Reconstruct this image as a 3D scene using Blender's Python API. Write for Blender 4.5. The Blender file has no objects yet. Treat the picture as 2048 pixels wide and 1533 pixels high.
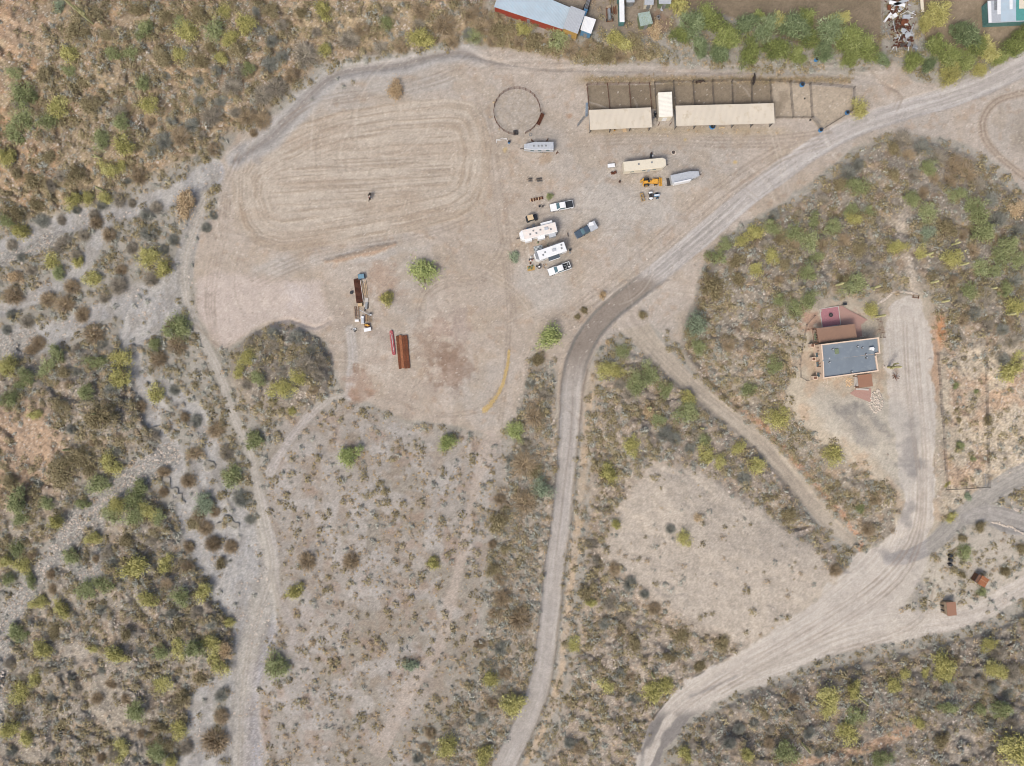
import bpy, math, random
import numpy as np
from mathutils import Vector, Matrix

random.seed(7)
RNG = np.random.default_rng(11)
S = bpy.context.scene
COL = S.collection
R = math.radians

# ------------------------------------------------------------------ camera
CAM_H = 180.0                      # metres above the flat yard
MPP = 0.13                         # metres on the ground (z = 0) per unit of the site plan used below
cam_d = bpy.data.cameras.new("camera")
cam = bpy.data.objects.new("camera", cam_d)
COL.objects.link(cam)
cam.location = (0, 0, CAM_H)
cam.rotation_euler = (0, 0, 0)
cam_d.sensor_width = 36
cam_d.lens = 36 * CAM_H / (2048 * MPP)
cam_d.clip_end = 8000
cam_d.clip_start = 1
S.camera = cam
S.cycles.filter_width = 1.0

# ------------------------------------------------------------------ light
SUN_EL, SUN_AZ = R(52), R(212)     # high, from the south-west, behind thin cloud
w = bpy.data.worlds.new("World")
S.world = w
w.use_nodes = True
nt = w.node_tree
sky = nt.nodes.new("ShaderNodeTexSky")
sky.sky_type = 'NISHITA'
sky.sun_disc = False
sky.sun_elevation = SUN_EL
sky.sun_rotation = SUN_AZ
sky.air_density = 1.0
sky.dust_density = 6.0
sky.ozone_density = 1.0
bg = nt.nodes["Background"]
bg.inputs[1].default_value = 0.15
nt.links.new(sky.outputs[0], bg.inputs[0])
sd = bpy.data.lights.new("sun", 'SUN')
sun = bpy.data.objects.new("sun", sd)
COL.objects.link(sun)
sd.energy = 1.75
sd.angle = R(16)
sd.color = (1.0, 0.95, 0.88)
dirv = Vector((math.sin(SUN_AZ) * math.cos(SUN_EL), math.cos(SUN_AZ) * math.cos(SUN_EL), math.sin(SUN_EL)))
sun.rotation_euler = dirv.to_track_quat('Z', 'Y').to_euler()
S.view_settings.view_transform = 'Standard'
S.view_settings.look = 'None'
S.view_settings.exposure = 0.24
S.view_settings.gamma = 1.0

# ------------------------------------------------------------------ colour helpers
def lin(h, k=1.0):
    h = h.lstrip('#')
    out = []
    for i in (0, 2, 4):
        c = int(h[i:i + 2], 16) / 255
        out.append((c / 12.92 if c <= 0.04045 else ((c + 0.055) / 1.055) ** 2.4) * k)
    return tuple(out)

def mat(name, col, rough=0.7, metal=0.0, var=0.12, scale=2.0, wear=None, wear_amt=0.0, bump=0.0):
    m = bpy.data.materials.new(name)
    m.use_nodes = True
    t = m.node_tree
    b = t.nodes["Principled BSDF"]
    b.inputs['Roughness'].default_value = rough
    b.inputs['Metallic'].default_value = metal
    c = lin(col) if isinstance(col, str) else col
    tc = t.nodes.new('ShaderNodeTexCoord')
    nz = t.nodes.new('ShaderNodeTexNoise')
    nz.inputs['Scale'].default_value = scale
    nz.inputs['Detail'].default_value = 5
    t.links.new(tc.outputs['Object'], nz.inputs['Vector'])
    cr = t.nodes.new('ShaderNodeValToRGB')
    cr.color_ramp.elements[0].position = 0.3
    cr.color_ramp.elements[1].position = 0.7
    cr.color_ramp.elements[0].color = (*[max(0, x * (1 - var)) for x in c], 1)
    cr.color_ramp.elements[1].color = (*[min(1, x * (1 + var)) for x in c], 1)
    t.links.new(nz.outputs['Fac'], cr.inputs['Fac'])
    last = cr.outputs['Color']
    if wear:
        n2 = t.nodes.new('ShaderNodeTexNoise')
        n2.inputs['Scale'].default_value = scale * 2.3
        n2.inputs['Detail'].default_value = 8
        n2.inputs['Roughness'].default_value = 0.65
        t.links.new(tc.outputs['Object'], n2.inputs['Vector'])
        r2 = t.nodes.new('ShaderNodeValToRGB')
        r2.color_ramp.elements[0].position = 0.62 - 0.3 * wear_amt
        r2.color_ramp.elements[1].position = 0.75 - 0.3 * wear_amt
        t.links.new(n2.outputs['Fac'], r2.inputs['Fac'])
        mx = t.nodes.new('ShaderNodeMix')
        mx.data_type = 'RGBA'
        wc = lin(wear) if isinstance(wear, str) else wear
        mx.inputs[7].default_value = (*wc, 1)
        t.links.new(r2.outputs['Color'], mx.inputs[0])
        t.links.new(last, mx.inputs[6])
        last = mx.outputs[2]
    t.links.new(last, b.inputs['Base Color'])
    if bump:
        bp = t.nodes.new('ShaderNodeBump')
        bp.inputs['Strength'].default_value = bump
        bp.inputs['Distance'].default_value = 0.05
        t.links.new(nz.outputs['Fac'], bp.inputs['Height'])
        t.links.new(bp.outputs[0], b.inputs['Normal'])
    return m

K = 0.84
M = dict(
    white=mat('white_paint', lin('dcdfe1', K), 0.45, wear='b9b4aa', wear_amt=0.1, var=0.05),
    offwhite=mat('offwhite_membrane', lin('d6d2cc', K), 0.7, wear='cdbfb8', wear_amt=0.4, var=0.06, scale=0.8),
    cream=mat('cream_metal', lin('cfc8b6', K), 0.55, var=0.05, wear='c3b393', wear_amt=0.2),
    roofcream=mat('cream_roof', lin('ccc3b2', K), 0.5, var=0.06, scale=0.25, wear='b3a894', wear_amt=0.3),
    silver=mat('aluminium_sheet', lin('b9bec3', K), 0.45, 0.25, var=0.08, wear='9fa4a8', wear_amt=0.25),
    bluesteel=mat('pale_blue_roof', lin('afbfca', K), 0.5, 0.1, var=0.07, scale=0.4, wear='9fb4c0', wear_amt=0.3),
    teal=mat('teal_paint', lin('4a7573', K), 0.5, var=0.1, wear='6f9a98', wear_amt=0.3),
    blue=mat('blue_paint', lin('4f7fa2', K), 0.45, var=0.1),
    barrel=mat('blue_plastic', lin('3f7db0', K), 0.4, var=0.1),
    dkblue=mat('dark_blue_paint', lin('41505f', K), 0.3, var=0.08),
    awn=mat('dark_awning_cloth', lin('3c464f'), 0.85, var=0.05),
    glass=mat('dark_glass', lin('4b6670', K), 0.12, var=0.1),
    black=mat('black_rubber', lin('25272a'), 0.8, var=0.2),
    blackp=mat('black_plastic', lin('22262b'), 0.5, var=0.15),
    grey=mat('grey_metal', lin('8b8f92', K), 0.5, 0.3, var=0.12, wear='6e6a66', wear_amt=0.3),
    dkgrey=mat('dark_steel', lin('4c4a48', K), 0.6, 0.3, var=0.2, wear='6b4a38', wear_amt=0.3),
    rust=mat('rusty_steel', lin('6c4028', 0.9), 0.85, 0.1, var=0.25, scale=1.5, wear='5c2d16', wear_amt=0.4),
    dkrust=mat('dark_rust', lin('4a2c20', 0.9), 0.85, 0.1, var=0.3, wear='6a3c26', wear_amt=0.4),
    orust=mat('orange_rust_sheet', lin('94603f', 0.9), 0.8, var=0.15, wear='74432c', wear_amt=0.45),
    redroof=mat('brown_metal_roof', lin('8c6853', 0.85), 0.6, var=0.04, scale=0.5),
    brownroof=mat('tan_brown_roof', lin('866a58', 0.85), 0.6, var=0.04, scale=0.5),
    red=mat('red_paint', lin('95454a', 0.9), 0.55, var=0.15, wear='c9857f', wear_amt=0.2),
    redwall=mat('red_wall', lin('8c3a2c', 0.9), 0.6, var=0.15, wear='7e3422', wear_amt=0.3),
    yellow=mat('yellow_machine_paint', lin('c8963a', 0.9), 0.45, var=0.12, wear='8a5a25', wear_amt=0.2),
    ochre=mat('ochre_paint', lin('a88a50', 0.85), 0.6, var=0.15, wear='7a5a30', wear_amt=0.3),
    stucco=mat('peach_stucco', lin('d2bda9', K), 0.9, var=0.06, bump=0.3, scale=4),
    slate=mat('slate_roll_roof', lin('707b85', K), 0.75, var=0.07, scale=0.35, wear='727b82', wear_amt=0.3),
    wood=mat('weathered_wood', lin('998a76', K), 0.85, var=0.2, wear='7c6a58', wear_amt=0.4),
    newwood=mat('new_lumber', lin('bda484', K), 0.75, var=0.15),
    dkwood=mat('dark_wood', lin('6b4c3a', K), 0.85, var=0.2),
    concrete=mat('concrete', lin('b4b0aa', K), 0.9, var=0.1, wear='98938c', wear_amt=0.3),
    pavered=mat('red_paver', lin('a07c72', K), 0.9, var=0.12, scale=6, wear='968a7e', wear_amt=0.4),
    pavepink=mat('pink_patio', lin('96666e', K), 0.85, var=0.1, scale=5, wear='b48a86', wear_amt=0.35),
    stone=mat('pale_stone', lin('b8aea2', K), 0.95, var=0.2, scale=3, wear='9c9082', wear_amt=0.4),
    tanfab=mat('tan_fabric', lin('c2ae8e', K), 0.8, var=0.06),
    green=mat('dull_green_paint', lin('6d7a5e', K), 0.7, var=0.15),
    horse=mat('bay_coat', lin('33241a'), 0.6, var=0.15),
    horsedk=mat('dark_coat', lin('2a211b'), 0.6, var=0.15),
    shirt=mat('white_shirt', lin('dddcd6', K), 0.8, var=0.05),
    jeans=mat('denim', lin('4a5a72'), 0.85, var=0.1),
    skin=mat('skin', lin('b98a6c'), 0.6, var=0.05),
    hat=mat('straw_hat', lin('4b4436'), 0.8, var=0.1),
    saguaro=mat('saguaro_skin', lin('b0ad80', K), 0.8, var=0.15, scale=1.0, wear='c2b98a', wear_amt=0.25),
    bark=mat('branch_bark', lin('6d5d4d', 0.8), 0.9, var=0.2),
    palebark=mat('pale_bark', lin('9c9488', 0.9), 0.9, var=0.2),
)

# ------------------------------------------------------------------ numpy noise
def _hash(ix, iy, seed):
    h = (ix * 374761393 + iy * 668265263 + seed * 1442695041) & 0xFFFFFFFF
    h = ((h ^ (h >> 13)) * 1274126177) & 0xFFFFFFFF
    return ((h ^ (h >> 16)) & 0xFFFF) / 65535.0

def vnoise(x, y, seed=0):
    x0 = np.floor(x).astype(np.int64)
    y0 = np.floor(y).astype(np.int64)
    fx = x - x0
    fy = y - y0
    fx = fx * fx * (3 - 2 * fx)
    fy = fy * fy * (3 - 2 * fy)
    a = _hash(x0, y0, seed)
    b = _hash(x0 + 1, y0, seed)
    c = _hash(x0, y0 + 1, seed)
    d = _hash(x0 + 1, y0 + 1, seed)
    return (a * (1 - fx) + b * fx) * (1 - fy) + (c * (1 - fx) + d * fx) * fy

def fbm(x, y, scale, octv=4, seed=0, gain=0.5):
    s = 0.0
    amp = 1.0
    tot = 0.0
    for o in range(octv):
        s = s + amp * vnoise(x / scale + o * 17.3, y / scale - o * 9.1, seed + o)
        tot += amp
        amp *= gain
        scale = scale / 2.03
    return s / tot

def sstep(e0, e1, x):
    t = np.clip((x - e0) / (e1 - e0), 0, 1)
    return t * t * (3 - 2 * t)

# ------------------------------------------------------------------ site plan grid (u right, v down, MPP metres per unit)
def outer(a, b, n):
    t = (np.linspace(0, 1, n + 1)[1:]) ** 2.6
    return a + (b - a) * t
ud = np.arange(-40, 2090, 2.0)
vd = np.arange(-40, 1575, 2.0)
U1 = np.concatenate([outer(-40, -22000, 34)[::-1], ud, outer(2088, 24000, 34)])
V1 = np.concatenate([outer(-40, -22000, 34)[::-1], vd, outer(1574, 24000, 34)])
UU, VV = np.meshgrid(U1, V1)
NV, NU = UU.shape

def _sd(u, v, P):
    P = np.array(P, float)
    d = np.full(u.shape, 1e9)
    inside = np.zeros(u.shape, bool)
    n = len(P)
    for i in range(n):
        a = P[i]
        b = P[(i + 1) % n]
        e = b - a
        pu = u - a[0]
        pv = v - a[1]
        t = np.clip((pu * e[0] + pv * e[1]) / (e @ e), 0, 1)
        d = np.minimum(d, (pu - e[0] * t) ** 2 + (pv - e[1] * t) ** 2)
        c = ((a[1] > v) != (b[1] > v))
        den = (b[1] - a[1]) if b[1] != a[1] else 1e-9
        c &= (u < (b[0] - a[0]) * (v - a[1]) / den + a[0])
        inside ^= c
    d = np.sqrt(d)
    return np.where(inside, d, -d)

_cu = np.unique(np.concatenate([U1[:34], U1[34:-34:3], U1[-35:]]))
_cv = np.unique(np.concatenate([V1[:34], V1[34:-34:3], V1[-35:]]))
_CU, _CV = np.meshgrid(_cu, _cv)

def sd_poly(P):
    """signed distance (plan units, + inside) on the whole grid"""
    c = _sd(_CU, _CV, P)
    a = np.empty((len(_cv), NU))
    ix = np.clip(np.searchsorted(_cu, U1) - 1, 0, len(_cu) - 2)
    f = (U1 - _cu[ix]) / (_cu[ix + 1] - _cu[ix])
    a = c[:, ix] * (1 - f) + c[:, ix + 1] * f
    iy = np.clip(np.searchsorted(_cv, V1) - 1, 0, len(_cv) - 2)
    g = ((V1 - _cv[iy]) / (_cv[iy + 1] - _cv[iy]))[:, None]
    return a[iy] * (1 - g) + a[iy + 1] * g

def smooth_line(L, k=3):
    """Catmull-Rom through (u, v, width) points"""
    P = [tuple(p) if len(p) == 3 else (*p, 20) for p in L]
    P = np.array(P, float)
    out = []
    n = len(P)
    for i in range(n - 1):
        p0 = P[max(i - 1, 0)]; p1 = P[i]; p2 = P[i + 1]; p3 = P[min(i + 2, n - 1)]
        for j in range(k):
            t = j / k
            out.append(0.5 * ((2 * p1) + (-p0 + p2) * t + (2 * p0 - 5 * p1 + 4 * p2 - p3) * t * t + (-p0 + 3 * p1 - 3 * p2 + p3) * t ** 3))
    out.append(P[-1])
    return np.array(out)

def band(L, margin=40, k=3):
    """(inside distance, signed offset from centre, distance along) of a ribbon on the grid"""
    P = smooth_line(L, k)
    D = np.full((NV, NU), -1e3)
    O = np.zeros((NV, NU))
    T = np.zeros((NV, NU))
    best = np.full((NV, NU), 1e9)
    s = 0.0
    for a, b in zip(P[:-1], P[1:]):
        m = margin + max(a[2], b[2]) / 2
        i0, i1 = np.searchsorted(U1, [min(a[0], b[0]) - m, max(a[0], b[0]) + m])
        j0, j1 = np.searchsorted(V1, [min(a[1], b[1]) - m, max(a[1], b[1]) + m])
        e = b[:2] - a[:2]
        l = math.hypot(*e)
        if l == 0:
            continue
        sl = (slice(j0, j1), slice(i0, i1))
        pu = UU[sl] - a[0]
        pv = VV[sl] - a[1]
        t = np.clip((pu * e[0] + pv * e[1]) / (l * l), 0, 1)
        du = pu - e[0] * t
        dv = pv - e[1] * t
        dd = np.sqrt(du * du + dv * dv)
        ins = (a[2] + (b[2] - a[2]) * t) / 2 - dd
        up = dd < best[sl]
        best[sl] = np.where(up, dd, best[sl])
        D[sl] = np.where(up, ins, D[sl])
        sg = np.sign(e[0] * pv - e[1] * pu)
        O[sl] = np.where(up, dd * sg, O[sl])
        T[sl] = np.where(up, s + t * l, T[sl])
        s += l
    return D, O, T

ROAD = [(2070, 118, 44), (1980, 163, 44), (1900, 194, 42), (1820, 217, 40), (1740, 243, 40), (1680, 268, 40), (1620, 303, 40), (1560, 345, 42),
        (1500, 388, 42), (1440, 440, 42), (1380, 492, 42), (1320, 542, 42), (1270, 582, 42), (1225, 618, 42), (1185, 660, 42), (1158, 710, 42),
        (1144, 765, 38), (1139, 830, 34), (1134, 900, 33), (1129, 960, 33), (1124, 1020, 33), (1116, 1080, 34), (1106, 1150, 33), (1100, 1220, 34),
        (1090, 1299, 34), (1078, 1370, 36), (1058, 1430, 38), (1036, 1475, 40), (1014, 1520, 42), (995, 1560, 42), (940, 1680, 42)]
DRIVE = [(1285, 1580, 46), (1302, 1510, 48), (1325, 1460, 56), (1370, 1410, 64), (1430, 1370, 70), (1500, 1335, 80), (1570, 1300, 90), (1640, 1260, 100),
         (1700, 1215, 120), (1760, 1165, 135), (1805, 1110, 100), (1828, 1050, 62), (1835, 980, 60), (1832, 910, 78), (1826, 830, 90), (1818, 750, 92), (1814, 680, 96), (1812, 625, 70)]
DRIVE_E = [(1500, 1350, 30), (1600, 1315, 36), (1700, 1275, 50), (1790, 1255, 60), (1860, 1245, 52), (1920, 1236, 42), (1980, 1215, 38), (2050, 1172, 38), (2300, 1060, 38)]
DRIVE_S = [(1870, 1100, 60), (1850, 1150, 70), (1830, 1210, 80), (1800, 1260, 60)]
DARKLANE = [(1775, 1120, 20), (1820, 1112, 28), (1865, 1088, 32), (1905, 1052, 34), (1950, 1010, 38), (2000, 975, 42), (2060, 945, 46), (2250, 860, 46)]
DARKLOOP = [(1935, 1035, 30), (1980, 1030, 44), (2030, 1045, 50), (2100, 1060, 50)]
TURN = [(1690, 800), (1760, 790), (1840, 830), (1850, 930), (1810, 990), (1760, 930), (1700, 890), (1650, 860), (1620, 800), (1640, 770)]
DIAG = [(1262, 640, 60), (1300, 690, 44), (1350, 742, 36), (1400, 788, 32), (1460, 836, 30), (1520, 886, 30), (1565, 935, 30), (1610, 990, 34), (1660, 1045, 30), (1700, 1085, 16)]
ARENA = [(466, 345), (492, 302), (540, 276), (600, 248), (680, 222), (780, 205), (900, 197), (945, 203), (970, 235), (985, 290), (980, 360), (962, 412), (915, 442), (820, 466), (700, 487), (620, 500), (560, 506), (510, 492), (480, 458), (464, 400)]
YARD = [(440, 320), (480, 268), (545, 235), (600, 190), (650, 150), (740, 122), (860, 108), (930, 92), (1010, 96), (1120, 118), (1180, 136), (1300, 128), (1420, 142), (1560, 150),
        (1700, 150), (1790, 128), (1830, 165), (1930, 165), (2060, 130), (2300, 60), (2300, 500), (2048, 380), (2000, 330), (1930, 290), (1850, 268), (1780, 262), (1700, 300), (1640, 345), (1580, 395),
        (1500, 440), (1430, 490), (1400, 545), (1380, 620), (1360, 690), (1300, 650), (1240, 660), (1190, 700), (1170, 770), (1165, 860), (1120, 870), (1110, 740),
        (1060, 700), (1048, 770), (1030, 840), (985, 870), (900, 850), (820, 842), (740, 810), (690, 800), (670, 740), (655, 690), (600, 650), (540, 640), (500, 665), (455, 700),
        (425, 690), (392, 610), (385, 540), (395, 470), (432, 430), (440, 380)]
PADDOCK = [(1173, 170), (1300, 170), (1345, 166), (1540, 163), (1618, 172), (1706, 177), (1703, 226), (1642, 262), (1620, 238), (1550, 238), (1550, 215), (1177, 222)]
FIELD_N = [(1330, -400), (1760, -400), (1765, 110), (1600, 90), (1420, 20), (1340, 10)]
FIELD_NE = [(1845, -400), (2400, -400), (2300, 30), (2060, 90), (1960, 110), (1848, 95)]
LOT_N = [(1000, -400), (1345, -400), (1350, 60), (1290, 72), (1150, 60), (1000, 0)]
PAD = [(1300, 920), (1360, 930), (1430, 960), (1520, 1020), (1600, 1080), (1660, 1140), (1700, 1160), (1600, 1230), (1500, 1290), (1400, 1250), (1250, 1160), (1215, 1100), (1240, 1020)]
CUT = [(395, 640), (390, 560), (430, 540), (560, 560), (640, 560), (665, 640), (640, 670), (520, 665), (440, 700)]
MEADOW = [(540, 860), (600, 822), (700, 805), (820, 850), (900, 862), (1010, 880), (1010, 960), (985, 1060), (965, 1200), (960, 1320), (900, 1400), (830, 1480), (800, 1700), (470, 1700),
          (500, 1350), (560, 1230), (555, 1120), (528, 1000)]
MOUND = [(470, 700), (500, 668), (545, 650), (600, 655), (640, 680), (665, 730), (655, 790), (600, 830), (520, 840), (480, 800), (455, 750)]
HILL_TL = [(-9000, -9000), (980, -9000), (975, 60), (930, 88), (860, 100), (740, 115), (640, 130), (590, 175), (520, 225), (470, 262), (410, 300), (330, 345), (240, 388), (100, 435), (-60, 480), (-9000, 900)]
HILL_L = [(-9000, 740), (0, 712), (120, 700), (240, 690), (262, 730), (290, 800), (305, 880), (230, 935), (160, 985), (100, 1080), (0, 1180), (-9000, 1400)]
HILL_BL = [(-9000, 1500), (0, 1260), (60, 1200), (130, 1100), (210, 1010), (290, 955), (330, 1020), (380, 1110), (410, 1190), (465, 1235), (470, 1310), (400, 1380), (370, 1450), (350, 1700), (0, 9000), (-9000, 9000)]
HILL_R = [(1400, 560), (1440, 500), (1520, 450), (1600, 400), (1680, 350), (1760, 285), (1860, 285), (1940, 310), (2040, 400), (9000, 900), (9000, 1100), (2100, 920), (1990, 960), (1880, 1040),
          (1740, 1100), (1680, 1050), (1600, 960), (1540, 885), (1470, 825), (1400, 765), (1360, 700), (1375, 640)]
HILL_C = [(1195, 740), (1250, 700), (1300, 720), (1380, 790), (1470, 860), (1550, 940), (1640, 1060), (1700, 1150), (1500, 1300), (1400, 1370), (1330, 1430), (1290, 1500), (1270, 1700), (1040, 1700),
          (1110, 1480), (1150, 1300), (1170, 1150), (1175, 1000), (1180, 860)]
HILL_BR = [(1400, 1440), (1500, 1385), (1620, 1345), (1760, 1320), (1880, 1290), (1990, 1260), (2060, 1215), (9000, 200), (9000, 9000), (1340, 9000), (1340, 1540)]
STRIP_M = [(1050, 720), (1100, 740), (1115, 850), (1112, 960), (1105, 1060), (1085, 1160), (1070, 1290), (1050, 1400), (1010, 1470), (970, 1560), (820, 1560), (900, 1430), (970, 1340), (975, 1200), (990, 1080), (1010, 960), (1030, 860)]
STRIP_N = [(975, 20), (1030, 55), (1150, 90), (1300, 90), (1320, 118), (1200, 128), (1060, 112), (960, 92)]
HOUSEPAD = [(1606, 650), (1630, 618), (1690, 604), (1755, 612), (1790, 590), (1842, 590), (1872, 640), (1872, 720), (1880, 830), (1890, 960), (1878, 1050), (1840, 1100), (1790, 1060), (1790, 985), (1740, 955), (1700, 925), (1650, 890), (1600, 850), (1572, 800), (1580, 760), (1600, 740)]
GARDEN = [(1856, 640), (1900, 700), (2080, 690), (2300, 700), (2200, 880), (2050, 940), (1960, 980), (1890, 1040), (1862, 980), (1862, 800)]
ISLE = [(1890, 1080), (1950, 1042), (2060, 1062), (2200, 1100), (2060, 1165), (1960, 1212), (1880, 1232), (1862, 1180)]
WL = 14
WASHES = [
    [(-300, 620, 60), (-40, 520, 34), (0, 500, 32), (80, 462, 30), (170, 438, 28), (250, 420, 28), (330, 398, 30), (385, 368, 34), (425, 345, 40)],
    [(0, 625, 16), (70, 592, 18), (130, 562, 20), (170, 522, 18), (200, 475, 16), (215, 440, 12)],
    [(405, 400, 20), (385, 460, 22), (368, 520, 30), (350, 570, 50), (320, 605, 70), (285, 640, 70), (262, 680, 40), (268, 730, 28), (292, 790, 36), (322, 850, 40), (342, 920, 38), (368, 985, 34),
     (398, 1050, 60), (440, 1110, 84), (480, 1170, 100), (505, 1235, 84), (505, 1300, 56), (490, 1370, 46), (482, 1440, 56), (478, 1533, 84), (470, 1650, 84)],
    [(-300, 760, 60), (-40, 705, 60), (0, 690, 50), (60, 680, 56), (120, 662, 40), (180, 635, 24), (240, 605, 40), (300, 592, 40)],
    [(505, 1320, 20), (450, 1362, 22), (405, 1400, 36), (400, 1470, 44), (392, 1533, 60), (380, 1650, 60)],
    [(385, 900, 20), (418, 980, 26), (455, 1060, 40)],
    [(330, 770, 20), (385, 820, 24), (420, 880, 26), (440, 940, 24), (478, 1010, 24), (500, 1080, 34), (510, 1140, 40)],
]
ROCKWASH = [[(330, 915, 56), (262, 960, 46), (200, 1000, 44), (150, 1052, 46), (112, 1110, 40), (64, 1168, 38), (22, 1240, 46), (-4, 1330, 40), (-30, 1480, 60)],
            [(-60, 700, 70), (0, 695, 60), (60, 690, 50)], [(100, 480, 30), (60, 505, 26), (0, 520, 30)], [(150, 1130, 30), (190, 1170, 20), (200, 1000, 20)]]
TRACKS = [
    [(412, 395, 12), (385, 470, 11), (368, 545, 11), (380, 620, 12), (410, 690, 14), (440, 750, 13), (462, 820, 12), (492, 890, 13), (512, 960, 15), (530, 1050, 22), (545, 1130, 26), (528, 1200, 30), (500, 1290, 30), (485, 1400, 24), (480, 1533, 26)],
    [(540, 945, 18), (568, 895, 13), (610, 842, 13), (655, 800, 12), (700, 790, 12)],
    [(575, 1300, 14), (590, 1260, 14), (560, 1210, 18), (545, 1150, 20)],
    [(700, 660, 14), (706, 720, 16), (700, 790, 20)],
]
PATHS = [[(985, 870, 40), (955, 960, 18), (935, 1040, 16), (922, 1120, 18), (900, 1200, 22), (880, 1290, 26), (820, 1380, 26), (760, 1500, 34)],
         [(1800, 300, 26), (1860, 330, 16), (1800, 450, 20), (1815, 520, 18), (1830, 580, 20)],
         [(1590, 1530, 14), (1720, 1500, 22), (1780, 1478, 24), (1830, 1455, 14)]]
DITCH = [(470, 320, 12), (545, 272, 22), (600, 212, 22), (650, 163, 20), (700, 142, 20), (800, 130, 18), (870, 112, 14), (930, 106, 18), (975, 122, 8), (1080, 140, 8), (1200, 144, 6), (1400, 147, 6), (1570, 146, 6), (1700, 158, 5), (1760, 170, 3), (1800, 182, 0.5)]

sdY, sdA, sdP = sd_poly(YARD), sd_poly(ARENA), sd_poly(PADDOCK)
sdTL, sdL, sdBL, sdR, sdC, sdBR = (sd_poly(p) for p in (HILL_TL, HILL_L, HILL_BL, HILL_R, HILL_C, HILL_BR))
sdHP = sd_poly(HOUSEPAD)
sdM, sdMd, sdPad, sdCut = sd_poly(MOUND), sd_poly(MEADOW), sd_poly(PAD), sd_poly(CUT)
sdFN, sdFE, sdLN, sdTurn, sdGar, sdIsl, sdSM, sdSN = (sd_poly(p) for p in (FIELD_N, FIELD_NE, LOT_N, TURN, GARDEN, ISLE, STRIP_M, STRIP_N))
edge = (fbm(UU, VV, 30, 4, 5) - 0.5) * 18 + (fbm(UU, VV, 7, 2, 6) - 0.5) * 6
dRoad, oRoad, tRoad = band(ROAD)
dDr, oDr, tDr = band(DRIVE)
dDE, oDE, tDE = band(DRIVE_E)
dDS, _, _ = band(DRIVE_S)
dDL, oDL, tDL = band(DARKLANE)
dLoop, _, _ = band(DARKLOOP)
dDg, oDg, tDg = band(DIAG)
dDi, oDi, tDi = band(DITCH, 20)
dWash = np.full((NV, NU), -1e3)
for L in WASHES:
    dWash = np.maximum(dWash, band([(p[0], p[1], p[2] * 1.12 + 3) for p in L])[0])
dRock = np.full((NV, NU), -1e3)
for L in ROCKWASH:
    dRock = np.maximum(dRock, band(L)[0])
dTr = np.full((NV, NU), -1e3)
oTr = np.zeros((NV, NU))
for L in TRACKS:
    a, b, c = band(L, 20)
    oTr = np.where(a > dTr, b, oTr)
    dTr = np.maximum(dTr, a)
dPa = np.full((NV, NU), -1e3)
for L in PATHS:
    dPa = np.maximum(dPa, band(L, 20)[0])

# ------------------------------------------------------------------ terrain height
def rise(sd_, hmax, slope):
    return hmax * (1 - np.exp(-np.maximum(sd_, 0) * slope / hmax))
Z = np.zeros((NV, NU))
Z += rise(sdTL, 14, 0.034)
_wf = 1 - sstep(-38, 4, dWash)
Z += rise(sdL, 5, 0.03) * _wf
Z += rise(sdBL, 7, 0.03) * _wf
zR = rise(sdR, 8, 0.036)
dplat = sstep(-60, 20, sd_poly([(1612, 600), (1860, 590), (1870, 760), (1860, 880), (1700, 880), (1610, 790)]))
Z += zR * (1 - dplat) + 6.0 * dplat
Z += rise(sdC, 4, 0.022)
Z += rise(sdBR, 8, 0.03)
Z += rise(sdM, 3, 0.06)
Z += rise(sdIsl, 0.6, 0.04)
bare = np.maximum.reduce([sstep(-3, 3, dRoad), sstep(-3, 3, dDr), sstep(-3, 3, dDE), sstep(-3, 3, dDL), sstep(-3, 3, dDg), sstep(-3, 3, dLoop)])
hillm = np.clip((sstep(0, 20, sdTL) + sstep(0, 20, sdL) + sstep(0, 20, sdBL) + sstep(0, 20, sdR) * (1 - dplat) + sstep(0, 20, sdC) + sstep(0, 20, sdBR) + sstep(0, 20, sdM)), 0, 1) * (1 - bare)
hillm = hillm * (1 - 0.9 * sstep(-8, 4, dWash + edge * 0.5)) * (1 - 0.7 * sstep(-5, 5, sdHP))
hillm = hillm * (1 - 0.75 * sstep(-20, 10, sdPad))
gul = 1 - np.abs(2 * fbm(UU + 30 * fbm(UU, VV, 60, 2, 18), VV + 30 * fbm(UU, VV, 60, 2, 19), 85, 4, 20) - 1)      # branching gullies
Z += hillm * ((fbm(UU, VV, 70, 4, 21) - 0.5) * 2.4 - sstep(0.75, 1.0, gul) * 0.8 + (fbm(UU, VV, 9, 3, 22) - 0.5) * 0.4)
for s_ in (sdC, sdR, sdBR, sdM, sdBL, sdL):
    Z += sstep(-4, 12, s_ + edge * 0.6) * 0.55 * (1 - dplat) * (1 - sstep(-16, 0, dWash + edge * 0.5))
Z += (fbm(UU, VV, 90, 3, 23) - 0.5) * 0.7 + (fbm(UU, VV, 6, 3, 24) - 0.5) * 0.10
dWash = dWash - 34 * sstep(0.62, 0.70, fbm(UU, VV, 30, 3, 28)) * sstep(640, 700, VV) * sstep(1080, 1040, VV)
washm = sstep(-3, 4, dWash + edge * 0.5)
braid = fbm(UU * 0.9 + VV * 0.3, VV * 0.35 - UU * 0.25, 14, 3, 27)
Z -= sstep(-9, 8, dWash + edge * 0.5) * (0.4 + 0.4 * (braid - 0.5))
Z -= 0.45 * sstep(-6, 6, dDi + edge * 0.2) * (1 - 0.75 * sstep(950, 1050, UU))
Z -= 0.25 * sstep(-4, 6, dRoad)
Z += 0.28 * np.exp(-((-dRoad - 4) / 3.0) ** 2) * (VV > 560)      # low berm left by the grader
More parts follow.
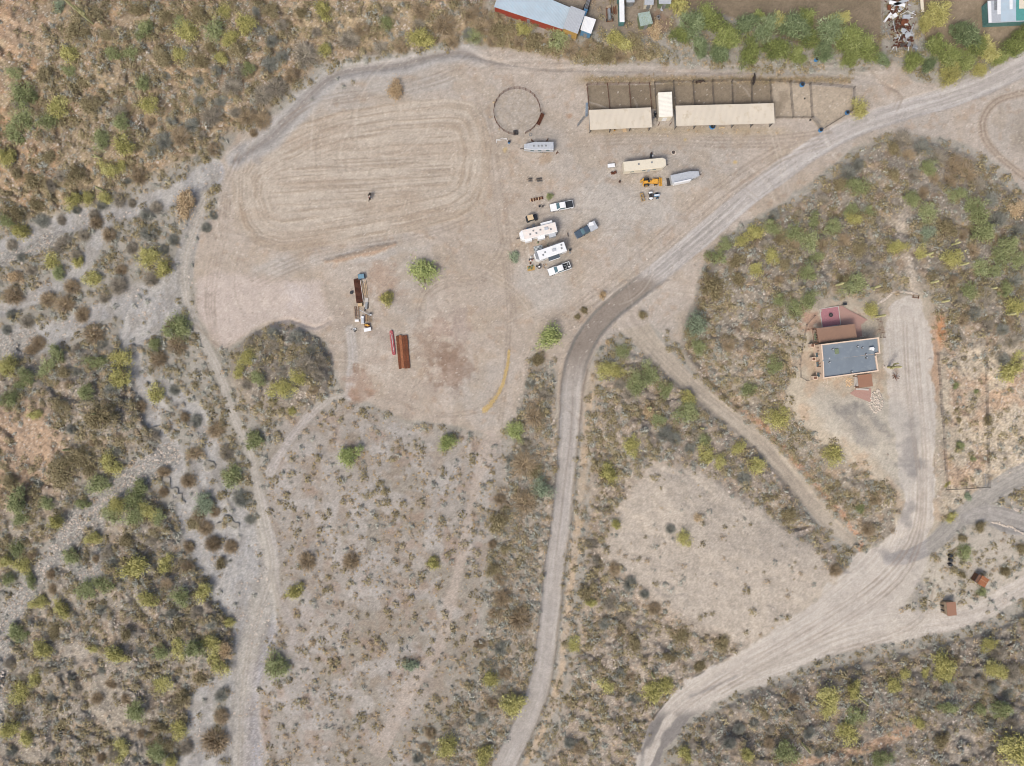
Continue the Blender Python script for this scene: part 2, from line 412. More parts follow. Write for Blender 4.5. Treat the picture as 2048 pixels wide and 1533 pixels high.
# small spoil banks
BERM1, oB1, _ = band([(652, 523, 8), (690, 516, 10), (720, 508, 12), (760, 498, 10), (790, 488, 6)], 20)
Z += 0.5 * sstep(-6, 6, BERM1 + edge * 0.6)
BERM2, _, _ = band([(515, 662, 5), (540, 648, 6), (580, 640, 6), (630, 655, 5), (660, 640, 4)], 20)
Z -= 0.5 * sstep(-4, 4, BERM2)
Z[np.abs(UU - 1024) > 9000] *= 0.4

def _bil(A, u, v):
    i = min(max(int(np.searchsorted(U1, u)) - 1, 0), NU - 2)
    j = min(max(int(np.searchsorted(V1, v)) - 1, 0), NV - 2)
    f = (u - U1[i]) / (U1[i + 1] - U1[i])
    g = (v - V1[j]) / (V1[j + 1] - V1[j])
    return (A[j, i] * (1 - f) + A[j, i + 1] * f) * (1 - g) + (A[j + 1, i] * (1 - f) + A[j + 1, i + 1] * f) * g

def at(u, v, h=0.0, z=None):
    """surveyed plan position -> world point, h metres above the ground there"""
    zz = (_bil(Z, u, v) if z is None else z) + h
    k = MPP * (CAM_H - zz) / CAM_H
    return Vector(((u - 1024) * k, (766.5 - v) * k, zz))

# ------------------------------------------------------------------ ground colour (real soil colours, no shading)
def C3(h, k=0.80):
    return np.array(lin(h, k))
n1 = fbm(UU, VV, 160, 4, 31)
n2 = fbm(UU, VV, 40, 4, 32)
n3 = fbm(UU, VV, 10, 3, 33)
n4 = fbm(UU, VV, 3.6, 2, 34)
n5 = _hash(np.floor(UU / 2).astype(np.int64), np.floor(VV / 2).astype(np.int64), 35)
n6 = fbm(UU, VV, 22, 3, 36)
col = np.empty((NV, NU, 3))
col[:] = C3('a09b94')
def mix(m, c):
    global col
    m = np.clip(m, 0, 1)[..., None]
    col = col * (1 - m) + (c if isinstance(c, np.ndarray) and c.ndim == 3 else np.asarray(c)) * m
mix(sstep(0.45, 0.62, n2) * 0.55, C3('8e8980'))
# hills: tan stony soil with orange patches
mix(sstep(-10, 20, sdTL + edge), C3('a09079'))
mix(sstep(-10, 20, sdTL + edge) * sstep(0.47, 0.62, n6 * 0.6 + n1 * 0.4) * (0.32 + 0.4 * sstep(260, 60, UU)), C3('ad8c70'))
mix(sstep(-10, 20, sdTL + edge) * sstep(0.5, 0.63, n2) * 0.5, C3('8d7f70'))
for s_ in (sdL, sdBL):
    mix(sstep(-10, 15, s_ + edge), C3('958d83'))
    mix(sstep(-10, 15, s_ + edge) * sstep(0.55, 0.7, n6) * 0.6, C3('a4917e'))
mix(sstep(60, 0, np.hypot(UU - 40, (VV - 900) * 0.8) - 60 + edge * 2) * 0.8, C3('b0967f'))
mix(sstep(-10, 15, sdR + edge), C3('938a7f'))
mix(sstep(-10, 15, sdR + edge) * sstep(0.52, 0.68, n6) * 0.7, C3('9d8975'))
mix(sstep(-10, 15, sdC + edge), C3('9d9287'))
mix(sstep(-10, 15, sdC + edge) * sstep(0.5, 0.66, n6) * 0.6, C3('a99888'))
mix(sstep(-10, 15, sdBR + edge), C3('8b837a'))
mix(sstep(-10, 15, sdBR + edge) * sstep(0.52, 0.66, n6) * 0.6, C3('a3917f'))
mix(sstep(-10, 10, sdM + edge * 0.5), C3('8e857b'))
mix(sstep(-8, 10, sdSM + edge), C3('978e84'))
mix(sstep(-8, 10, sdSN + edge), C3('9c8a70'))
mix(sstep(-12, 12, sdMd + edge), C3('a19b92'))
mix(sstep(-12, 12, sdMd + edge) * sstep(0.48, 0.62, fbm(UU, VV, 90, 3, 47)) * 0.6, C3('918a7c'))
mix(sstep(-12, 12, sdMd + edge) * sstep(0.5, 0.68, n6) * 0.55, C3('96897a'))
mix(sstep(-12, 12, sdMd + edge) * sstep(0.6, 0.75, fbm(UU, VV, 28, 3, 39)) * 0.35, C3('9d8472'))
mix(sstep(-12, 12, sdMd + edge) * sstep(0.55, 0.65, fbm(UU, VV, 36, 3, 40)) * 0.55, C3('b0aca6'))
mix(sstep(-10, 10, sdGar + edge), C3('b3a797'))
mix(sstep(-30, 30, dplat * 60 - 30 + edge) * 0.8, C3('a69c8f'))
mix(sstep(-10, 10, sdGar + edge) * sstep(0.48, 0.66, n2) * 0.6, C3('b0937c'))
mix(sstep(-10, 10, sdIsl + edge * 0.5), C3('b3aba1'))
# yard
ymask = sstep(-5, 6, sdY + edge * 0.8)
mix(ymask, C3('b0a599'))
mix(ymask * sstep(0.5, 0.3, n1) * 0.5, C3('a29688'))
mix(ymask * sstep(0.42, 0.66, n1) * 0.7, C3('a59e95'))
mix(ymask * sstep(0.5, 0.68, n2) * 0.4, C3('a29482'))
mix(ymask * sstep(0.52, 0.7, fbm(UU, VV, 24, 4, 37)) * sstep(1050, 900, UU) * sstep(520, 600, VV) * 0.5, C3('9c8f83'))
mix(ymask * sstep(0.62, 0.74, fbm(UU, VV, 14, 3, 38)) * 0.35, C3('a08a75'))
mix(sstep(-8, 14, sdCut + edge * 0.6) * 0.8, C3('baaea5'))
mix(sstep(-6, 3, dWash + edge * 0.5), C3('a2a0a0'))
mix(sstep(-6, 3, dWash + edge * 0.5) * sstep(0.5, 0.62, braid) * 0.5, C3('b2aeaa'))
mix(sstep(-6, 3, dWash + edge * 0.5) * sstep(0.46, 0.36, braid) * 0.45, C3('8f8a86'))
mix(sstep(-8, 4, dWash + edge * 0.8) * sstep(0.5, 0.65, n2) * 0.4, C3('b0adaa'))
mix(sstep(-8, 4, dWash + edge * 0.8) * sstep(0.56, 0.7, n6) * 0.6, C3('948f8a'))
rockm = sstep(-8, 6, dRock + edge * 0.8)
mix(rockm, C3('96938f'))
mix(sstep(-16, 14, sdPad + edge * 1.7), C3('b4aaa0'))
mix(sstep(-6, 8, sdPad + edge * 1.5) * sstep(0.5, 0.66, n2) * 0.5, C3('c3b8ac'))
mix(sstep(-6, 8, sdPad + edge * 1.5) * sstep(0.5, 0.6, n3) * 0.5, C3('9b9288'))
# north fields and neighbour lot
mix(sstep(-4, 4, sdFN + edge * 0.3), C3('827565'))
mix(sstep(-4, 4, sdFE + edge * 0.3), C3('8f8170'))
mix((sstep(-4, 4, sdFN + edge * 0.3) + sstep(-4, 4, sdFE + edge * 0.3)) * sstep(0.45, 0.7, n2) * 0.5, C3('756a5a'))
mix(sstep(-4, 4, sdLN + edge * 0.3), C3('8f8478'))
mix(sstep(-4, 4, sdLN + edge * 0.3) * sstep(0.5, 0.66, n2) * 0.6, C3('876f60'))
# paddocks
mix(sstep(-1, 2, sdP), C3('857968'))
mix(sstep(-1, 2, sdP) * sstep(1540, 1550, UU), C3('aa9d8b'))
mix(sstep(-1, 2, sdP) * sstep(0.45, 0.65, n2) * 0.5, C3('776b5b'))
wg = np.exp(-((VV - 160) / 7.0) ** 2) * sstep(1140, 1180, UU) * sstep(1710, 1690, UU)     # dry weeds behind the pens
mix(wg * 0.8, C3('8f7f62'))
mix(np.exp(-((VV - 262) / 9.0) ** 2) * sstep(1170, 1190, UU) * sstep(1600, 1540, UU) * 0.4, C3('a09070'))
rp = np.hypot(UU - 1034, VV - 225)
mix(sstep(49, 45, rp), C3('aca398'))
mix(sstep(49, 45, rp) * sstep(0.45, 0.6, n4) * 0.5, C3('938777'))
for (pu, pv, ru, rv) in ((720, 510, 150, 16), (560, 535, 70, 22), (830, 170, 130, 18), (640, 190, 60, 14), (1090, 560, 60, 60), (1240, 420, 160, 60)):
    mix(sstep(1.2, .5, np.hypot((UU - pu) / ru, (VV - pv + (UU - pu) * 0.12) / rv) + (n2 - .5) * 1.2) * 0.6, C3('ada8a1'))
# arena, dragged in rounds
am = sstep(-4, 6, sdA + edge * 0.3)
ring = sstep(95, 55, sdA)
tilt = VV + 0.06 * (UU - 700)
st_in = fbm(UU / 26, tilt, 3.4, 3, 41)
ang = np.arctan2((VV - 350), (UU - 710) * 0.5)
st_rg = fbm(ang * 9, sdA, 3.2, 3, 42)
stv = st_in * (1 - ring) + st_rg * ring
big = fbm(UU / 6, tilt, 26, 3, 43)
mix(am, C3('b0a597'))
mix(am * sstep(0.5, 0.72, stv) * 0.68, C3('9a8c7c'))
mix(am * sstep(0.5, 0.3, stv) * 0.35, C3('beb4a6'))
mix(am * sstep(0.5, 0.68, big) * 0.35, C3('a0907f'))
mix(am * sstep(14, 4, np.abs(sdA - 10)) * sstep(0.45, 0.62, fbm(ang * 40, sdA, 20, 3, 44)) * 0.3, C3('968470'))
Z += am * (stv - 0.5) * 0.16
# ditch
mix(sstep(-20, -6, dDi + edge * 0.5) * sstep(1000, 930, UU) * 0.8, C3('a9a6a2'))
mix(sstep(-3, 3, dDi + edge * 0.25) * 0.75 * (1 - 0.6 * sstep(950, 1050, UU)), C3('938d88'))
for q in range(5):
    wob = 122 + q * 6 + 10 * (fbm(UU, VV * 0 + q * 50, 120, 3, 80 + q) - 0.5) + 12 * sstep(1000, 950, UU)
    mix(np.exp(-((VV - wob) / 1.8) ** 2) * sstep(940, 1000, UU) * sstep(1800, 1740, UU) * sstep(.35, .6, fbm(UU, VV, 40, 3, 90 + q)) * 0.55, C3('8b8278') if q % 2 else C3('beb4a8'))
mix(sstep(0, 3, dDi + edge * 0.25) * (np.abs(oDi) < 3) * 0.4, C3('7e766e'))
# tracks and paths
mix(sstep(-14, -4, dTr + edge * 0.3) * 0.35, C3('8f877c'))
mix(sstep(-4, 3, dTr + 1.0 + edge * 0.35) * (0.85 - 0.35 * sstep(1100, 1200, VV)), C3('b2ada7'))
mix(sstep(-3, 2, dTr) * sstep(2.2, 1.0, np.abs(np.abs(oTr) - 3.5)) * 0.35, C3('978c82'))
mix(sstep(-4, 4, dPa + edge * 0.4) * 0.7, C3('b0a599'))
mix(sstep(-4, 4, dPa + edge * 0.3) * (VV > 1400) * (UU > 1500) * 0.7, C3('b08f74'))
# gravel roads with wheel lines along them
def road_cols(d, o, t, c0, c1, c2, ed=0.25, seed=50):
    m = sstep(-2.5, 2.5, d + edge * ed)
    mix(m, C3(c0))
    s_ = fbm(t / 30, o, 3.2, 3, seed)
    mix(m * sstep(0.45, 0.72, s_) * 0.6, C3(c1))
    mix(m * sstep(0.5, 0.28, s_) * 0.6, C3(c2))
    return m
mHP = sstep(-8, 8, sdHP + edge * 1.1)
mix(mHP, C3('b0a698'))
mix(mHP * sstep(.46, .62, n2) * .5, C3('a3998d'))
mix(mHP * sstep(.5, .66, n6) * .4, C3('ab917b'))
mix(sstep(16, 2, np.abs(UU - 1868 + (n2 - .5) * 20)) * sstep(620, 660, VV) * sstep(860, 760, VV) * .5, C3('b0876a'))
mDg = road_cols(dDg, oDg, tDg, 'aaa094', '9b9086', 'b4aa9f', 0.4, 51)
mDr = road_cols(dDr, oDr, tDr, 'b8b0a6', 'aea69c', 'c2bbb1', 1.3, 52)
mDE = road_cols(dDE, oDE, tDE, 'b8b0a6', 'aaa297', 'c2bab0', 0.4, 53)
mix(sstep(-6, 4, dDS + edge * 0.5) * 0.9, C3('b8b0a5'))
mT = sstep(-8, 8, sdTurn + edge * 1.3)
mix(mT * .8, C3('aea89f'))
mDL = road_cols(dDL, oDL, tDL, 'a19c97', '8f8b88', 'aea9a3', 0.3, 54)
mLp = road_cols(dLoop, dLoop, UU, '9f9a97', '918d8a', 'aaa6a2', 0.4, 55)
dRoad = dRoad + 2.0 * sstep(640, 760, VV)
mRd = road_cols(dRoad, oRoad, tRoad, 'b0aaa4', '9f9993', 'bfbab5', 0.2, 56)
mix(mRd * sstep(640, 780, VV) * 0.45, C3('9c958c'))
mix(sstep(3, -1, dRoad + edge * .3) * sstep(-7, -2, dRoad + edge * .3) * sstep(640, 760, VV) * .6, C3('847a6f'))
dk = mRd * sstep(540, 570, VV) * sstep(1340, 1290, UU) * sstep(790, 690, VV)
mix(mRd * sstep(1500, 1420, UU) * sstep(600, 520, VV) * sstep(3.5, 1.5, np.abs(np.abs(oRoad) - 6 + (n6 - .5) * 4)) * 0.55, C3('8c8781'))
mix(dk * 0.85, C3('80756a'))
mix(dk * sstep(7, 3, dRoad + edge * 0.1) * 0.8, C3('77746f'))
mix(mRd * sstep(700, 800, VV) * sstep(3.0, 1.5, np.abs(oRoad + 2 + 3 * np.sin(VV / 60))) * sstep(1250, 1000, VV) * 0.5, C3('8b8178'))
mix(mRd * sstep(560, 500, VV) * sstep(470, 520, VV) * (np.abs(oRoad) < 4) * 0.4, C3('85807c'))
# darker millings on the drives
mix(mDr * sstep(1410, 1440, VV) * sstep(0.28, 0.45, fbm(oDr, tDr / 3, 16, 3, 57)) * 0.85, C3('777370'))
for (pu, pv, ru, rv, a_) in ((1720, 860, 16, 55, -0.75), (1755, 850, 10, 60, -0.75), (1815, 1030, 16, 34, 0.1), (1790, 1110, 30, 10, 0.1), (1820, 900, 20, 60, 0.0), (1835, 930, 22, 14, 0), (1838, 1190, 13, 40, 0.0), (1425, 1375, 4, 60, 1.15), (1690, 820, 26, 14, 0)):
    ca, sa = math.cos(a_), math.sin(a_)
    x_ = (UU - pu) * ca + (VV - pv) * sa
    y_ = -(UU - pu) * sa + (VV - pv) * ca
    rr = np.sqrt((x_ / ru) ** 2 + (y_ / rv) ** 2) + (n3 - 0.5) * 0.9 + (n2 - 0.5) * 0.6
    mix(sstep(1.45, 0.3, rr + (n6 - .5) * 1.2) * 0.7, C3('8a8683'))
# orange cut banks along the lower road and lane
mix(sstep(12, 3, np.abs(dRoad + 17 + edge * 0.5)) * (oRoad < 0) * sstep(680, 780, VV) * (0.45 + 0.4 * sstep(0.35, 0.6, n6)), C3('bca892'))
mix(sstep(8, 2, np.abs(dRoad + 12 + edge * 0.6)) * (oRoad > 0) * sstep(760, 860, VV) * 0.45, C3('b3a595'))
mix(sstep(8, 2, np.abs(dDg + 14 + edge * 0.7)) * (VV > 820) * (oDg < 0) * 0.7, C3('b28a70'))
mix(sstep(26, 8, np.hypot((UU - 1882) * 1.6, (VV - 660) * 0.55) + edge) * 0.85, C3('b8865f'))
mix(sstep(14, 4, np.abs(sdR - 6) + np.abs(edge)) * (UU < 1700) * (VV < 900) * 0.25, C3('7d7269'))
mix(sstep(-4, 2, BERM1 + edge * 0.5) * 0.8, C3('a08d79'))
mix(sstep(-4, 3, BERM1 + edge * 0.6) * (oB1 > 1) * 0.5, C3('a88d78'))
# churned patches
for (pu, pv, rr_, c_) in ((880, 712, 34, '735a4a'), (905, 735, 50, '8c7666'), (860, 690, 46, '9c8a7b'), (590, 590, 30, 'c0b6b0'), (920, 650, 34, '9f9086'), (880, 660, 30, 'a18f82'), (720, 770, 40, '9f8877'), (715, 735, 14, '8f7560'), (1230, 350, 14, 'b0adaa'), (1790, 740, 10, '8f7a68'),
                          (1625, 640, 26, 'a9826f'), (1700, 640, 22, 'a8857a'), (770, 560, 46, 'a08a78'), (1470, 325, 5, 'c6ab6b'), (1370, 280, 4, 'bda86e'), (1010, 300, 7, 'c2ab78'), (1140, 232, 7, '9b7a5e'), (1092, 318, 14, 'a08b74'), (705, 790, 14, '9a7e6b'), (482, 308, 24, '8f8c89'), (512, 318, 14, '98938e'), (30, 60, 60, 'b59c86'), (160, 1312, 34, 'a8a199'), (200, 1395, 60, 'a39a8e'), (250, 1450, 40, 'a1978a'), (60, 1490, 60, 'a09689'), (1930, 1490, 40, 'a89e94'), (745, 785, 14, '987a66')):
    rr = np.hypot(UU - pu, VV - pv) / rr_ + (n3 - 0.5) * 1.3 + (n2 - .5)
    mix(sstep(1.1, 0.3, rr) * 0.65, C3(c_))
dLp2, oLp2, _ = band([(2075, 182, 14), (2030, 190, 15), (1990, 205, 16), (1968, 235, 18), (1966, 268, 18), (1985, 300, 16), (2020, 332, 14), (2070, 368, 16), (2140, 410, 16)], 20)
mix(sstep(-3, 3, dLp2 + edge * .2) * 0.6, C3('a19180'))
mix(sstep(-2, 2, dLp2) * (np.abs(np.abs(oLp2) - 4) < 1.6) * 0.5, C3('84776a'))
mix(sstep(34, 10, np.hypot((UU - 2046) * 1.0, (VV - 265) * 0.55) + edge) * 0.6, C3('8d8478'))
# long wheel ruts
RUTS = [[(955, 200), (975, 290), (990, 390), (1006, 500), (1018, 620), (1012, 740), (1000, 850)], [(968, 190), (992, 300), (1012, 420), (1022, 540), (1030, 650)],
        [(1130, 660), (1220, 590), (1330, 500), (1440, 405), (1560, 320), (1650, 290)], [(1110, 640), (1210, 570), (1310, 480), (1430, 380), (1550, 300), (1640, 275)],
        [(840, 650), (852, 600), (890, 572), (950, 565), (990, 540)], [(830, 650), (845, 590), (885, 560), (940, 556), (985, 530), (1010, 480)],
        [(655, 790), (760, 790), (860, 830), (960, 820), (1000, 780)], [(390, 650), (470, 715), (520, 680), (600, 640)], [(500, 560), (560, 530), (640, 500), (720, 492), (850, 470), (940, 440)],
        [(510, 575), (580, 540), (660, 512), (760, 495)], [(1160, 280), (1280, 270), (1420, 278), (1560, 275), (1660, 262)], [(1150, 292), (1290, 284), (1430, 292), (1570, 290)],
        [(1740, 140), (1770, 170), (1800, 190), (1790, 220)], [(940, 112), (880, 150), (760, 180), (640, 200), (560, 250)], [(950, 122), (890, 160), (770, 190), (660, 206)],
        [(430, 690), (415, 620), (420, 540), (440, 460), (450, 380), (480, 310)], [(440, 690), (426, 620), (432, 545), (450, 470), (458, 400)],
        [(1810, 650), (1815, 760), (1825, 860), (1838, 960), (1830, 1060), (1780, 1140), (1690, 1210), (1560, 1290), (1430, 1370), (1350, 1430)], [(1830, 640), (1838, 760), (1846, 860), (1850, 960), (1842, 1070), (1800, 1160), (1700, 1235), (1570, 1310), (1440, 1385)],
        [(1870, 1110), (1862, 1180), (1840, 1240), (1760, 1280), (1650, 1310)]]
for L in RUTS:
    for off in (-4.5, 4.5):
        pp = [(p[0] + off * 0.7, p[1] + off * 0.7, 2.6) for p in L]
        d_, _, t_ = band(pp, 6, 3)
        d_ = d_ + (fbm(UU, VV, 12, 2, 77) - .5) * 3
        mix(sstep(-2.0, 1.0, d_) * (0.25 + 0.5 * vnoise(t_ / 40, t_ * 0, 12)) * 0.8, C3('8d8073'))
# random tyre arcs in the yard
for q in range(80):
    cu, cv = RNG.uniform(420, 1650), RNG.uniform(150, 860)
    a0 = RNG.uniform(0, 6.28)
    ln = RNG.uniform(60, 240)
    bend = RNG.uniform(-1.6, 1.6)
    pts = []
    x_, y_, a_ = cu, cv, a0
    for k_ in range(9):
        pts.append((x_, y_, 1.6))
        x_ += math.cos(a_) * ln / 8
        y_ += math.sin(a_) * ln / 8
        a_ += bend / 8
    for off in (0, 9):
        pp = [(p[0] + off * math.sin(a0), p[1] - off * math.cos(a0), 2.2) for p in pts]
        d_, _, _ = band(pp, 4, 1)
        mix(sstep(-1.6, 1.0, d_) * ymask * RNG.uniform(0.15, 0.4), C3('93887c') if RNG.random() < 0.6 else C3('c6bdb0'))
# stony speckle
rocky = np.clip(hillm * 1.0 + rockm * 1.6 + sstep(-5, 5, sdMd) * 0.25 + sstep(-5, 5, sdSM) * 0.8 + washm * 0.35 + sstep(0, 5, sdGar) * .4, 0, 1.6) * (1 - mRd) * (1 - mDr)
n7 = _hash(np.floor(UU / 2).astype(np.int64), np.floor(VV / 2).astype(np.int64), 36)
n8 = fbm(UU, VV, 5, 2, 45)
roadm = np.clip(mRd + mDr, 0, 1)
col *= (1 + (n5 - 0.5) * (0.20 - 0.06 * roadm + 0.28 * rocky))[..., None]
col *= (1 + (n4 - 0.5) * (0.22 - 0.08 * roadm + 0.26 * rocky))[..., None]
col *= (1 + (n3 - 0.5) * 0.22)[..., None]
mix((n7 > 0.988) * (n8 > 0.5) * ymask * 0.55, C3('6e6256'))
mix((n7 < 0.008) * ymask * 0.6, C3('d6cec2'))
mix((n5 > 0.965) * np.clip(rocky, 0, 1) * 0.7, C3('d2cbc2'))
mix((n5 < 0.03) * np.clip(rocky, 0, 1) * 0.5, C3('6a6058'))
col *= np.array([0.95, 0.962, 0.93])
col *= (1 + np.clip(ymask + mDr + mDE + mRd, 0, 1)[..., None] * np.array([0.035, 0.038, 0.085]))
col *= (1 + sstep(-12, 12, sdMd + edge)[..., None] * np.array([-0.02, -0.03, 0.015]))
far = sstep(60, 700, np.maximum(np.abs(UU - 1024) - 1084, np.abs(VV - 766) - 826))
mix(far * 0.92, C3('9f9484'))
mix(far * sstep(.45, .62, fbm(UU, VV, 1500, 3, 48)) * 0.5, C3('867d66'))
col = np.clip(col, 0.01, 0.9)

# ------------------------------------------------------------------ ground material
gm = bpy.data.materials.new('desert_soil')
gm.use_nodes = True
t = gm.node_tree
b = t.nodes['Principled BSDF']
b.inputs['Roughness'].default_value = 0.95
b.inputs['Specular IOR Level'].default_value = 0.1
ac = t.nodes.new('ShaderNodeAttribute')
ac.attribute_name = 'soil'
tc = t.nodes.new('ShaderNodeTexCoord')
vz = t.nodes.new('ShaderNodeTexNoise')
vz.inputs['Scale'].default_value = 3.2
vz.inputs['Detail'].default_value = 6
vz.inputs['Roughness'].default_value = 0.7
t.links.new(tc.outputs['Object'], vz.inputs['Vector'])
mr = t.nodes.new('ShaderNodeMapRange')
mr.inputs[1].default_value = 0.3
mr.inputs[2].default_value = 0.7
mr.inputs[3].default_value = 0.84
mr.inputs[4].default_value = 1.14
t.links.new(vz.outputs['Fac'], mr.inputs[0])
mu = t.nodes.new('ShaderNodeMix')
mu.data_type = 'RGBA'
mu.blend_type = 'MULTIPLY'
mu.inputs[0].default_value = 1
t.links.new(ac.outputs['Color'], mu.inputs[6])
t.links.new(mr.outputs[0], mu.inputs[7])
t.links.new(mu.outputs[2], b.inputs['Base Color'])
bp = t.nodes.new('ShaderNodeBump')
bp.inputs['Strength'].default_value = 0.6
bp.inputs['Distance'].default_value = 0.12
t.links.new(vz.outputs['Fac'], bp.inputs['Height'])
t.links.new(bp.outputs[0], b.inputs['Normal'])

kk = MPP * (CAM_H - Z) / CAM_H
XX = (UU - 1024) * kk
YY = (766.5 - VV) * kk
cls = np.zeros((NV, NU), np.int8)
cls[(sdY + edge * 0.8) > 0] = 1
cls[(dWash + edge * 0.5) > -1] = 2
cls[rockm > 0.5] = 2
cls[sdP > 0] = 3
cls[(sdA + edge * 0.3) > 0] = 4
cls[rp < 47] = 5
cls[(dTr + edge * 0.25) > 0] = 6
cls[(dDg + edge * 0.4) > 0] = 7
cls[((dDr + edge * 0.6) > 0) | ((dDE + edge * 0.4) > 0) | ((dDS + edge * 0.5) > 0) | ((sdTurn + edge) > 0)] = 8
cls[((dDL + edge * 0.3) > 0) | ((dLoop + edge * 0.4) > 0)] = 9
cls[(dRoad + edge * 0.2) > 0] = 10
names = ['ground', 'dirt_yard', 'dry_wash', 'paddock_ground', 'riding_arena', 'round_pen_ground', 'wheel_track', 'dirt_lane', 'gravel_driveway', 'gravel_lane', 'gravel_road']
fc = cls[:-1, :-1]
vid = np.arange(NV * NU).reshape(NV, NU)
XYZ = np.stack([XX, YY, Z], -1).reshape(-1, 3)
CF = np.concatenate([col, np.ones((NV, NU, 1))], -1).reshape(-1, 4)
for k, nm in enumerate(names):
    jj, ii = np.nonzero(fc == k)
    if len(jj) == 0:
        continue
    q = np.stack([vid[jj + 1, ii], vid[jj + 1, ii + 1], vid[jj, ii + 1], vid[jj, ii]], -1)
    uq, inv = np.unique(q, return_inverse=True)
    inv = inv.reshape(-1).astype(np.int32)
    me = bpy.data.meshes.new(nm)
    me.vertices.add(len(uq))
    me.vertices.foreach_set('co', XYZ[uq].astype(np.float32).ravel())
    nf = len(jj)
    me.loops.add(nf * 4)
    me.polygons.add(nf)
    me.polygons.foreach_set('loop_start', np.arange(0, nf * 4, 4, dtype=np.int32))
    me.loops.foreach_set('vertex_index', inv)
    at_ = me.color_attributes.new('soil', 'FLOAT_COLOR', 'POINT')
    at_.data.foreach_set('color', CF[uq].astype(np.float32).ravel())
    me.update(calc_edges=True)
    me.materials.append(gm)
    o = bpy.data.objects.new(nm, me)
    COL.objects.link(o)
    o['kind'] = 'structure'
# ------------------------------------------------------------------ object helpers
class MB:
    """collects primitives in local coordinates; build() links them as ONE mesh object"""
    def __init__(s):
        s.v = []
        s.f = []
    def add(s, vs, fs):
        n = len(s.v)
        s.v += [tuple(p) for p in vs]
        s.f += [tuple(i + n for i in f) for f in fs]
        return s
    def box(s, c, d, rz=0.0, rx=0.0, ry=0.0, taper=1.0):
        m = Matrix.Translation(Vector(c)) @ Matrix.Rotation(rz, 4, 'Z') @ Matrix.Rotation(ry, 4, 'Y') @ Matrix.Rotation(rx, 4, 'X')
        hx, hy, hz = d[0] / 2, d[1] / 2, d[2] / 2
        vs = [m @ Vector((x * hx * (taper if z > 0 else 1), y * hy * (taper if z > 0 else 1), z * hz)) for z in (-1, 1) for y in (-1, 1) for x in (-1, 1)]
        return s.add(vs, [(0, 2, 3, 1), (4, 5, 7, 6), (0, 1, 5, 4), (2, 6, 7, 3), (0, 4, 6, 2), (1, 3, 7, 5)])
    def cyl(s, p0, p1, r0, r1=None, n=10, cap=True):
        r1 = r0 if r1 is None else r1
        p0, p1 = Vector(p0), Vector(p1)
        d = (p1 - p0)
        if d.length < 1e-6:
            return s
        q = d.to_track_quat('Z', 'Y')
        vs = []
        for p, r in ((p0, r0), (p1, r1)):
            for i in range(n):
                a = 2 * math.pi * i / n
                vs.append(p + q @ Vector((math.cos(a) * r, math.sin(a) * r, 0)))
        fs = [(i, (i + 1) % n, n + (i + 1) % n, n + i) for i in range(n)]
        if cap:
            fs += [tuple(range(n - 1, -1, -1)), tuple(range(n, 2 * n))]
        return s.add(vs, fs)
    def tube(s, pts, r, n=6):
        for a, b_ in zip(pts[:-1], pts[1:]):
            s.cyl(a, b_, r, r, n)
        return s
    def prism(s, poly, z0, z1):
        """plan polygon (ccw) from z0 to z1; z may be lists"""
        n = len(poly)
        a = z0 if hasattr(z0, '__len__') else [z0] * n
        b_ = z1 if hasattr(z1, '__len__') else [z1] * n
        vs = [(p[0], p[1], a[i]) for i, p in enumerate(poly)] + [(p[0], p[1], b_[i]) for i, p in enumerate(poly)]
        return s.add(vs, [tuple(range(n - 1, -1, -1)), tuple(range(n, 2 * n))] + [(i, (i + 1) % n, n + (i + 1) % n, n + i) for i in range(n)])
    def side(s, prof, w0, w1=None):
        """side profile (x, z) swept over the width y"""
        n = len(prof)
        w1 = list(w0) if hasattr(w0, '__len__') else [w0] * n
        vs = [(p[0], -w1[i] / 2, p[1]) for i, p in enumerate(prof)] + [(p[0], w1[i] / 2, p[1]) for i, p in enumerate(prof)]
        return s.add(vs, [tuple(range(n)), tuple(range(2 * n - 1, n - 1, -1))] + [(i, n + i, n + (i + 1) % n, (i + 1) % n) for i in range(n)])
    def rock(s, c, r, sq=0.6):
        vs = []
        for z, rr, k in ((-0.5, 0.7, 5), (0.15, 1.0, 6), (0.7, 0.5, 4)):
            pass
        base = [(0, 0, 1), (1, 0, 0), (0, 1, 0), (-1, 0, 0), (0, -1, 0), (.7, .7, .4), (-.7, .6, .5), (.6, -.8, .3), (-.7, -.7, .4)]
        rz = random.uniform(0, 6.28)
        vs = []
        for p in base:
            j = random.uniform(0.75, 1.2)
            x, y = p[0] * math.cos(rz) - p[1] * math.sin(rz), p[0] * math.sin(rz) + p[1] * math.cos(rz)
            vs.append((c[0] + x * r * j, c[1] + y * r * j, c[2] + p[2] * r * sq * j))
        return s.add(vs, [(0, 5, 6), (0, 6, 8), (0, 8, 7), (0, 7, 5), (1, 2, 5), (2, 3, 6), (3, 4, 8), (4, 1, 7), (5, 2, 6), (6, 3, 8), (8, 4, 7), (7, 1, 5)])
    def build(s, name, m, parent=None, bevel=0.0, smooth=False):
        me = bpy.data.meshes.new(name)
        me.from_pydata(s.v, [], s.f)
        me.materials.append(m)
        me.validate()
        if smooth:
            me.polygons.foreach_set('use_smooth', [True] * len(me.polygons))
        o = bpy.data.objects.new(name, me)
        COL.objects.link(o)
        if parent:
            o.parent = parent
        if bevel:
            bv = o.modifiers.new('bevel', 'BEVEL')
            bv.width = bevel
            bv.segments = 2
            bv.limit_method = 'ANGLE'
        return o

def tag(o, label, cat, group=None):
    o['label'] = label
    o['category'] = cat
    if group:
        o['group'] = group
    return o

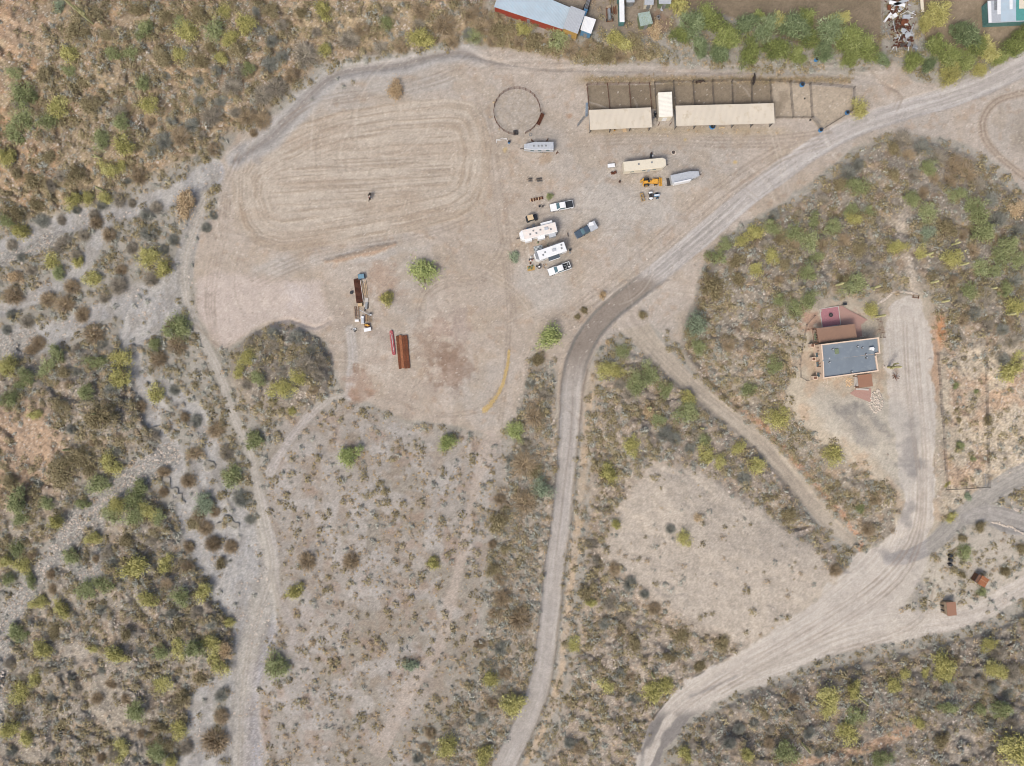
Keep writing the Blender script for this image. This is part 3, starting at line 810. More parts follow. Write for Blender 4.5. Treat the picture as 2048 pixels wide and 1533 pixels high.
def thing(name, label, cat, u, v, deg=0.0, group=None, h=0.0):
    o = bpy.data.objects.new(name, None)
    COL.objects.link(o)
    o.location = at(u, v, h)
    o.rotation_euler = (0, 0, R(deg))
    o.empty_display_size = 0.3
    return tag(o, label, cat, group)

def dup(root, loc, rz=None, label=None, scale=None):
    c = root.copy()
    COL.objects.link(c)
    c.location = loc
    if rz is not None:
        c.rotation_euler = (0, 0, rz)
    if scale is not None:
        c.scale = scale
    if label:
        c['label'] = label
    for ch in root.children:
        d = ch.copy()
        COL.objects.link(d)
        d.parent = c
        for g in ch.children:
            e = g.copy()
            COL.objects.link(e)
            e.parent = d
    return c

# ------------------------------------------------------------------ vegetation
def leafmat(name, hexes, k=0.62, rough=0.7):
    m = bpy.data.materials.new(name)
    m.use_nodes = True
    t = m.node_tree
    b = t.nodes['Principled BSDF']
    b.inputs['Roughness'].default_value = rough
    b.inputs['Specular IOR Level'].default_value = 0.15
    g = t.nodes.new('ShaderNodeNewGeometry')
    oi = t.nodes.new('ShaderNodeObjectInfo')
    at_ = t.nodes.new('ShaderNodeAttribute')
    at_.attribute_name = 'tint'
    ad = t.nodes.new('ShaderNodeMath')
    ad.operation = 'MULTIPLY_ADD'
    ad.inputs[1].default_value = 0.45
    t.links.new(g.outputs['Random Per Island'], ad.inputs[0])
    a2 = t.nodes.new('ShaderNodeMath')
    a2.operation = 'MULTIPLY_ADD'
    a2.inputs[1].default_value = 0.25
    t.links.new(oi.outputs['Random'], a2.inputs[0])
    a3 = t.nodes.new('ShaderNodeMath')
    a3.operation = 'MULTIPLY'
    a3.inputs[1].default_value = 0.35
    t.links.new(at_.outputs['Fac'], a3.inputs[0])
    t.links.new(a3.outputs[0], a2.inputs[2])
    t.links.new(a2.outputs[0], ad.inputs[2])
    cr = t.nodes.new('ShaderNodeValToRGB')
    els = cr.color_ramp.elements
    n = len(hexes)
    while len(els) < n:
        els.new(0.5)
    for i, h in enumerate(hexes):
        els[i].position = i / (n - 1)
        els[i].color = (*lin(h, k), 1)
    t.links.new(ad.outputs[0], cr.inputs['Fac'])
    t.links.new(cr.outputs['Color'], b.inputs['Base Color'])
    return m

LEAF = dict(
    y=leafmat('yellow_green_leaves', ['6f684a', '96925a', 'aca86c', 'c0bc8a'], 1.02),
    g=leafmat('green_leaves', ['5a5a44', '798058', '91986c', 'a9ae86'], 0.98),
    b=leafmat('blue_green_leaves', ['5a6052', '7b8770', '94a086', 'b0b8a0'], 0.95),
    o=leafmat('olive_leaves', ['5a5040', '786e52', '8f8566', 'a89e80'], 0.98),
    t=leafmat('dry_tan_leaves', ['7a6850', 'a89272', 'c0ac8c', 'd2c4a6'], 0.95),
    d=leafmat('dark_grey_twigs', ['6a645a', '857e72', '9a9384', 'b0a99a'], 1.1),
    s=leafmat('blue_grey_scrub', ['60605a', '7b7c74', '92948a', 'aaaba0'], 0.98),
    n=leafmat('brown_twigs', ['695e4c', '877862', '9c8c72', 'b0a085'], 1.1),
    w=leafmat('straw_grass', ['7c6a4a', 'a48c62', 'bda67a', 'cdbb92'], 0.9),
)

def foliage_arrays(n, clumps, flat, ll, lw, rng, droop=0.2, hole=0.0):
    """thin leaf sprays grouped in clumps, unit crown radius, base at z = 0"""
    # clump centres on a lumpy dome
    cc = []
    ph = rng.uniform(0, 6.28, 3)
    while len(cc) < clumps:
        p = rng.normal(size=3)
        p /= np.linalg.norm(p)
        r_ = rng.uniform(0.25, 0.82) if rng.random() < 0.45 else rng.uniform(0.6, 0.84)
        an_ = math.atan2(p[1], p[0])
        p = p * r_ * (0.82 + 0.2 * math.sin(2 * an_ + ph[0]) + 0.16 * math.sin(3 * an_ + ph[1]) + 0.1 * math.sin(5 * an_ + ph[2]))
        p[2] = abs(p[2]) * flat * 1.0 + 0.25 * flat
        if hole and rng.random() < hole and p[0] > 0.1:
            continue
        cc.append(p)
    cc = np.array(cc)
    ct = rng.random(clumps)
    cs = rng.uniform(0.08, 0.26, clumps)
    k = rng.integers(0, clumps, n)
    off = rng.normal(size=(n, 3)) * cs[k][:, None] * np.array([1, 1, 0.6])
    c = cc[k] + off
    d = c - np.array([0, 0, 0.1 * flat])
    d = d / np.maximum(np.linalg.norm(d, axis=1, keepdims=True), 1e-4)
    d = d * 0.8 + rng.normal(size=(n, 3)) * 0.6
    d[:, 2] -= droop
    d /= np.linalg.norm(d, axis=1, keepdims=True)
    e = np.cross(d, np.array([0, 0, 1.0]) + rng.normal(size=(n, 3)) * 0.5)
    e /= np.maximum(np.linalg.norm(e, axis=1, keepdims=True), 1e-4)
    L = ll * rng.uniform(0.6, 1.4, (n, 1))
    Wd = lw * rng.uniform(0.6, 1.4, (n, 1))
    v = np.stack([c - d * L / 2 - e * Wd * 0.2, c - d * L * 0.1 + e * Wd / 2 * -1, c + d * L / 2, c - d * L * 0.1 + e * Wd / 2], 1)
    v[:, :, 2] = np.maximum(v[:, :, 2], 0.02)
    tint = np.clip(ct[k] * 0.8 + (c[:, 2] / max(flat, .1)) * 0.0 + rng.random(n) * 0.2, 0, 1)
    return v, tint

def twig_arrays(n, rng, flat=0.7, lw=0.03):
    """bare shrub: thin forked twigs fanning out from the root"""
    v = []
    for i in range(n):
        a = rng.uniform(0, 2 * math.pi)
        el = math.acos(rng.uniform(0.05, 0.95))
        r_ = rng.uniform(0.55, 1.0)
        st = rng.uniform(0.1, 0.55)
        d = np.array([math.cos(a) * math.sin(el), math.sin(a) * math.sin(el), math.cos(el) * flat])
        p0 = d * r_ * st
        a2 = a + rng.normal() * 0.5
        p1 = np.array([math.cos(a2) * math.sin(el), math.sin(a2) * math.sin(el), math.cos(el) * flat]) * r_
        e = np.cross(p1 - p0, rng.normal(size=3))
        e = e / np.linalg.norm(e) * lw * rng.uniform(0.6, 1.3)
        v.append([p0 - e, p0 + e, p1 + e * 0.4, p1 - e * 0.4])
    v = np.array(v)
    v[:, :, 2] = np.maximum(v[:, :, 2], 0.01)
    return v, rng.random(n)

def tuft_arrays(n, rng, flat=0.7, sz=0.5):
    """low dense bush: leafy flakes over a lumpy dome, a few thin stems sticking out"""
    ph = rng.uniform(0, 6.28, 2)
    v = []
    for i in range(n):
        a = rng.uniform(0, 6.28)
        z = rng.uniform(0.0, 1.0)
        rr = math.sqrt(1 - z * z) * rng.uniform(0.35, 0.95) * (0.85 + 0.2 * math.sin(2 * a + ph[0]) + 0.12 * math.sin(3 * a + ph[1]))
        c = np.array([math.cos(a) * rr, math.sin(a) * rr, z * flat * rng.uniform(.6, 1)])
        nr = np.array([math.cos(a) * rr, math.sin(a) * rr, z + 0.5]) + rng.normal(size=3) * 0.5
        nr /= np.linalg.norm(nr)
        d = np.cross(nr, rng.normal(size=3))
        d /= np.linalg.norm(d)
        e = np.cross(nr, d)
        s1, s2 = sz * rng.uniform(.5, 1.1), sz * rng.uniform(.15, .5)
        v.append([c - d * s1 * .5, c - e * s2 * .5, c + d * s1 * .5, c + e * s2 * .5])
    v = np.array(v)
    v[:, :, 2] = np.maximum(v[:, :, 2], 0.01)
    return v, rng.random(n)

def quads_mesh(name, v, tint, m):
    n = len(v)
    me = bpy.data.meshes.new(name)
    me.vertices.add(n * 4)
    me.vertices.foreach_set('co', v.reshape(-1, 3).astype(np.float32).ravel())
    me.loops.add(n * 4)
    me.polygons.add(n)
    me.polygons.foreach_set('loop_start', np.arange(0, n * 4, 4, dtype=np.int32))
    me.loops.foreach_set('vertex_index', np.arange(n * 4, dtype=np.int32))
    a = me.attributes.new('tint', 'FLOAT', 'POINT')
    a.data.foreach_set('value', np.repeat(tint, 4).astype(np.float32))
    me.update(calc_edges=True)
    me.materials.append(m)
    return me

def limbs_mesh(name, rng, flat, m, r0=0.045):
    mb = MB()
    for i in range(5):
        a = rng.uniform(0, 6.28)
        p0 = Vector((rng.normal() * 0.03, rng.normal() * 0.03, -0.05))
        p1 = Vector((math.cos(a) * 0.3, math.sin(a) * 0.3, 0.45 * flat))
        mb.cyl(p0, p1, r0, r0 * 0.55, 5)
        for j in range(3):
            a2 = a + rng.normal() * 0.7
            p2 = Vector((math.cos(a2) * 0.7, math.sin(a2) * 0.7, rng.uniform(0.5, 1.0) * flat))
            mb.cyl(p1, p2, r0 * 0.5, r0 * 0.12, 4)
    me = bpy.data.meshes.new(name)
    me.from_pydata(mb.v, [], mb.f)
    me.materials.append(m)
    return me

VAR = {}
LEAF['L'] = leafmat('fresh_lime_leaves', ['626a44', '84905a', '9ca56c', 'b2b884'], 1.0)
for tone in 'ygbotL':
    VAR[tone] = []
    for q in range(9 if tone in 'ygo' else 5):
        fl = {'y': 0.7, 'g': 0.7, 'b': 0.8, 'o': 0.6, 't': 0.7, 'L': 0.8}[tone]
        v_, ti = foliage_arrays(1900, int(RNG.integers(22, 46)), fl, 0.15, 0.052, RNG, 0.15, 0.45)
        VAR[tone].append((quads_mesh('crown', v_, ti, LEAF[tone]), limbs_mesh('trunk', RNG, fl, M['bark'])))
for tone in 'dsn':
    VAR[tone] = []
    for q in range(8):
        v_, ti = twig_arrays(900, RNG, 0.7, 0.014)
        v2, t2 = foliage_arrays(420, 30, 0.65, 0.13, 0.04, RNG, 0.0, 0.3)
        VAR[tone].append((quads_mesh('crown', np.concatenate([v_, v2]), np.concatenate([ti, t2]), LEAF[tone]), limbs_mesh('trunk', RNG, 0.6, M['palebark'], 0.03)))
# big soft feathery trees of the row north of the pens
LEAF['F'] = leafmat('willow_green_leaves', ['3c402a', '667044', '8b9458', 'aab07c'], 0.95)
LEAF['B'] = leafmat('soft_green_leaves', ['3e4632', '647250', '889670', 'acb892'], 0.92)
for tone, src in (('F', 'F'), ('B', 'B'), ('Y', 'y')):
    VAR[tone] = []
    for q in range(3):
        v_, ti = foliage_arrays(3900, 30, 1.0, 0.27, 0.036, RNG, 0.05, 0.2)
        v_ = v_ + np.array([0.0, 0.0, 0.0])
        VAR[tone].append((quads_mesh('crown', v_, ti, LEAF[src]), limbs_mesh('trunk', RNG, 1.0, M['bark'], 0.05)))

def plant(name, label, cat, u, v, r, tone, group=None):
    cm, tm = random.choice(VAR[tone])
    o = bpy.data.objects.new(name, None)
    COL.objects.link(o)
    p = at(u, v)
    # keep the crown (not the foot) over the surveyed spot
    hh = r * MPP * 0.5
    k = (CAM_H - p.z - hh) / (CAM_H - p.z)
    o.location = (p.x * k, p.y * k, p.z - 0.05)
    rr = r * MPP * (1.12 if tone in 'ygbotL' else 1.08)
    o.scale = (rr * random.uniform(0.8, 1.22), rr * random.uniform(0.8, 1.2), rr * random.uniform(0.85, 1.1))
    o.rotation_euler = (0, 0, random.uniform(0, 6.28))
    tag(o, label, cat, group)
    for nm, me in (('crown', cm), ('trunk', tm)):
        c = bpy.data.objects.new(nm, me)
        COL.objects.link(c)
        c.parent = o
    return o

TONE = dict(y='yellow-green', g='green', b='pale blue-green', o='olive brown', t='dry tan', d='dark grey leafless', s='blue-grey', n='brown leafless', F='green', B='blue-green', L='lime', Y='yellow-green')

def parse(s):
    out = []
    for tok in s.split():
        a = tok.split(',')
        out.append((float(a[0]), float(a[1]), float(a[2]), a[3]))
    return out

# singled-out plants, each with its own label: u v r tone | kind | label
SINGLE = """
849,544,28,L|desert_tree|big bright green round tree alone on the bare yard, east of the junk row
774,596,18,y|desert_tree|pale lime loose-crowned tree just right of the scrap and lumber row
700,911,25,L|desert_tree|fresh green bushy tree on the scrubby meadow, left of the two below the yard
895,886,22,L|desert_tree|round green tree at the edge of the meadow under the straw curve
1099,674,28,L|desert_tree|dense green round tree left of the gravel road bend
1084,978,24,b|desert_tree|pale blue-green round tree hugging the west side of the gravel road
1034,863,22,L|desert_tree|light green tree at the top of the dark scrub strip beside the gravel road
549,1334,26,g|desert_tree|broad green tree between the wash track and the lower meadow
822,1332,14,b|desert_bush|small pale green bush alone low on the open meadow
862,1130,16,y|desert_bush|bright yellow-green bush in the middle of the open meadow
590,1184,17,y|desert_bush|lime bush where the wheel tracks meet the wide wash
892,1494,27,y|desert_tree|large yellow-green tree at the bottom edge left of the gravel road
1022,1410,25,y|desert_tree|yellow-green tree close against the west edge of the lower gravel road
1369,1078,15,y|desert_bush|vivid yellow bush alone on the pale cleared pad
1342,1060,11,s|desert_bush|blue-grey shrub touching the vivid yellow bush on the pale pad
1397,1036,8,t|desert_bush|small tan shrub up-right of the blue-grey shrub on the pale pad
1558,836,27,y|desert_tree|big yellow-green tree below left of the house beside its drive
1668,908,24,y|desert_tree|golden-green tree at the left edge of the house turning area
1722,1018,12,g|desert_bush|small deep green bush beside the ring of stones below the turning area
1743,619,16,y|desert_bush|golden bush at the corner of the patio behind the house
370,402,27,t|desert_tree|dry tan dead tree where the washes meet left of the arena
295,514,24,y|desert_tree|yellow-green tree between the two west washes, left of a pair
330,536,21,y|desert_tree|yellow-green tree between the two west washes, right of a pair
350,655,25,g|desert_tree|green topped tree at the head of the thicket island in the wash
350,690,25,n|desert_bush|brown bare thicket under the green tree on the wash island
312,719,24,n|desert_bush|brown bare bush at the lower tip of the wash island
310,790,21,y|desert_bush|round yellow bush alone in the grey wash
460,955,28,g|desert_tree|large green tree between the wash and the west wheel track
408,1008,22,b|desert_bush|pale green round bush in the middle of the grey wash
507,884,22,g|desert_tree|green tree right beside the west wheel track above the meadow
400,1185,19,y|desert_tree|bright green tree on the lip of the bottom-left hill over the wash
455,1247,13,y|desert_bush|small lime bush on the very edge of the bottom-left hill
192,838,24,o|desert_bush|olive round bush standing apart on the left hill
562,778,22,y|desert_tree|yellow-green tree at the foot of the round scrubby mound
585,823,12,y|desert_bush|low yellow bush just under the round scrubby mound
700,1125,18,n|desert_bush|bare brown bush, right of two at the middle of the meadow
612,1125,24,n|desert_bush|large bare brown bush, left of two at the middle of the meadow
1725,215,21,y|desert_tree|yellow-green bushy tree at the corner of the last horse pen
790,178,18,t|desert_bush|tan weedy bush above the riding arena
1206,591,9,t|desert_bush|small orange-green bush on the upper shoulder of the road bend
1169,621,8,o|desert_bush|small olive bush left of the dark road bend
1155,634,6,o|desert_bush|tiny olive bush beside another left of the dark road bend
1286,631,10,o|desert_bush|small olive bush in the fork of the road and the dirt lane
1246,704,16,g|desert_bush|green bush at the tip of the middle hill under the fork
1216,686,7,t|desert_bush|tiny yellow bush right of the road above the middle hill
1100,392,8,g|desert_bush|small green shrub at the end of the log pile
1028,513,12,b|desert_bush|grey-green low shrub left of the lower motorhome
840,68,25,y|desert_tree|lime green tree above the ditch left of the red-sided building
887,45,28,n|desert_tree|big bare brown tree right of the lime tree above the ditch
840,18,22,n|desert_tree|bare brown tree at the top edge left of the red-sided building
1115,75,23,g|desert_tree|green tree against the pale blue shed
1355,6,24,y|desert_tree|bright lime tree at the top edge right of the white sheds
1214,951,24,y|desert_tree|yellow-green tree right of the gravel road on the middle hill
1264,893,18,y|desert_bush|pale loose shrub on the middle hill above the cleared pad
1234,1050,13,y|desert_bush|yellow shrub at the left rim of the pale pad
1902,1036,11,y|desert_bush|lime bush in the fork of the two gravel lanes
1936,993,9,b|desert_bush|pale green cactus-like bush below the wire garden
1962,1056,13,o|desert_bush|olive bush on the top rim of the shed island
1930,1108,14,g|desert_bush|round olive green bush right of the black bins
1926,1078,10,o|desert_bush|brown-green bush above the round one near the black bins
1965,1186,12,g|desert_bush|deep green bush under the rusty orange shed
1924,1150,9,o|desert_bush|olive bush left of the rusty orange shed
2012,1144,12,o|desert_bush|olive bush right of the rusty orange shed
2044,1098,11,o|desert_bush|olive bush cut by the right edge on the shed island
1978,843,11,o|desert_bush|olive bush on the right fence line of the wire garden
1919,841,6,o|desert_bush|tiny golden-green plant mid garden
1911,773,9,g|desert_bush|green plant pair high in the wire garden
1953,783,6,g|desert_bush|small green plant near the right garden fence, upper part
1921,893,9,g|desert_bush|two-lobed green plant in the lower middle of the garden
1946,918,7,g|desert_bush|green plant near the lower right garden fence
1896,968,7,y|desert_bush|yellow-green plant at the lower left garden corner
1673,1143,14,n|desert_bush|brown bush at the right rim of the pale pad
1308,1384,25,y|desert_tree|yellow-green tree by the lower drive, left of a touching pair
1336,1372,18,y|desert_tree|yellow-green tree by the lower drive, right of a touching pair
1362,1269,18,o|desert_bush|olive bush left of the wide lower drive, largest in the thin scrub
1374,1514,18,y|desert_bush|lime bush beside the dark lower drive at the bottom edge
1897,1329,28,y|desert_tree|large lime tree nearest the lower drive on the bottom-right hill
1886,1350,18,y|desert_tree|lime tree touching the underside of the largest lime tree, bottom-right hill
1851,1347,11,y|desert_bush|small lime bush left of the largest lime tree, bottom-right hill
1811,1349,12,y|desert_bush|small lime bush at the stony rim of the bottom-right hill
2036,1504,32,y|desert_tree|big yellow-green tree filling the bottom-right corner
1979,1292,14,y|desert_bush|pale lime bush at the upper rim of the bottom-right hill
1908,1347,8,o|desert_bush|tiny olive bush right beside the largest lime tree
"""
# hillside plants: many of a kind, told apart only by hill and colour
HILLS = [
 ('upper left stony orange hill', """148,60,20,o 138,108,18,y 135,140,14,g 85,150,20,o 42,185,20,g 60,195,18,g 112,215,20,y 50,238,22,g 30,270,20,g 10,310,22,y 65,363,22,o 92,240,16,g 175,208,20,o
 28,145,14,g 283,165,16,g 283,60,18,g 295,208,20,y 240,242,16,g 200,280,20,g 245,293,24,y 215,338,22,y 150,348,18,o 370,60,22,y 358,45,14,g 425,60,20,g 458,75,18,y 495,135,18,g 488,45,20,y 445,22,16,y
 355,112,18,y 322,118,16,o 400,120,16,o 260,105,16,g 225,108,14,g 95,313,16,o 270,17,16,o 118,10,14,b 328,158,8,g 647,18,24,y 650,100,16,y 772,45,14,g 567,68,12,y 595,58,12,g 725,80,10,o 752,15,12,g
 540,20,16,o 600,25,14,o 700,30,12,o 470,100,14,o 420,95,14,o 395,30,16,o 330,30,14,o 190,20,14,o 210,70,14,o 340,85,12,g 385,90,12,y 205,145,12,o 165,165,14,o 20,110,10,o 30,345,14,o 130,250,12,o 175,250,12,y 250,180,10,o
 140,399,20,y 175,396,16,y 210,394,14,y 28,429,22,o 70,409,18,o 40,464,18,y 8,440,14,g 100,385,12,o 265,270,12,o 240,330,14,y 310,190,10,y 440,110,14,y 505,100,10,y"""),
 ('upper left hill foot above the ditch', """460,170,24,d 420,230,24,d 358,270,22,n 490,230,26,n 425,298,16,n 275,350,20,n 235,220,18,d 325,280,18,s 607,105,28,d 562,112,18,s 560,48,14,d 632,62,14,d 697,75,26,d 722,55,16,n 762,95,18,d
 800,92,18,n 550,172,26,d 580,150,18,n 522,188,24,d 537,125,22,s 522,238,20,n 837,45,16,d 905,80,16,n 675,160,7,s 687,175,8,s 706,165,7,o 625,200,8,s 515,60,12,s 480,140,16,d 440,200,16,s 395,200,14,s 470,225,14,d 505,265,12,n
 380,250,16,s 400,270,14,d 340,240,12,s 300,245,14,n 345,300,10,s 300,300,12,s 200,410,14,s 255,360,12,s 235,400,16,d 150,420,12,s 185,430,14,d 80,440,14,s 120,440,12,d 20,490,14,d 262,406,14,d
 330,150,12,s 395,160,12,s 430,140,12,s 250,215,16,n 180,300,10,d 90,330,10,s 120,350,12,d 100,370,14,d 30,205,14,d 75,215,14,n 660,50,12,d 540,80,14,s 510,20,12,s 740,50,10,s 775,20,12,d 620,30,10,s"""),
 ('west flats between the washes', """48,464,12,d 188,444,18,n 120,489,20,d 215,469,18,n 295,466,20,s 260,496,16,d 233,571,18,d 300,559,18,d 140,574,18,n 125,609,22,n 92,599,18,n 22,591,22,n 50,644,16,d 160,629,18,n 205,596,12,d 163,594,10,n
 183,669,24,n 295,604,10,s 280,594,8,s 360,609,6,s 265,681,7,d 75,686,14,n 240,540,12,n 40,515,12,s 60,540,14,d 20,630,14,s 10,660,12,s 85,655,10,o 95,670,8,y 120,640,10,n 150,510,14,d 165,470,12,d 220,435,12,o 290,430,16,s 310,415,14,d
 325,500,14,s 345,480,12,s 100,524,18,y 115,544,16,g 153,521,14,y 185,556,20,y 195,534,12,g 223,519,12,g 30,556,14,t 92,646,9,t 243,644,6,t 310,690,16,g 230,615,10,n 250,520,10,d 425,430,12,s 410,455,12,s 395,480,10,s 275,440,10,o
 385,530,8,s 390,680,6,s 380,750,8,t 350,740,10,o 285,745,8,n"""),
 ('left hill south of the west washes', """193,726,20,g 235,719,20,y 235,754,22,y 93,736,20,g 113,711,18,g 15,734,24,y 170,783,18,g 15,798,20,g 70,830,14,y 118,813,16,o 215,918,20,y 220,938,18,y 280,910,9,g 155,918,22,o 120,950,24,o 193,968,20,g
 30,1005,22,g 42,1038,18,g 90,1005,16,g 108,1045,20,y 50,755,16,g 125,745,14,o 60,700,14,n 150,700,14,d 165,720,12,d 200,690,14,s 45,770,14,g 135,770,12,n 150,745,12,s 90,785,12,o 218,778,18,s 235,800,10,s 262,770,10,s 45,935,12,y
 165,1010,16,g 225,900,18,s 270,880,10,o 300,873,18,d 240,850,10,s 185,885,12,n 130,920,12,g 15,960,14,o 60,985,12,y 140,860,12,s 15,880,10,o 110,890,10,d 175,940,14,o 75,965,12,s 30,1100,18,g 8,1120,16,y 12,1160,16,g 60,1110,12,n"""),
 ('bottom left hill', """278,980,19,g 235,1010,20,y 262,1003,22,g 290,1028,20,y 225,1030,18,g 315,1035,14,g 265,1035,18,g 205,1025,12,o 188,1078,16,y 140,1113,20,g 45,1133,18,y 270,1135,24,y 328,1130,22,y 250,1085,18,o
 360,1194,20,g 170,1182,18,g 205,1172,20,g 80,1207,18,y 122,1222,19,y 295,1199,18,y 35,1267,22,g 37,1292,12,y 80,1307,20,y 67,1359,20,y 37,1387,22,y 185,1299,14,y 228,1309,20,y 320,1304,16,g 350,1299,16,y 388,1299,22,g
 420,1289,20,y 450,1302,17,t 430,1334,20,y 360,1339,12,y 320,1369,16,y 363,1399,22,o 270,1424,22,g 313,1457,20,o 355,1459,18,y 240,1499,20,y 313,1507,18,g 400,1357,14,o 170,1234,12,g 15,1462,18,y 355,1254,16,o 250,1269,16,o
 108,1264,14,o 300,1160,12,o 330,1170,12,n 390,1230,14,d 375,1270,12,d 420,1250,12,s 210,1110,14,d 190,1120,12,n 300,1080,14,d 225,1130,12,s 240,1160,12,s 100,1150,14,n 105,1180,14,n 60,1160,14,g 130,1180,10,o 160,1140,10,s 200,1220,12,s
 340,1230,12,s 300,1260,10,s 280,1300,12,s 205,1340,14,s 220,1370,12,n 250,1400,12,n 190,1400,16,n 140,1360,12,s 150,1380,12,d 100,1400,12,s 95,1340,12,d 50,1330,10,n 45,1355,12,d 280,1340,12,o 410,1400,10,s 340,1420,12,d 280,1470,12,n
 330,1490,14,o 370,1500,14,d 200,1520,12,n 225,1510,14,d 15,1330,12,d 50,1480,16,y 20,1505,14,s 110,1510,14,s 160,1440,10,d 170,1410,8,o 340,1525,14,y 270,1520,12,s 130,1440,8,o 400,1430,10,o"""),
 ('wash bed', """348,780,14,s 278,813,14,n 345,818,9,s 368,835,12,n 390,843,16,s 385,908,17,n 450,908,20,d 430,860,20,n 325,945,15,n 373,963,17,n 325,985,15,n 343,1010,11,n 383,990,8,n 360,1068,11,n 375,1095,12,n 423,1090,22,n
 460,1095,15,n 480,1073,7,n 440,1130,14,o 408,1058,18,n 395,1033,16,n 428,1025,12,n 480,1000,24,s 338,1075,11,n 365,1108,10,d 372,1135,14,n 345,1120,8,s 440,1394,16,s 440,1437,18,n 425,1487,26,n 445,1522,12,t 385,770,10,n 380,800,8,n
 425,850,10,s 445,830,8,o 405,870,8,s 385,1050,14,o 500,1040,14,s 380,800,8,t 360,885,7,s 470,870,8,t 420,890,7,t 425,965,10,t 500,1000,8,d 510,1190,8,s 520,1110,8,t 280,800,9,s 270,790,7,d 400,760,7,s"""),
 ('round scrubby mound', """493,716,18,y 480,742,14,y 587,716,12,y 542,694,16,d 597,756,16,y 610,730,20,d 635,750,18,d 620,700,14,s 560,745,14,d 575,790,14,s 640,720,14,d 590,675,16,s 545,668,14,s 530,720,12,y 500,690,14,d 490,770,14,d
 515,760,14,g 560,680,12,o 625,780,12,n 515,800,10,n 620,815,9,s 515,700,12,o 545,765,10,y"""),
 ('scrub strip west of the gravel road', """1090,790,19,d 1069,833,26,n 1049,930,26,n 1070,945,14,o 1049,1005,24,n 996,1043,24,o 1039,1242,26,n 982,1359,18,y 970,1512,20,y 937,1427,12,g 1000,1000,14,n 1020,920,12,s 1060,770,12,s 1080,750,9,s 1050,890,16,d
 1010,1100,16,o 985,1090,14,n 1000,1160,16,n 985,1140,14,o 1005,1200,18,n 990,1230,14,n 960,1290,12,n 1000,1300,16,s 985,1330,12,s 960,1310,10,o 1010,1350,14,n 1030,1320,10,s 1005,1390,14,d 985,1410,12,n 960,1440,14,s 940,1390,12,n
 925,1400,10,s 920,1450,14,d 860,1470,16,n 840,1460,10,s 850,1500,14,n 920,1500,12,s 835,1520,14,s 950,1500,12,o 1010,1480,12,s 1060,1075,8,n 1035,1075,10,o 1065,1090,7,n 1045,1130,10,n 980,1170,10,n 1020,1040,12,o 1088,1090,8,d
 965,1020,8,t 1075,1050,7,o 1075,720,14,o 1100,730,12,n 1110,720,8,o 1065,700,8,n 1085,705,8,o"""),
 ('middle hill between the gravel road and the lane', """1319,840,16,g 1375,798,16,y 1375,825,20,g 1396,830,12,g 1274,773,18,g 1332,780,16,g 1417,908,20,y 1445,923,14,y 1478,895,16,y 1512,933,20,y 1197,1035,8,y 1211,741,18,y 1299,746,22,g 1276,756,18,g
 1234,744,16,y 1184,1091,16,d 1194,1123,14,d 1174,1189,16,o 1184,1207,14,y 1149,1292,14,y 1214,1369,14,y 1402,1284,12,o 1337,1317,14,o 1382,1312,11,d 1447,1284,16,o 1469,1302,12,o 1399,1334,14,o 1269,1484,12,o 1292,1414,9,o
 1120,1362,6,y 1124,1387,7,y 1149,1527,12,y 1289,1444,7,o 1314,1269,9,o 1210,720,10,n 1240,770,14,d 1260,790,14,d 1220,790,12,n 1250,830,12,n 1210,830,12,g 1190,840,12,d 1300,820,14,t 1290,860,12,s 1330,870,16,s 1350,880,16,s 1390,870,16,d
 1410,880,16,g 1380,900,14,s 1420,850,10,s 1440,870,12,o 1460,940,10,s 1490,960,14,s 1180,880,9,y 1200,890,12,o 1230,900,10,n 1190,930,10,o 1195,970,12,n 1210,1000,10,s 1240,930,10,n 1290,900,10,n 1260,945,10,s 1320,920,8,s 1345,915,8,s
 1370,930,10,o 1240,1000,9,n 1184,1012,7,o 1205,1060,8,s 1230,1140,14,n 1260,1170,16,s 1290,1190,14,s 1220,1210,16,d 1250,1230,16,d 1210,1250,14,s 1240,1260,16,n 1200,1180,12,d 1280,1240,12,s 1180,1250,12,n 1190,1280,12,n 1270,1290,14,o 1265,1310,12,o
 1340,1290,12,s 1320,1310,10,s 1170,1310,8,d 1310,1220,14,n 1180,1340,12,n 1190,1360,10,s 1240,1350,14,s 1230,1290,10,s 1260,1360,14,n 1160,1330,12,n 1170,1370,10,o 1180,1390,10,s 1240,1390,10,g 1270,1400,14,s 1160,1440,12,n 1140,1490,16,s 1160,1500,14,n
 1230,1475,9,g 1210,1490,12,d 1190,1500,12,s 1270,1450,12,d 1170,1450,10,s 1200,1430,10,s 1300,1470,6,o 1440,1320,10,s 1380,1340,10,s 1310,1340,12,n 1345,1345,8,n 1410,1230,10,o 1425,1228,8,g 1400,1235,9,o 1492,1265,9,o 1576,1033,18,o 1661,1048,6,o 1648,1106,9,o
 1603,888,13,y 1620,910,10,o 1590,915,8,g 1648,1120,10,n 1610,950,8,o 1640,960,10,o 1670,975,8,g 1700,1000,10,n 1755,1000,16,n 1740,1060,14,n 1720,1080,12,n 1730,1100,10,n 1700,1120,8,n 1275,955,7,n 1300,930,7,o"""),
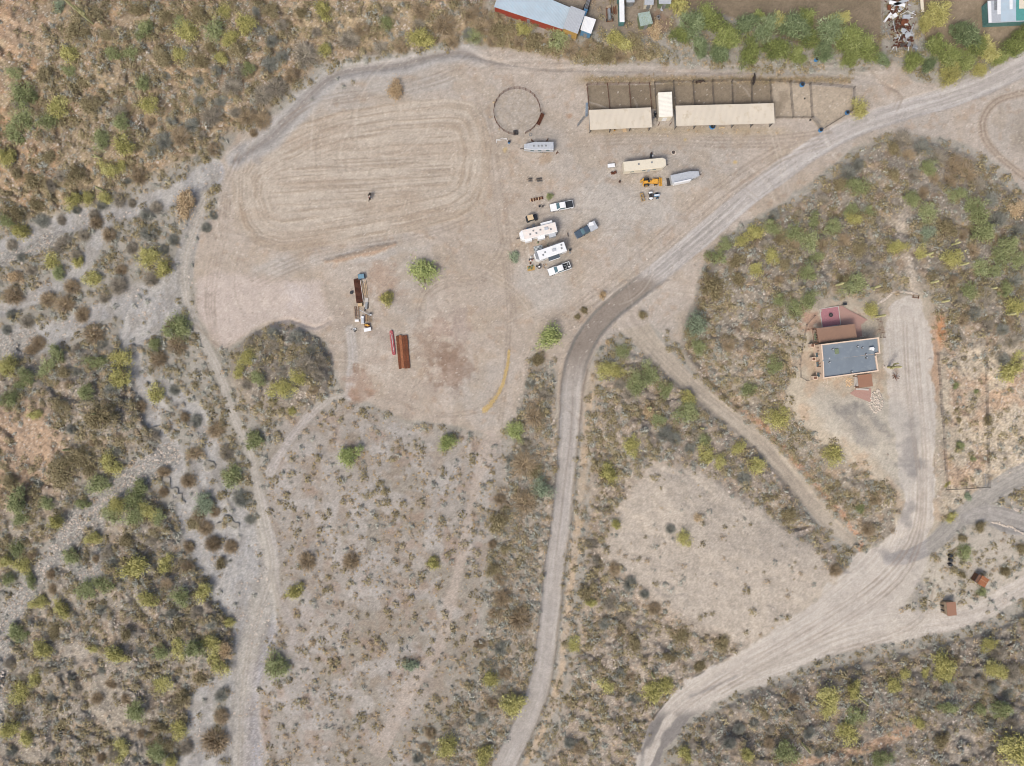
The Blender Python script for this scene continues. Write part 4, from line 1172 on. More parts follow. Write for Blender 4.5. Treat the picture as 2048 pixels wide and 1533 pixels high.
 ('scrubby hill above the house', """1761,411,12,y 1706,421,18,g 1631,439,20,g 1591,466,22,g 1621,484,20,g 1681,429,10,g 1741,424,14,g 1711,439,18,y 1668,456,18,g 1856,466,16,b 1793,494,16,y 1546,454,16,g 1546,514,14,y 1633,514,16,g
 1616,544,16,g 1711,571,22,g 1668,546,13,y 1768,569,12,y 1621,599,18,g 1593,621,18,g 1586,559,8,g 1551,731,18,g 1606,679,12,y 1511,471,18,y 1486,481,14,y 1451,491,16,g 1434,514,18,g 1424,574,27,o 1394,649,24,b 1399,696,16,g
 1384,666,16,o 1514,539,16,y 1474,524,16,o 1529,559,12,y 1524,624,12,o 1481,451,10,s 1406,546,12,s 1720,375,20,g 1680,371,16,o 1790,350,14,o 1775,270,9,t 1845,308,12,y 1860,335,16,g 1955,330,12,y 1720,330,18,s 1700,345,18,s
 1810,280,20,d 1850,296,22,s 1880,315,22,d 1910,330,24,n 1940,345,22,n 1900,360,20,n 1870,355,16,n 1790,300,14,o 1830,350,14,d 1820,310,16,n 1960,370,20,d 1985,400,18,s 1920,385,16,g 1550,431,14,s 1575,440,12,n 1600,430,14,d 1650,400,14,d
 1670,400,12,s 1620,410,12,n 1740,390,12,d 1780,370,12,d 1740,350,10,y 1590,490,14,n 1560,480,14,o 1480,500,12,d 1500,510,12,n 1530,490,14,d 1570,530,14,o 1600,520,12,n 1650,490,14,n 1690,480,14,n 1720,500,14,o 1750,470,12,n 1700,520,12,s
 1650,570,12,d 1690,560,14,o 1740,540,14,d 1720,600,10,d 1560,560,14,n 1480,560,14,o 1450,550,12,n 1500,580,12,d 1540,600,12,n 1560,600,14,g 1580,590,12,g 1480,610,12,n 1440,620,12,o 1510,650,14,n 1500,690,14,n 1530,690,12,g 1470,650,12,d 1460,690,14,n
 1440,700,12,s 1490,720,12,n 1480,760,12,o 1520,760,12,n 1440,760,12,n 1550,690,12,o 1570,710,14,g 1560,760,14,g 1500,780,16,g 1487,796,14,g 1580,800,14,g 1545,810,10,g 1420,740,10,n 1340,700,8,b 1335,665,8,t 1350,690,8,b 1530,820,14,o 1600,700,12,y"""),
 ('dense hill right of the house', """1823,399,16,g 1858,424,22,g 1893,456,20,o 1961,426,26,g 1966,466,26,g 2021,489,22,g 2006,511,22,g 1906,516,24,y 1843,506,15,y 1966,539,22,g 1991,546,16,g 2033,611,20,y 2033,739,24,y 1898,664,13,g 1896,639,11,y
 1928,719,9,o 1946,409,20,g 1906,394,16,g 1920,600,18,d 1940,580,16,g 1880,540,14,d 1860,540,12,n 1980,590,18,d 1950,630,16,s 1980,650,16,d 2010,660,16,s 2030,680,18,d 1960,670,14,o 1930,640,14,n 2010,720,18,s 1990,700,12,s 1910,560,14,n
 1950,500,18,n 2030,560,18,s 2010,580,16,g 1870,500,12,n 1890,490,12,d 1930,470,16,n 2000,440,22,s 2030,420,20,t 1990,480,16,n 1850,385,14,n 1870,400,12,n 1830,440,12,n 1840,560,10,s 1850,590,12,n 1870,600,10,s 2040,460,18,s 2040,520,16,g 2020,640,14,n
 1940,690,10,n 1910,690,10,n 1970,730,12,s 1950,740,8,o"""),
 ('bottom right dark scrub hill', """1796,1374,18,y 1659,1397,22,y 1656,1419,18,y 1636,1404,14,y 1706,1384,20,y 1709,1434,20,g 1696,1467,22,y 1839,1444,16,y 1779,1444,12,g 1961,1422,15,g 1919,1409,12,y 1896,1417,16,g 1986,1339,18,y 2006,1347,16,y
 2006,1424,22,g 2011,1462,14,g 1574,1507,24,g 1621,1499,14,y 1571,1457,12,g 1569,1477,10,y 1764,1519,16,g 1886,1484,16,o 1546,1522,14,g 1934,1452,8,o 1494,1512,18,y 1519,1487,12,y 1461,1420,7,y 1607,1370,6,g 1640,1450,10,y 1590,1400,14,n
 1820,1400,14,g 1815,1420,10,y 1730,1400,12,s 1690,1410,12,n 1750,1380,12,s 1840,1390,14,d 1860,1410,14,s 1900,1380,14,s 1930,1380,16,d 1960,1370,16,d 2030,1350,18,d 2020,1390,16,s 1990,1380,14,s 2000,1310,16,d 2030,1290,12,s 1960,1310,12,d 1940,1345,14,d
 1910,1400,12,n 1940,1430,10,d 1980,1450,14,s 2030,1450,16,d 1800,1470,12,s 1760,1460,12,s 1840,1500,12,n 1870,1510,12,n 1920,1500,12,s 1960,1490,12,o 1600,1440,14,d 1620,1470,14,s 1540,1460,16,d 1510,1450,14,s 1480,1460,14,s 1500,1420,12,s 1530,1410,12,d
 1550,1430,12,n 1580,1425,12,s 1460,1490,14,s 1440,1460,12,s 1450,1520,12,n 1540,1490,14,n 1640,1510,14,s 1680,1510,12,s 1720,1490,10,s 1760,1400,12,n 1770,1420,12,s 1780,1400,12,d 2024,1260,12,o 1560,1370,8,s 1600,1350,7,s 1680,1340,7,o 1720,1350,8,o 1750,1340,8,s 1780,1330,8,n
 1660,1360,8,s 1690,1365,8,s 1730,1370,8,s 1850,1370,10,s"""),
 ('brushy belt below the neighbour buildings', """1045,62,18,y 1075,40,16,o 1060,32,14,y 1000,60,20,o 1140,95,20,n 1180,90,18,n 1270,85,20,o 1210,110,18,o 1230,75,20,y 1250,88,18,y 1290,108,13,y 1275,115,10,y 1040,80,16,n 1070,85,16,o 1020,40,12,g
 1090,100,12,t 1020,90,12,t 1160,110,14,t 1150,115,12,o 1190,125,12,t 1240,110,14,n 1210,80,14,o 1310,60,16,t 1320,75,14,t 1340,45,14,g 1280,60,12,o 1200,60,12,g 950,70,16,g 935,65,14,s 965,50,22,n 985,80,14,n 940,25,20,n 1000,25,16,n 1345,80,12,n 1255,50,12,g"""),
 ('island around the rusty shed', """1925,1172,12,o 1900,1182,7,o 1876,1190,5,o 1935,1190,10,s 1950,1200,10,s 1940,1215,8,n 1980,1205,12,n 1975,1225,8,o 1990,1218,8,n 2010,1190,7,n 2025,1200,9,n 2035,1135,12,n 2020,1150,8,n 1915,1065,8,n 1905,1085,8,s 1960,1130,6,y 1900,1020,7,n 1912,1005,10,n
 1900,700,6,g 1905,750,5,g 1913,808,5,g 1920,862,8,g 1950,885,6,g 1965,880,5,g 1965,925,6,o 1895,870,8,n 2010,917,5,g 2008,920,6,o 2000,900,6,o 2030,840,8,s 2020,860,8,s 2040,880,8,s 1875,640,7,y 1870,655,8,g 1866,680,6,g 1880,672,5,o"""),
]
ROW = """1385,50,26,B 1420,40,28,F 1400,95,22,B 1455,75,28,F 1490,50,24,B 1500,105,24,F 1530,60,26,B 1553,100,26,F 1588,55,28,B 1620,80,26,F 1648,105,24,B 1660,60,28,B 1698,78,28,F 1700,118,20,F 1735,100,24,F 1680,36,17,Y 1612,38,20,F
 1560,40,16,Y 1520,35,16,F 1762,118,16,B 1437,110,18,B 1360,70,16,F 1595,112,18,F"""
ROW2 = """1878,28,24,Y 1850,48,18,Y 1826,122,24,F 1900,112,26,F 1935,74,28,B 1955,95,22,F 1902,146,22,Y 1976,100,22,Y 1960,138,14,Y 2000,116,16,F 2030,92,22,F 1870,90,20,F 2044,70,18,F 1858,130,16,B 1930,125,18,F 1915,60,18,B"""
for line in SINGLE.strip().splitlines():
    a, kind, lab = line.split('|')
    u, v, r, tn = parse(a)[0]
    plant(kind, lab, 'tree' if 'tree' in kind else 'bush', u, v, r, tn)
GREEN_LEFT = []
BARE_LEFT = []
_all = []
for hill, s in HILLS:
    for (u, v, r, tn) in parse(s):
        _all.append((r, u, v, tn, hill))
_all.sort(key=lambda q: -q[0])
ng = nb = 0
for (r, u, v, tn, hill) in _all:
    r2 = r * random.uniform(0.92, 1.12)
    if tn in 'ygbot':
        if ng < 262:
            ng += 1
            nm = 'desert_tree' if r >= 18 else 'desert_bush'
            sz = 'large' if r >= 18 else ('mid-sized' if r >= 12 else 'small')
            plant(nm, f'{sz} {TONE[tn]} {"tree" if r >= 18 else "bush"} on the {hill}' if 'west flats' not in hill and 'wash bed' not in hill and 'island' not in hill and 'belt' not in hill else f'{sz} {TONE[tn]} {"tree" if r >= 18 else "bush"} in the {hill}'.replace('in the island', 'on the island'),
                  'tree' if r >= 18 else 'bush', u, v, r2, tn, f'{sz} {TONE[tn]} plants, {hill}')
        else:
            GREEN_LEFT.append((u, v, r2, tn))
    else:
        if nb < 285:
            nb += 1
            sz = 'large' if r >= 18 else ('mid-sized' if r >= 12 else 'small')
            plant('bare_shrub', f'{sz} {TONE[tn]} shrub on the {hill}' if 'belt' not in hill and 'wash bed' not in hill and 'west flats' not in hill else f'{sz} {TONE[tn]} shrub in the {hill}', 'shrub', u, v, r2, tn, f'{sz} {TONE[tn]} shrubs, {hill}')
        else:
            BARE_LEFT.append((u, v, r2, tn))
for s, ph in ((ROW, 'thick tree row north of the horse pens'), (ROW2, 'tree belt right of the scrap pile')):
    for (u, v, r, tn) in parse(s):
        sz = 'broad' if r >= 24 else ('medium' if r >= 20 else 'small')
        plant('feathery_tree', f'{sz} feathery {TONE[tn]} tree in the {ph}', 'tree', u, v, r * 1.02, tn, f'{sz} {TONE[tn]} trees, {ph}')

# ------------------------------------------------------------------ ground cover nobody could count, one object per kind
def lookup(A, u, v):
    i = np.clip(np.searchsorted(U1, u) - 1, 0, NU - 2)
    j = np.clip(np.searchsorted(V1, v) - 1, 0, NV - 2)
    return A[j, i]
CLEAR = (sstep(-4, 2, dRoad) + sstep(-6, 2, dDr + edge * 0.3) + sstep(-4, 2, dDE) + sstep(-4, 2, dDL) + sstep(-4, 2, dLoop) + sstep(-5, 1, dDg) + sstep(-4, 2, sdTurn) + sstep(-8, 0, sdY) + sstep(-4, 1, dTr) +
         sstep(-10, 20, sdP) + sstep(-4, 1, dWash + edge * 0.4) * 0.95 + sstep(8, 2, np.abs(dRoad + 12)) * 0.5 * (VV > 700) + sstep(-4, 3, dPa) * 0.7 + sstep(-10, 20, dplat * 60 - 40) + sstep(-2, 5, dRock) * 0.93 + sstep(-8, 8, sdGar) * 0.86 + sstep(-8, 8, sdHP + edge) * 0.97 + sstep(-6, 6, sdIsl) * 0.55 + sstep(-25, 12, sdPad + edge) * 0.94 + sstep(-5, 5, sdLN) * 0.8 + sstep(-5, 5, sdFN) + sstep(-5, 5, sdFE))
for (pu, pv, ru, rv) in ((30, 50, 75, 60), (10, 130, 20, 120), (160, 1310, 42, 26), (205, 1400, 70, 50), (250, 1460, 40, 40), (60, 1500, 70, 30), (60, 880, 80, 45), (1795, 460, 18, 90), (1830, 560, 18, 50), (1930, 1490, 60, 30), (1760, 1480, 60, 9),
                         (700, 60, 20, 50), (1380, 1330, 60, 20), (1300, 1290, 40, 40), (1430, 1240, 60, 40)):
    CLEAR = CLEAR + sstep(1.15, 0.7, np.hypot((UU - pu) / ru, (VV - pv) / rv) + (fbm(UU, VV, 14, 2, 66) - .5) * .5) * 0.85
CLEAR = np.clip(CLEAR, 0, 1)
PATCHY = sstep(0.40, 0.62, fbm(UU, VV, 34, 3, 61))

def stuff(name, m, n, dens, rad, leaves, flat, ll, lw, kind='f', nvar=12, seed=1, extra=(), win=(-60, 2110, -60, 1595)):
    rng = np.random.default_rng(seed)
    templ = []
    for i in range(nvar):
        if kind == 'f':
            templ.append(tuft_arrays(leaves, rng, flat, ll)[0])
        else:
            templ.append(twig_arrays(leaves, rng, flat, lw)[0])
    u = rng.uniform(win[0], win[1], n * 4)
    v = rng.uniform(win[2], win[3], n * 4)
    keep = rng.random(n * 4) < lookup(dens, u, v)
    u, v = u[keep][:n], v[keep][:n]
    r_ = rad[0] + (rad[1] - rad[0]) * rng.random(len(u)) ** 1.8
    if extra:
        u = np.concatenate([u, [e[0] for e in extra]])
        v = np.concatenate([v, [e[1] for e in extra]])
        r_ = np.concatenate([r_, [e[2] for e in extra]])
    zz = lookup(Z, u, v)
    k = MPP * (CAM_H - zz) / CAM_H
    P = np.stack([(u - 1024) * k, (766.5 - v) * k, zz - 0.03], -1)
    out = []
    tt = []
    for i in range(nvar):
        idx = np.arange(i, len(u), nvar)
        if len(idx) == 0:
            continue
        a = rng.uniform(0, 6.28, len(idx))
        ca, sa = np.cos(a), np.sin(a)
        T = templ[i]
        x = T[None, :, :, 0] * ca[:, None, None] - T[None, :, :, 1] * sa[:, None, None]
        y = T[None, :, :, 0] * sa[:, None, None] + T[None, :, :, 1] * ca[:, None, None]
        z = np.broadcast_to(T[None, :, :, 2], x.shape)
        q = np.stack([x, y, z], -1) * (r_[idx] * MPP)[:, None, None, None] + P[idx][:, None, None, :]
        out.append(q.reshape(-1, 4, 3))
        tt.append(np.repeat(np.clip(rng.normal(0.5, 0.3, len(idx)), 0, 1.4), T.shape[0]))
    me = quads_mesh(name, np.concatenate(out), np.concatenate(tt), m)
    o = bpy.data.objects.new(name, me)
    COL.objects.link(o)
    o['kind'] = 'stuff'
    return o

hd = hillm
mdw = sstep(-10, 10, sdMd + edge)
base_d = 1 - CLEAR
other = np.clip(1 - hd - mdw, 0, 1)
stuff('low_grey_scrub', LEAF['s'], 14000, base_d * (hd * 0.85 * (0.3 + 0.7 * PATCHY) + mdw * 0.08 + other * 0.45 + sstep(-5, 5, sdSM) * 0.6), (2.0, 11), 30, 0.7, 0.5, 0.12, seed=3, extra=[b_ for b_ in BARE_LEFT])
stuff('low_brown_scrub', LEAF['n'], 13000, base_d * (hd * 0.8 * (0.2 + 0.8 * PATCHY) + mdw * (0.05 + 0.3 * PATCHY) + other * 0.4 + sstep(-5, 5, sdSM) * 0.8), (2.0, 11), 32, 0.7, 0.42, 0.12, seed=4)
stuff('low_olive_scrub', LEAF['o'], 13000, base_d * (hd * 1.0 * (0.3 + 0.7 * PATCHY) * (1 - 0.5 * sstep(0, 20, sdBR)) + mdw * 0.12 + other * 0.4 + sstep(-5, 5, sdSN) * 1.0), (2.5, 15), 46, 0.7, 0.42, 0.11, seed=5, extra=[b_ for b_ in GREEN_LEFT])
stuff('dry_grass_clumps', LEAF['w'], 5500, base_d * (mdw * (0.2 + 0.8 * PATCHY) + other * 0.15 + hd * 0.06 + sstep(-5, 5, sdSN) * 0.6 + sstep(0, 8, sdGar) * 0.1), (1.8, 4.6), 22, 0.7, 0.65, 0.12, seed=6)
wgd = np.exp(-((VV - 159) / 5.5) ** 2) * sstep(1160, 1180, UU) * sstep(1712, 1700, UU)
ngd = (np.exp(-((VV - 262) / 5.0) ** 2) * sstep(1170, 1190, UU) * sstep(1600, 1540, UU)) * 0.2
stuff('dry_weeds', LEAF['t'], 900, np.clip(wgd + ngd + np.exp(-((np.abs(rp - 52)) / 3) ** 2) * 0.5 * (UU < 1010), 0, 1), (1.5, 4.5), 26, 0.6, 0.5, 0.10, seed=8, win=(960, 1715, 146, 290))
stuff('green_weeds', LEAF['o'], 260, np.clip(wgd + ngd * 0.8, 0, 1), (1.5, 5), 26, 0.6, 0.5, 0.10, seed=9, win=(1160, 1715, 146, 172))
stuff('dark_weeds', LEAF['n'], 420, np.clip(wgd, 0, 1), (1.5, 5.5), 26, 0.6, 0.5, 0.10, seed=10, win=(1160, 1715, 146, 172))

def stones(name, n, dens, rad, m, seed):
    rng = np.random.default_rng(seed)
    u = rng.uniform(-50, 2100, n * 5)
    v = rng.uniform(-50, 1585, n * 5)
    keep = rng.random(n * 5) < lookup(dens, u, v)
    u, v = u[keep][:n], v[keep][:n]
    nn = len(u)
    zz = lookup(Z, u, v)
    k = MPP * (CAM_H - zz) / CAM_H
    P = np.stack([(u - 1024) * k, (766.5 - v) * k, zz], -1)
    base = np.array([(0, 0, .55), (1, 0, 0.1), (0.2, 1, 0.05), (-1, .1, 0.1), (0, -1, .05), (0, 0, -.4)])
    fs = np.array([(0, 1, 2), (0, 2, 3), (0, 3, 4), (0, 4, 1)])
    a = rng.uniform(0, 6.28, nn)
    sc = (rad[0] + (rad[1] - rad[0]) * rng.random(nn) ** 2.5)
    vv = base[None] * rng.uniform(0.7, 1.3, (nn, 6, 3))
    x = vv[..., 0] * np.cos(a)[:, None] - vv[..., 1] * np.sin(a)[:, None]
    y = vv[..., 0] * np.sin(a)[:, None] + vv[..., 1] * np.cos(a)[:, None]
    q = np.stack([x, y, vv[..., 2]], -1) * sc[:, None, None] + P[:, None, :]
    F = (fs[None] + (np.arange(nn) * 6)[:, None, None]).reshape(-1, 3)
    me = bpy.data.meshes.new(name)
    me.vertices.add(nn * 6)
    me.vertices.foreach_set('co', q.astype(np.float32).ravel())
    me.loops.add(len(F) * 3)
    me.polygons.add(len(F))
    me.polygons.foreach_set('loop_start', np.arange(0, len(F) * 3, 3, dtype=np.int32))
    me.loops.foreach_set('vertex_index', F.astype(np.int32).ravel())
    me.update(calc_edges=True)
    me.materials.append(m)
    o = bpy.data.objects.new(name, me)
    COL.objects.link(o)
    o['kind'] = 'stuff'
stonem = leafmat('stone_mix', ['7f766c', 'a79c90', 'c4bbb0', 'd8d2ca'], 0.9, 0.95)
STD = np.clip((rockm * 1.0 + hillm * (0.22 + 0.5 * sstep(0.45, 0.6, fbm(UU, VV, 60, 3, 71))) * (1 - np.clip(CLEAR, 0, 1) * 0.8) + sstep(6, 1, np.abs(dDg + 10)) * 0.5 + sstep(-4, 4, sdSM) * 0.25 + sstep(-5, 2, dWash) * sstep(.52, .62, fbm(UU, VV, 44, 3, 72)) * 0.4 +
              sstep(8, 2, np.abs(dRoad + 12)) * 0.12 * (VV > 500) + sstep(-5, 5, sdGar) * 0.08) * (1 - mRd) * (1 - mDr) * (1 - dplat * 0.8), 0, 1)
stones('scattered_stones', 26000, STD, (0.09, 0.42), stonem, 13)
stones('stone_bar', 9000, np.clip(rockm, 0, 1), (0.12, 0.42), stonem, 14)

# ------------------------------------------------------------------ saguaros
def saguaro(u, v, hgt, label, arms=0, grp=None):
    p = at(u, v)
    root = bpy.data.objects.new('saguaro', None)
    COL.objects.link(root)
    root.location = p
    tag(root, label, 'cactus', grp)
    def column(pts, r_, name):
        mb = MB()
        n = 14
        ringv = []
        ts = []
        P = [Vector(q) for q in pts]
        for i in range(len(P) - 1):
            for s_ in range(4):
                ts.append(P[i].lerp(P[i + 1], s_ / 4))
        ts.append(P[-1])
        L = len(ts)
        vs = []
        for j, c in enumerate(ts):
            d = (ts[min(j + 1, L - 1)] - ts[max(j - 1, 0)]).normalized()
            qn = d.to_track_quat('Z', 'Y')
            f = j / (L - 1)
            rr = r_ * (0.8 + 0.25 * math.sin(f * 3.0)) * (1 if f < 0.9 else 0.75)
            for i in range(n):
                a = 2 * math.pi * i / n
                k = rr * (1.0 if i % 2 else 0.82)
                vs.append(c + qn @ Vector((math.cos(a) * k, math.sin(a) * k, 0)))
        top = ts[-1] + (ts[-1] - ts[-2]).normalized() * r_ * 0.6
        vs.append(top)
        fs = [(j * n + i, j * n + (i + 1) % n, (j + 1) * n + (i + 1) % n, (j + 1) * n + i) for j in range(L - 1) for i in range(n)]
        fs += [((L - 1) * n + i, (L - 1) * n + (i + 1) % n, L * n) for i in range(n)]
        mb.add(vs, fs)
        return mb.build(name, M['saguaro'], root)
    column([(0, 0, -0.2), (0.02, 0, hgt * 0.5), (0, 0, hgt)], 0.33, 'stem')
    for i in range(arms):
        a = random.uniform(0, 6.28)
        h0 = hgt * random.uniform(0.35, 0.55)
        x, y = math.cos(a), math.sin(a)
        column([(x * .2, y * .2, h0), (x * .8, y * .8, h0 + .2), (x * .95, y * .95, h0 + hgt * random.uniform(.2, .35))], 0.22, 'arm')
for a in [(186, 48, 11.0, 'tall pale saguaro leaning over the top left corner of the orange hill', 2),
          (203, 318, 3.2, 'short saguaro low on the orange hill above the wash', 1), (208, 382, 3.6, 'saguaro beside yellow bushes near the foot of the orange hill', 0),
          (1672, 571, 4.0, 'saguaro left of the deep green tree above the house', 0), (1742, 577, 4.4, 'saguaro between the green tree and the golden bush above the house', 1),
          (1861, 566, 3.4, 'lone golden-lit saguaro up the slope right of the stone wall', 0), (1752, 634, 4.5, 'golden saguaro beside the patio corner bush behind the house', 0),
          (2012, 630, 3.4, 'saguaro at the right edge on the dense hill', 0), (1903, 490, 3.4, 'saguaro high on the dense hill right of the saddle', 1),
          (1850, 511, 3.4, 'saguaro by a yellow bush on the saddle path', 1), (1919, 531, 3.6, 'pale-tipped saguaro in the middle of the dense hill', 0),
          (1884, 604, 3.0, 'small pale saguaro above the orange cut bank', 0), (1776, 735, 6.0, 'multi-armed saguaro over the dark stain right of the house', 2),
          (1303, 1345, 3.6, 'slender saguaro above the yellow-green pair by the lower drive', 0), (1709, 1386, 7.0, 'tall saguaro crossing a lime tree on the bottom-right hill', 1),
          (1401, 856, 3.2, 'saguaro on the middle hill beside the lane', 0), (140, 899, 3.0, 'short saguaro on the left hill', 0), (196, 828, 2.4, 'small saguaro inside the olive bush on the left hill', 0),
          (229, 1003, 2.6, 'short pale cactus at the end of the stone bar', 0), (1604, 1486, 5.0, 'thin grey saguaro at the bottom edge left of a green bush', 0), (1299, 815, 2.4, 'pale cholla-like cactus high on the middle hill', 3),
          (1980, 578, 2.6, 'short saguaro on the dense hill above the right garden', 0)]:
    saguaro(*a)
#@@PART3
# ------------------------------------------------------------------ built things
def L2(u0, v0, u1, v1):
    """length in metres and heading in degrees between two plan positions"""
    a, b_ = at(u0, v0), at(u1, v1)
    d = b_ - a
    return math.hypot(d.x, d.y), math.degrees(math.atan2(d.y, d.x))

def local(root, pts):
    """plan positions (u, v[, h]) -> root's local coordinates at roof height h"""
    inv = Matrix.Rotation(-root.rotation_euler.z, 4, 'Z') @ Matrix.Translation(-root.location)
    return [inv @ Vector(at(p[0], p[1], z=root.location.z + (p[2] if len(p) > 2 else 0))) for p in pts]

def corrugated(mb, w_, d_, z0, z1, pitch=0.3, amp=0.035, th=0.04, along='y'):
    """ribbed sheet w_ x d_ centred on 0, height z0 at -y to z1 at +y"""
    n = int(w_ / pitch)
    vs = []
    for i in range(n * 2 + 1):
        x = -w_ / 2 + w_ * i / (n * 2)
        h = amp if i % 2 else 0
        vs += [(x, -d_ / 2, z0 + h), (x, d_ / 2, z1 + h)]
    fs = [(2 * i, 2 * i + 2, 2 * i + 3, 2 * i + 1) for i in range(n * 2)]
    mb.add(vs, fs)
    mb.add([(-w_ / 2, -d_ / 2, z0 - th), (w_ / 2, -d_ / 2, z0 - th), (w_ / 2, d_ / 2, z1 - th), (-w_ / 2, d_ / 2, z1 - th)], [(3, 2, 1, 0)])
    for (a, b_) in (((-w_ / 2, -d_ / 2, z0), (w_ / 2, -d_ / 2, z0)), ((w_ / 2, -d_ / 2, z0), (w_ / 2, d_ / 2, z1)), ((w_ / 2, d_ / 2, z1), (-w_ / 2, d_ / 2, z1)), ((-w_ / 2, d_ / 2, z1), (-w_ / 2, -d_ / 2, z0))):
        mb.add([(a[0], a[1], a[2] - th), (b_[0], b_[1], b_[2] - th), b_, a], [(0, 1, 2, 3)])
    return mb

def shelter(c4, hz, name, label, stalls, mroof):
    """open-fronted horse shelter under the roof corners c4 (nw, ne, se, sw)"""
    cu = sum(p[0] for p in c4) / 4
    cv = sum(p[1] for p in c4) / 4
    kf = (CAM_H - hz) / CAM_H
    cu0, cv0 = 1024 + (cu - 1024) * kf, 766.5 + (cv - 766.5) * kf
    l, deg = L2(c4[3][0], c4[3][1], c4[2][0], c4[2][1])
    l2, _ = L2(c4[0][0], c4[0][1], c4[3][0], c4[3][1])
    l *= kf
    l2 *= kf
    r = thing(name, label, 'horse shelter', cu0, cv0, deg)
    corrugated(MB(), l, l2, hz, hz - 0.35, 0.3, 0.02).build('roof', mroof, r)
    k = stalls
    for i in range(k + 1):
        x = -l / 2 + 0.25 + (l - 0.5) * i / k
        for y, hh in ((-l2 / 2 + 0.3, hz - 0.08), (l2 / 2 - 0.3, hz - 0.42)):
            MB().box((x, y, hh / 2), (0.12, 0.12, hh)).build('post', M['dkgrey'], r)
        if i not in (0, k) or True:
            MB().box((x, 0, 0.75), (0.06, l2 - 0.7, 1.4)).build('stall_panel', M['grey'], r)
    MB().box((0, -l2 / 2 + 0.3, hz - 0.25), (l - 0.4, 0.08, 0.2)).build('beam', M['cream'], r)
    return r
shelter([(1178, 219), (1302, 215), (1304.5, 255), (1180.5, 260)], 3.2, 'horse_shelter', 'shorter long cream-roofed horse shelter west of the tack shed', 3, M['roofcream'])
shelter([(1350, 211), (1548, 206), (1550.5, 247), (1354, 252)], 3.2, 'horse_shelter', 'longest cream-roofed horse shelter east of the tack shed', 5, M['roofcream'])

# tack shed
r = thing('tack_shed', 'small cream shed with ribbed white roof between the two long horse shelters', 'shed', 1326, 218, 2)
MB().box((0, 0, 1.3), (3.45, 6.3, 2.6)).build('wall', M['cream'], r)
mb = MB()
corrugated(mb, 6.3, 3.5, 2.95, 2.75, 0.32, 0.03)
o = mb.build('roof', mat('white_ribbed_roof', lin('dedbd0', K), 0.5, var=0.05), r)
o.rotation_euler = (0, 0, R(90))
MB().box((0, -3.18, 1.05), (1.1, 0.06, 2.1)).build('door', M['white'], r)
for x in (-1.5, 1.5):
    MB().box((x, -4.4, 1.25), (0.1, 0.1, 2.5)).build('awning_post', M['dkwood'], r)
t_ = thing('tool_pile', 'dark heap of tools and tyres against the west wall of the tack shed', 'tool pile', 1309, 231, 80)
mb = MB()
for i in range(9):
    mb.cyl((random.uniform(-1, 1), random.uniform(-.3, .3), 0.1), (random.uniform(-1, 1), random.uniform(-.4, .4), random.uniform(.3, .9)), 0.12, 0.2, 8)
mb.build('tools', M['blackp'], t_)
MB().box((-0.9, 0.1, 0.2), (0.4, 0.3, 0.4)).build('bucket', M['grey'], t_, .02)
MB().box((0.7, 0, 0.3), (0.3, 0.4, 0.5)).build('bucket', M['grey'], t_, .02)

# pipe fences
def fence_run(pts, label, mt='dkgrey', hgt=1.5, rails=4, sp=3.0, name='pipe_fence', grp=None, cat='fence', rr=0.024, pr=0.045):
    r = thing(name, label, cat, pts[0][0], pts[0][1], 0, grp)
    W_ = [at(p[0], p[1]) - r.location for p in pts]
    posts = []
    for a, b_ in zip(W_[:-1], W_[1:]):
        d = b_ - a
        n = max(1, round(math.hypot(d.x, d.y) / sp))
        for i in range(n):
            posts.append(a + d * (i / n))
    posts.append(W_[-1])
    gp = []
    for p in posts:
        wx, wy = p.x + r.location.x, p.y + r.location.y
        gp.append(p)
    for k in range(rails):
        z = hgt * (k + 1) / rails - 0.05
        MB().tube([p + Vector((0, 0, z)) for p in gp], rr, 5).build('rail', M[mt], r)
    for p in gp:
        MB().cyl(p - Vector((0, 0, .3)), p + Vector((0, 0, hgt + 0.05)), pr, pr, 6).build('post', M[mt], r)
    return r
PF = 'pipe fences of the horse pens'
fence_run([(1173, 171), (1214, 170.5), (1257, 170), (1298, 169)], 'brown pipe fence along the north end of the three western pens', 'dkrust')
fence_run([(1173, 171), (1178, 222)], 'westernmost divider fence of the horse pens', 'dkrust')
fence_run([(1214, 170.5), (1219, 220)], 'divider fence between the first and second western pens', 'dkrust')
fence_run([(1257, 170), (1261, 219)], 'divider fence between the second and third western pens', 'dkrust')
fence_run([(1298, 169), (1302, 217)], 'east side fence of the three western pens by the alley', 'dkrust')
fence_run([(1308, 167), (1313, 245)], 'dark fence along the west side of the tack shed', 'dkgrey')
fence_run([(1308, 167), (1345, 166), (1384, 166), (1423, 165), (1462, 164), (1501, 163), (1538, 163)], 'dark pipe fence along the north end of the eastern pens', 'dkgrey')
for i, (a, b_, nm) in enumerate([(1345, 1350, 'first'), (1384, 1388, 'second'), (1423, 1426, 'third'), (1462, 1464, 'fourth'), (1501, 1502, 'fifth')]):
    fence_run([(a, 165), (b_, 214)], f'{nm} divider from the tack shed in the eastern pens', 'dkgrey')
fence_run([(1538, 163), (1541, 207)], 'divider at the east end of the longest shelter', 'dkgrey')
fence_run([(1538, 163), (1578, 166), (1618, 170)], 'fence along the north end of the two tan sand pens', 'dkgrey')
fence_run([(1578, 166), (1584, 237)], 'divider between the two tan sand pens', 'dkgrey')
fence_run([(1618, 170), (1622, 237)], 'divider before the last five-sided pen', 'dkgrey')
fence_run([(1552, 238), (1584, 237), (1622, 237)], 'fence along the south end of the two tan sand pens', 'dkgrey')
fence_run([(1622, 237), (1641, 262), (1702, 224), (1706, 178), (1660, 173), (1618, 170)], 'fence around the outside of the last five-sided pen', 'dkgrey')
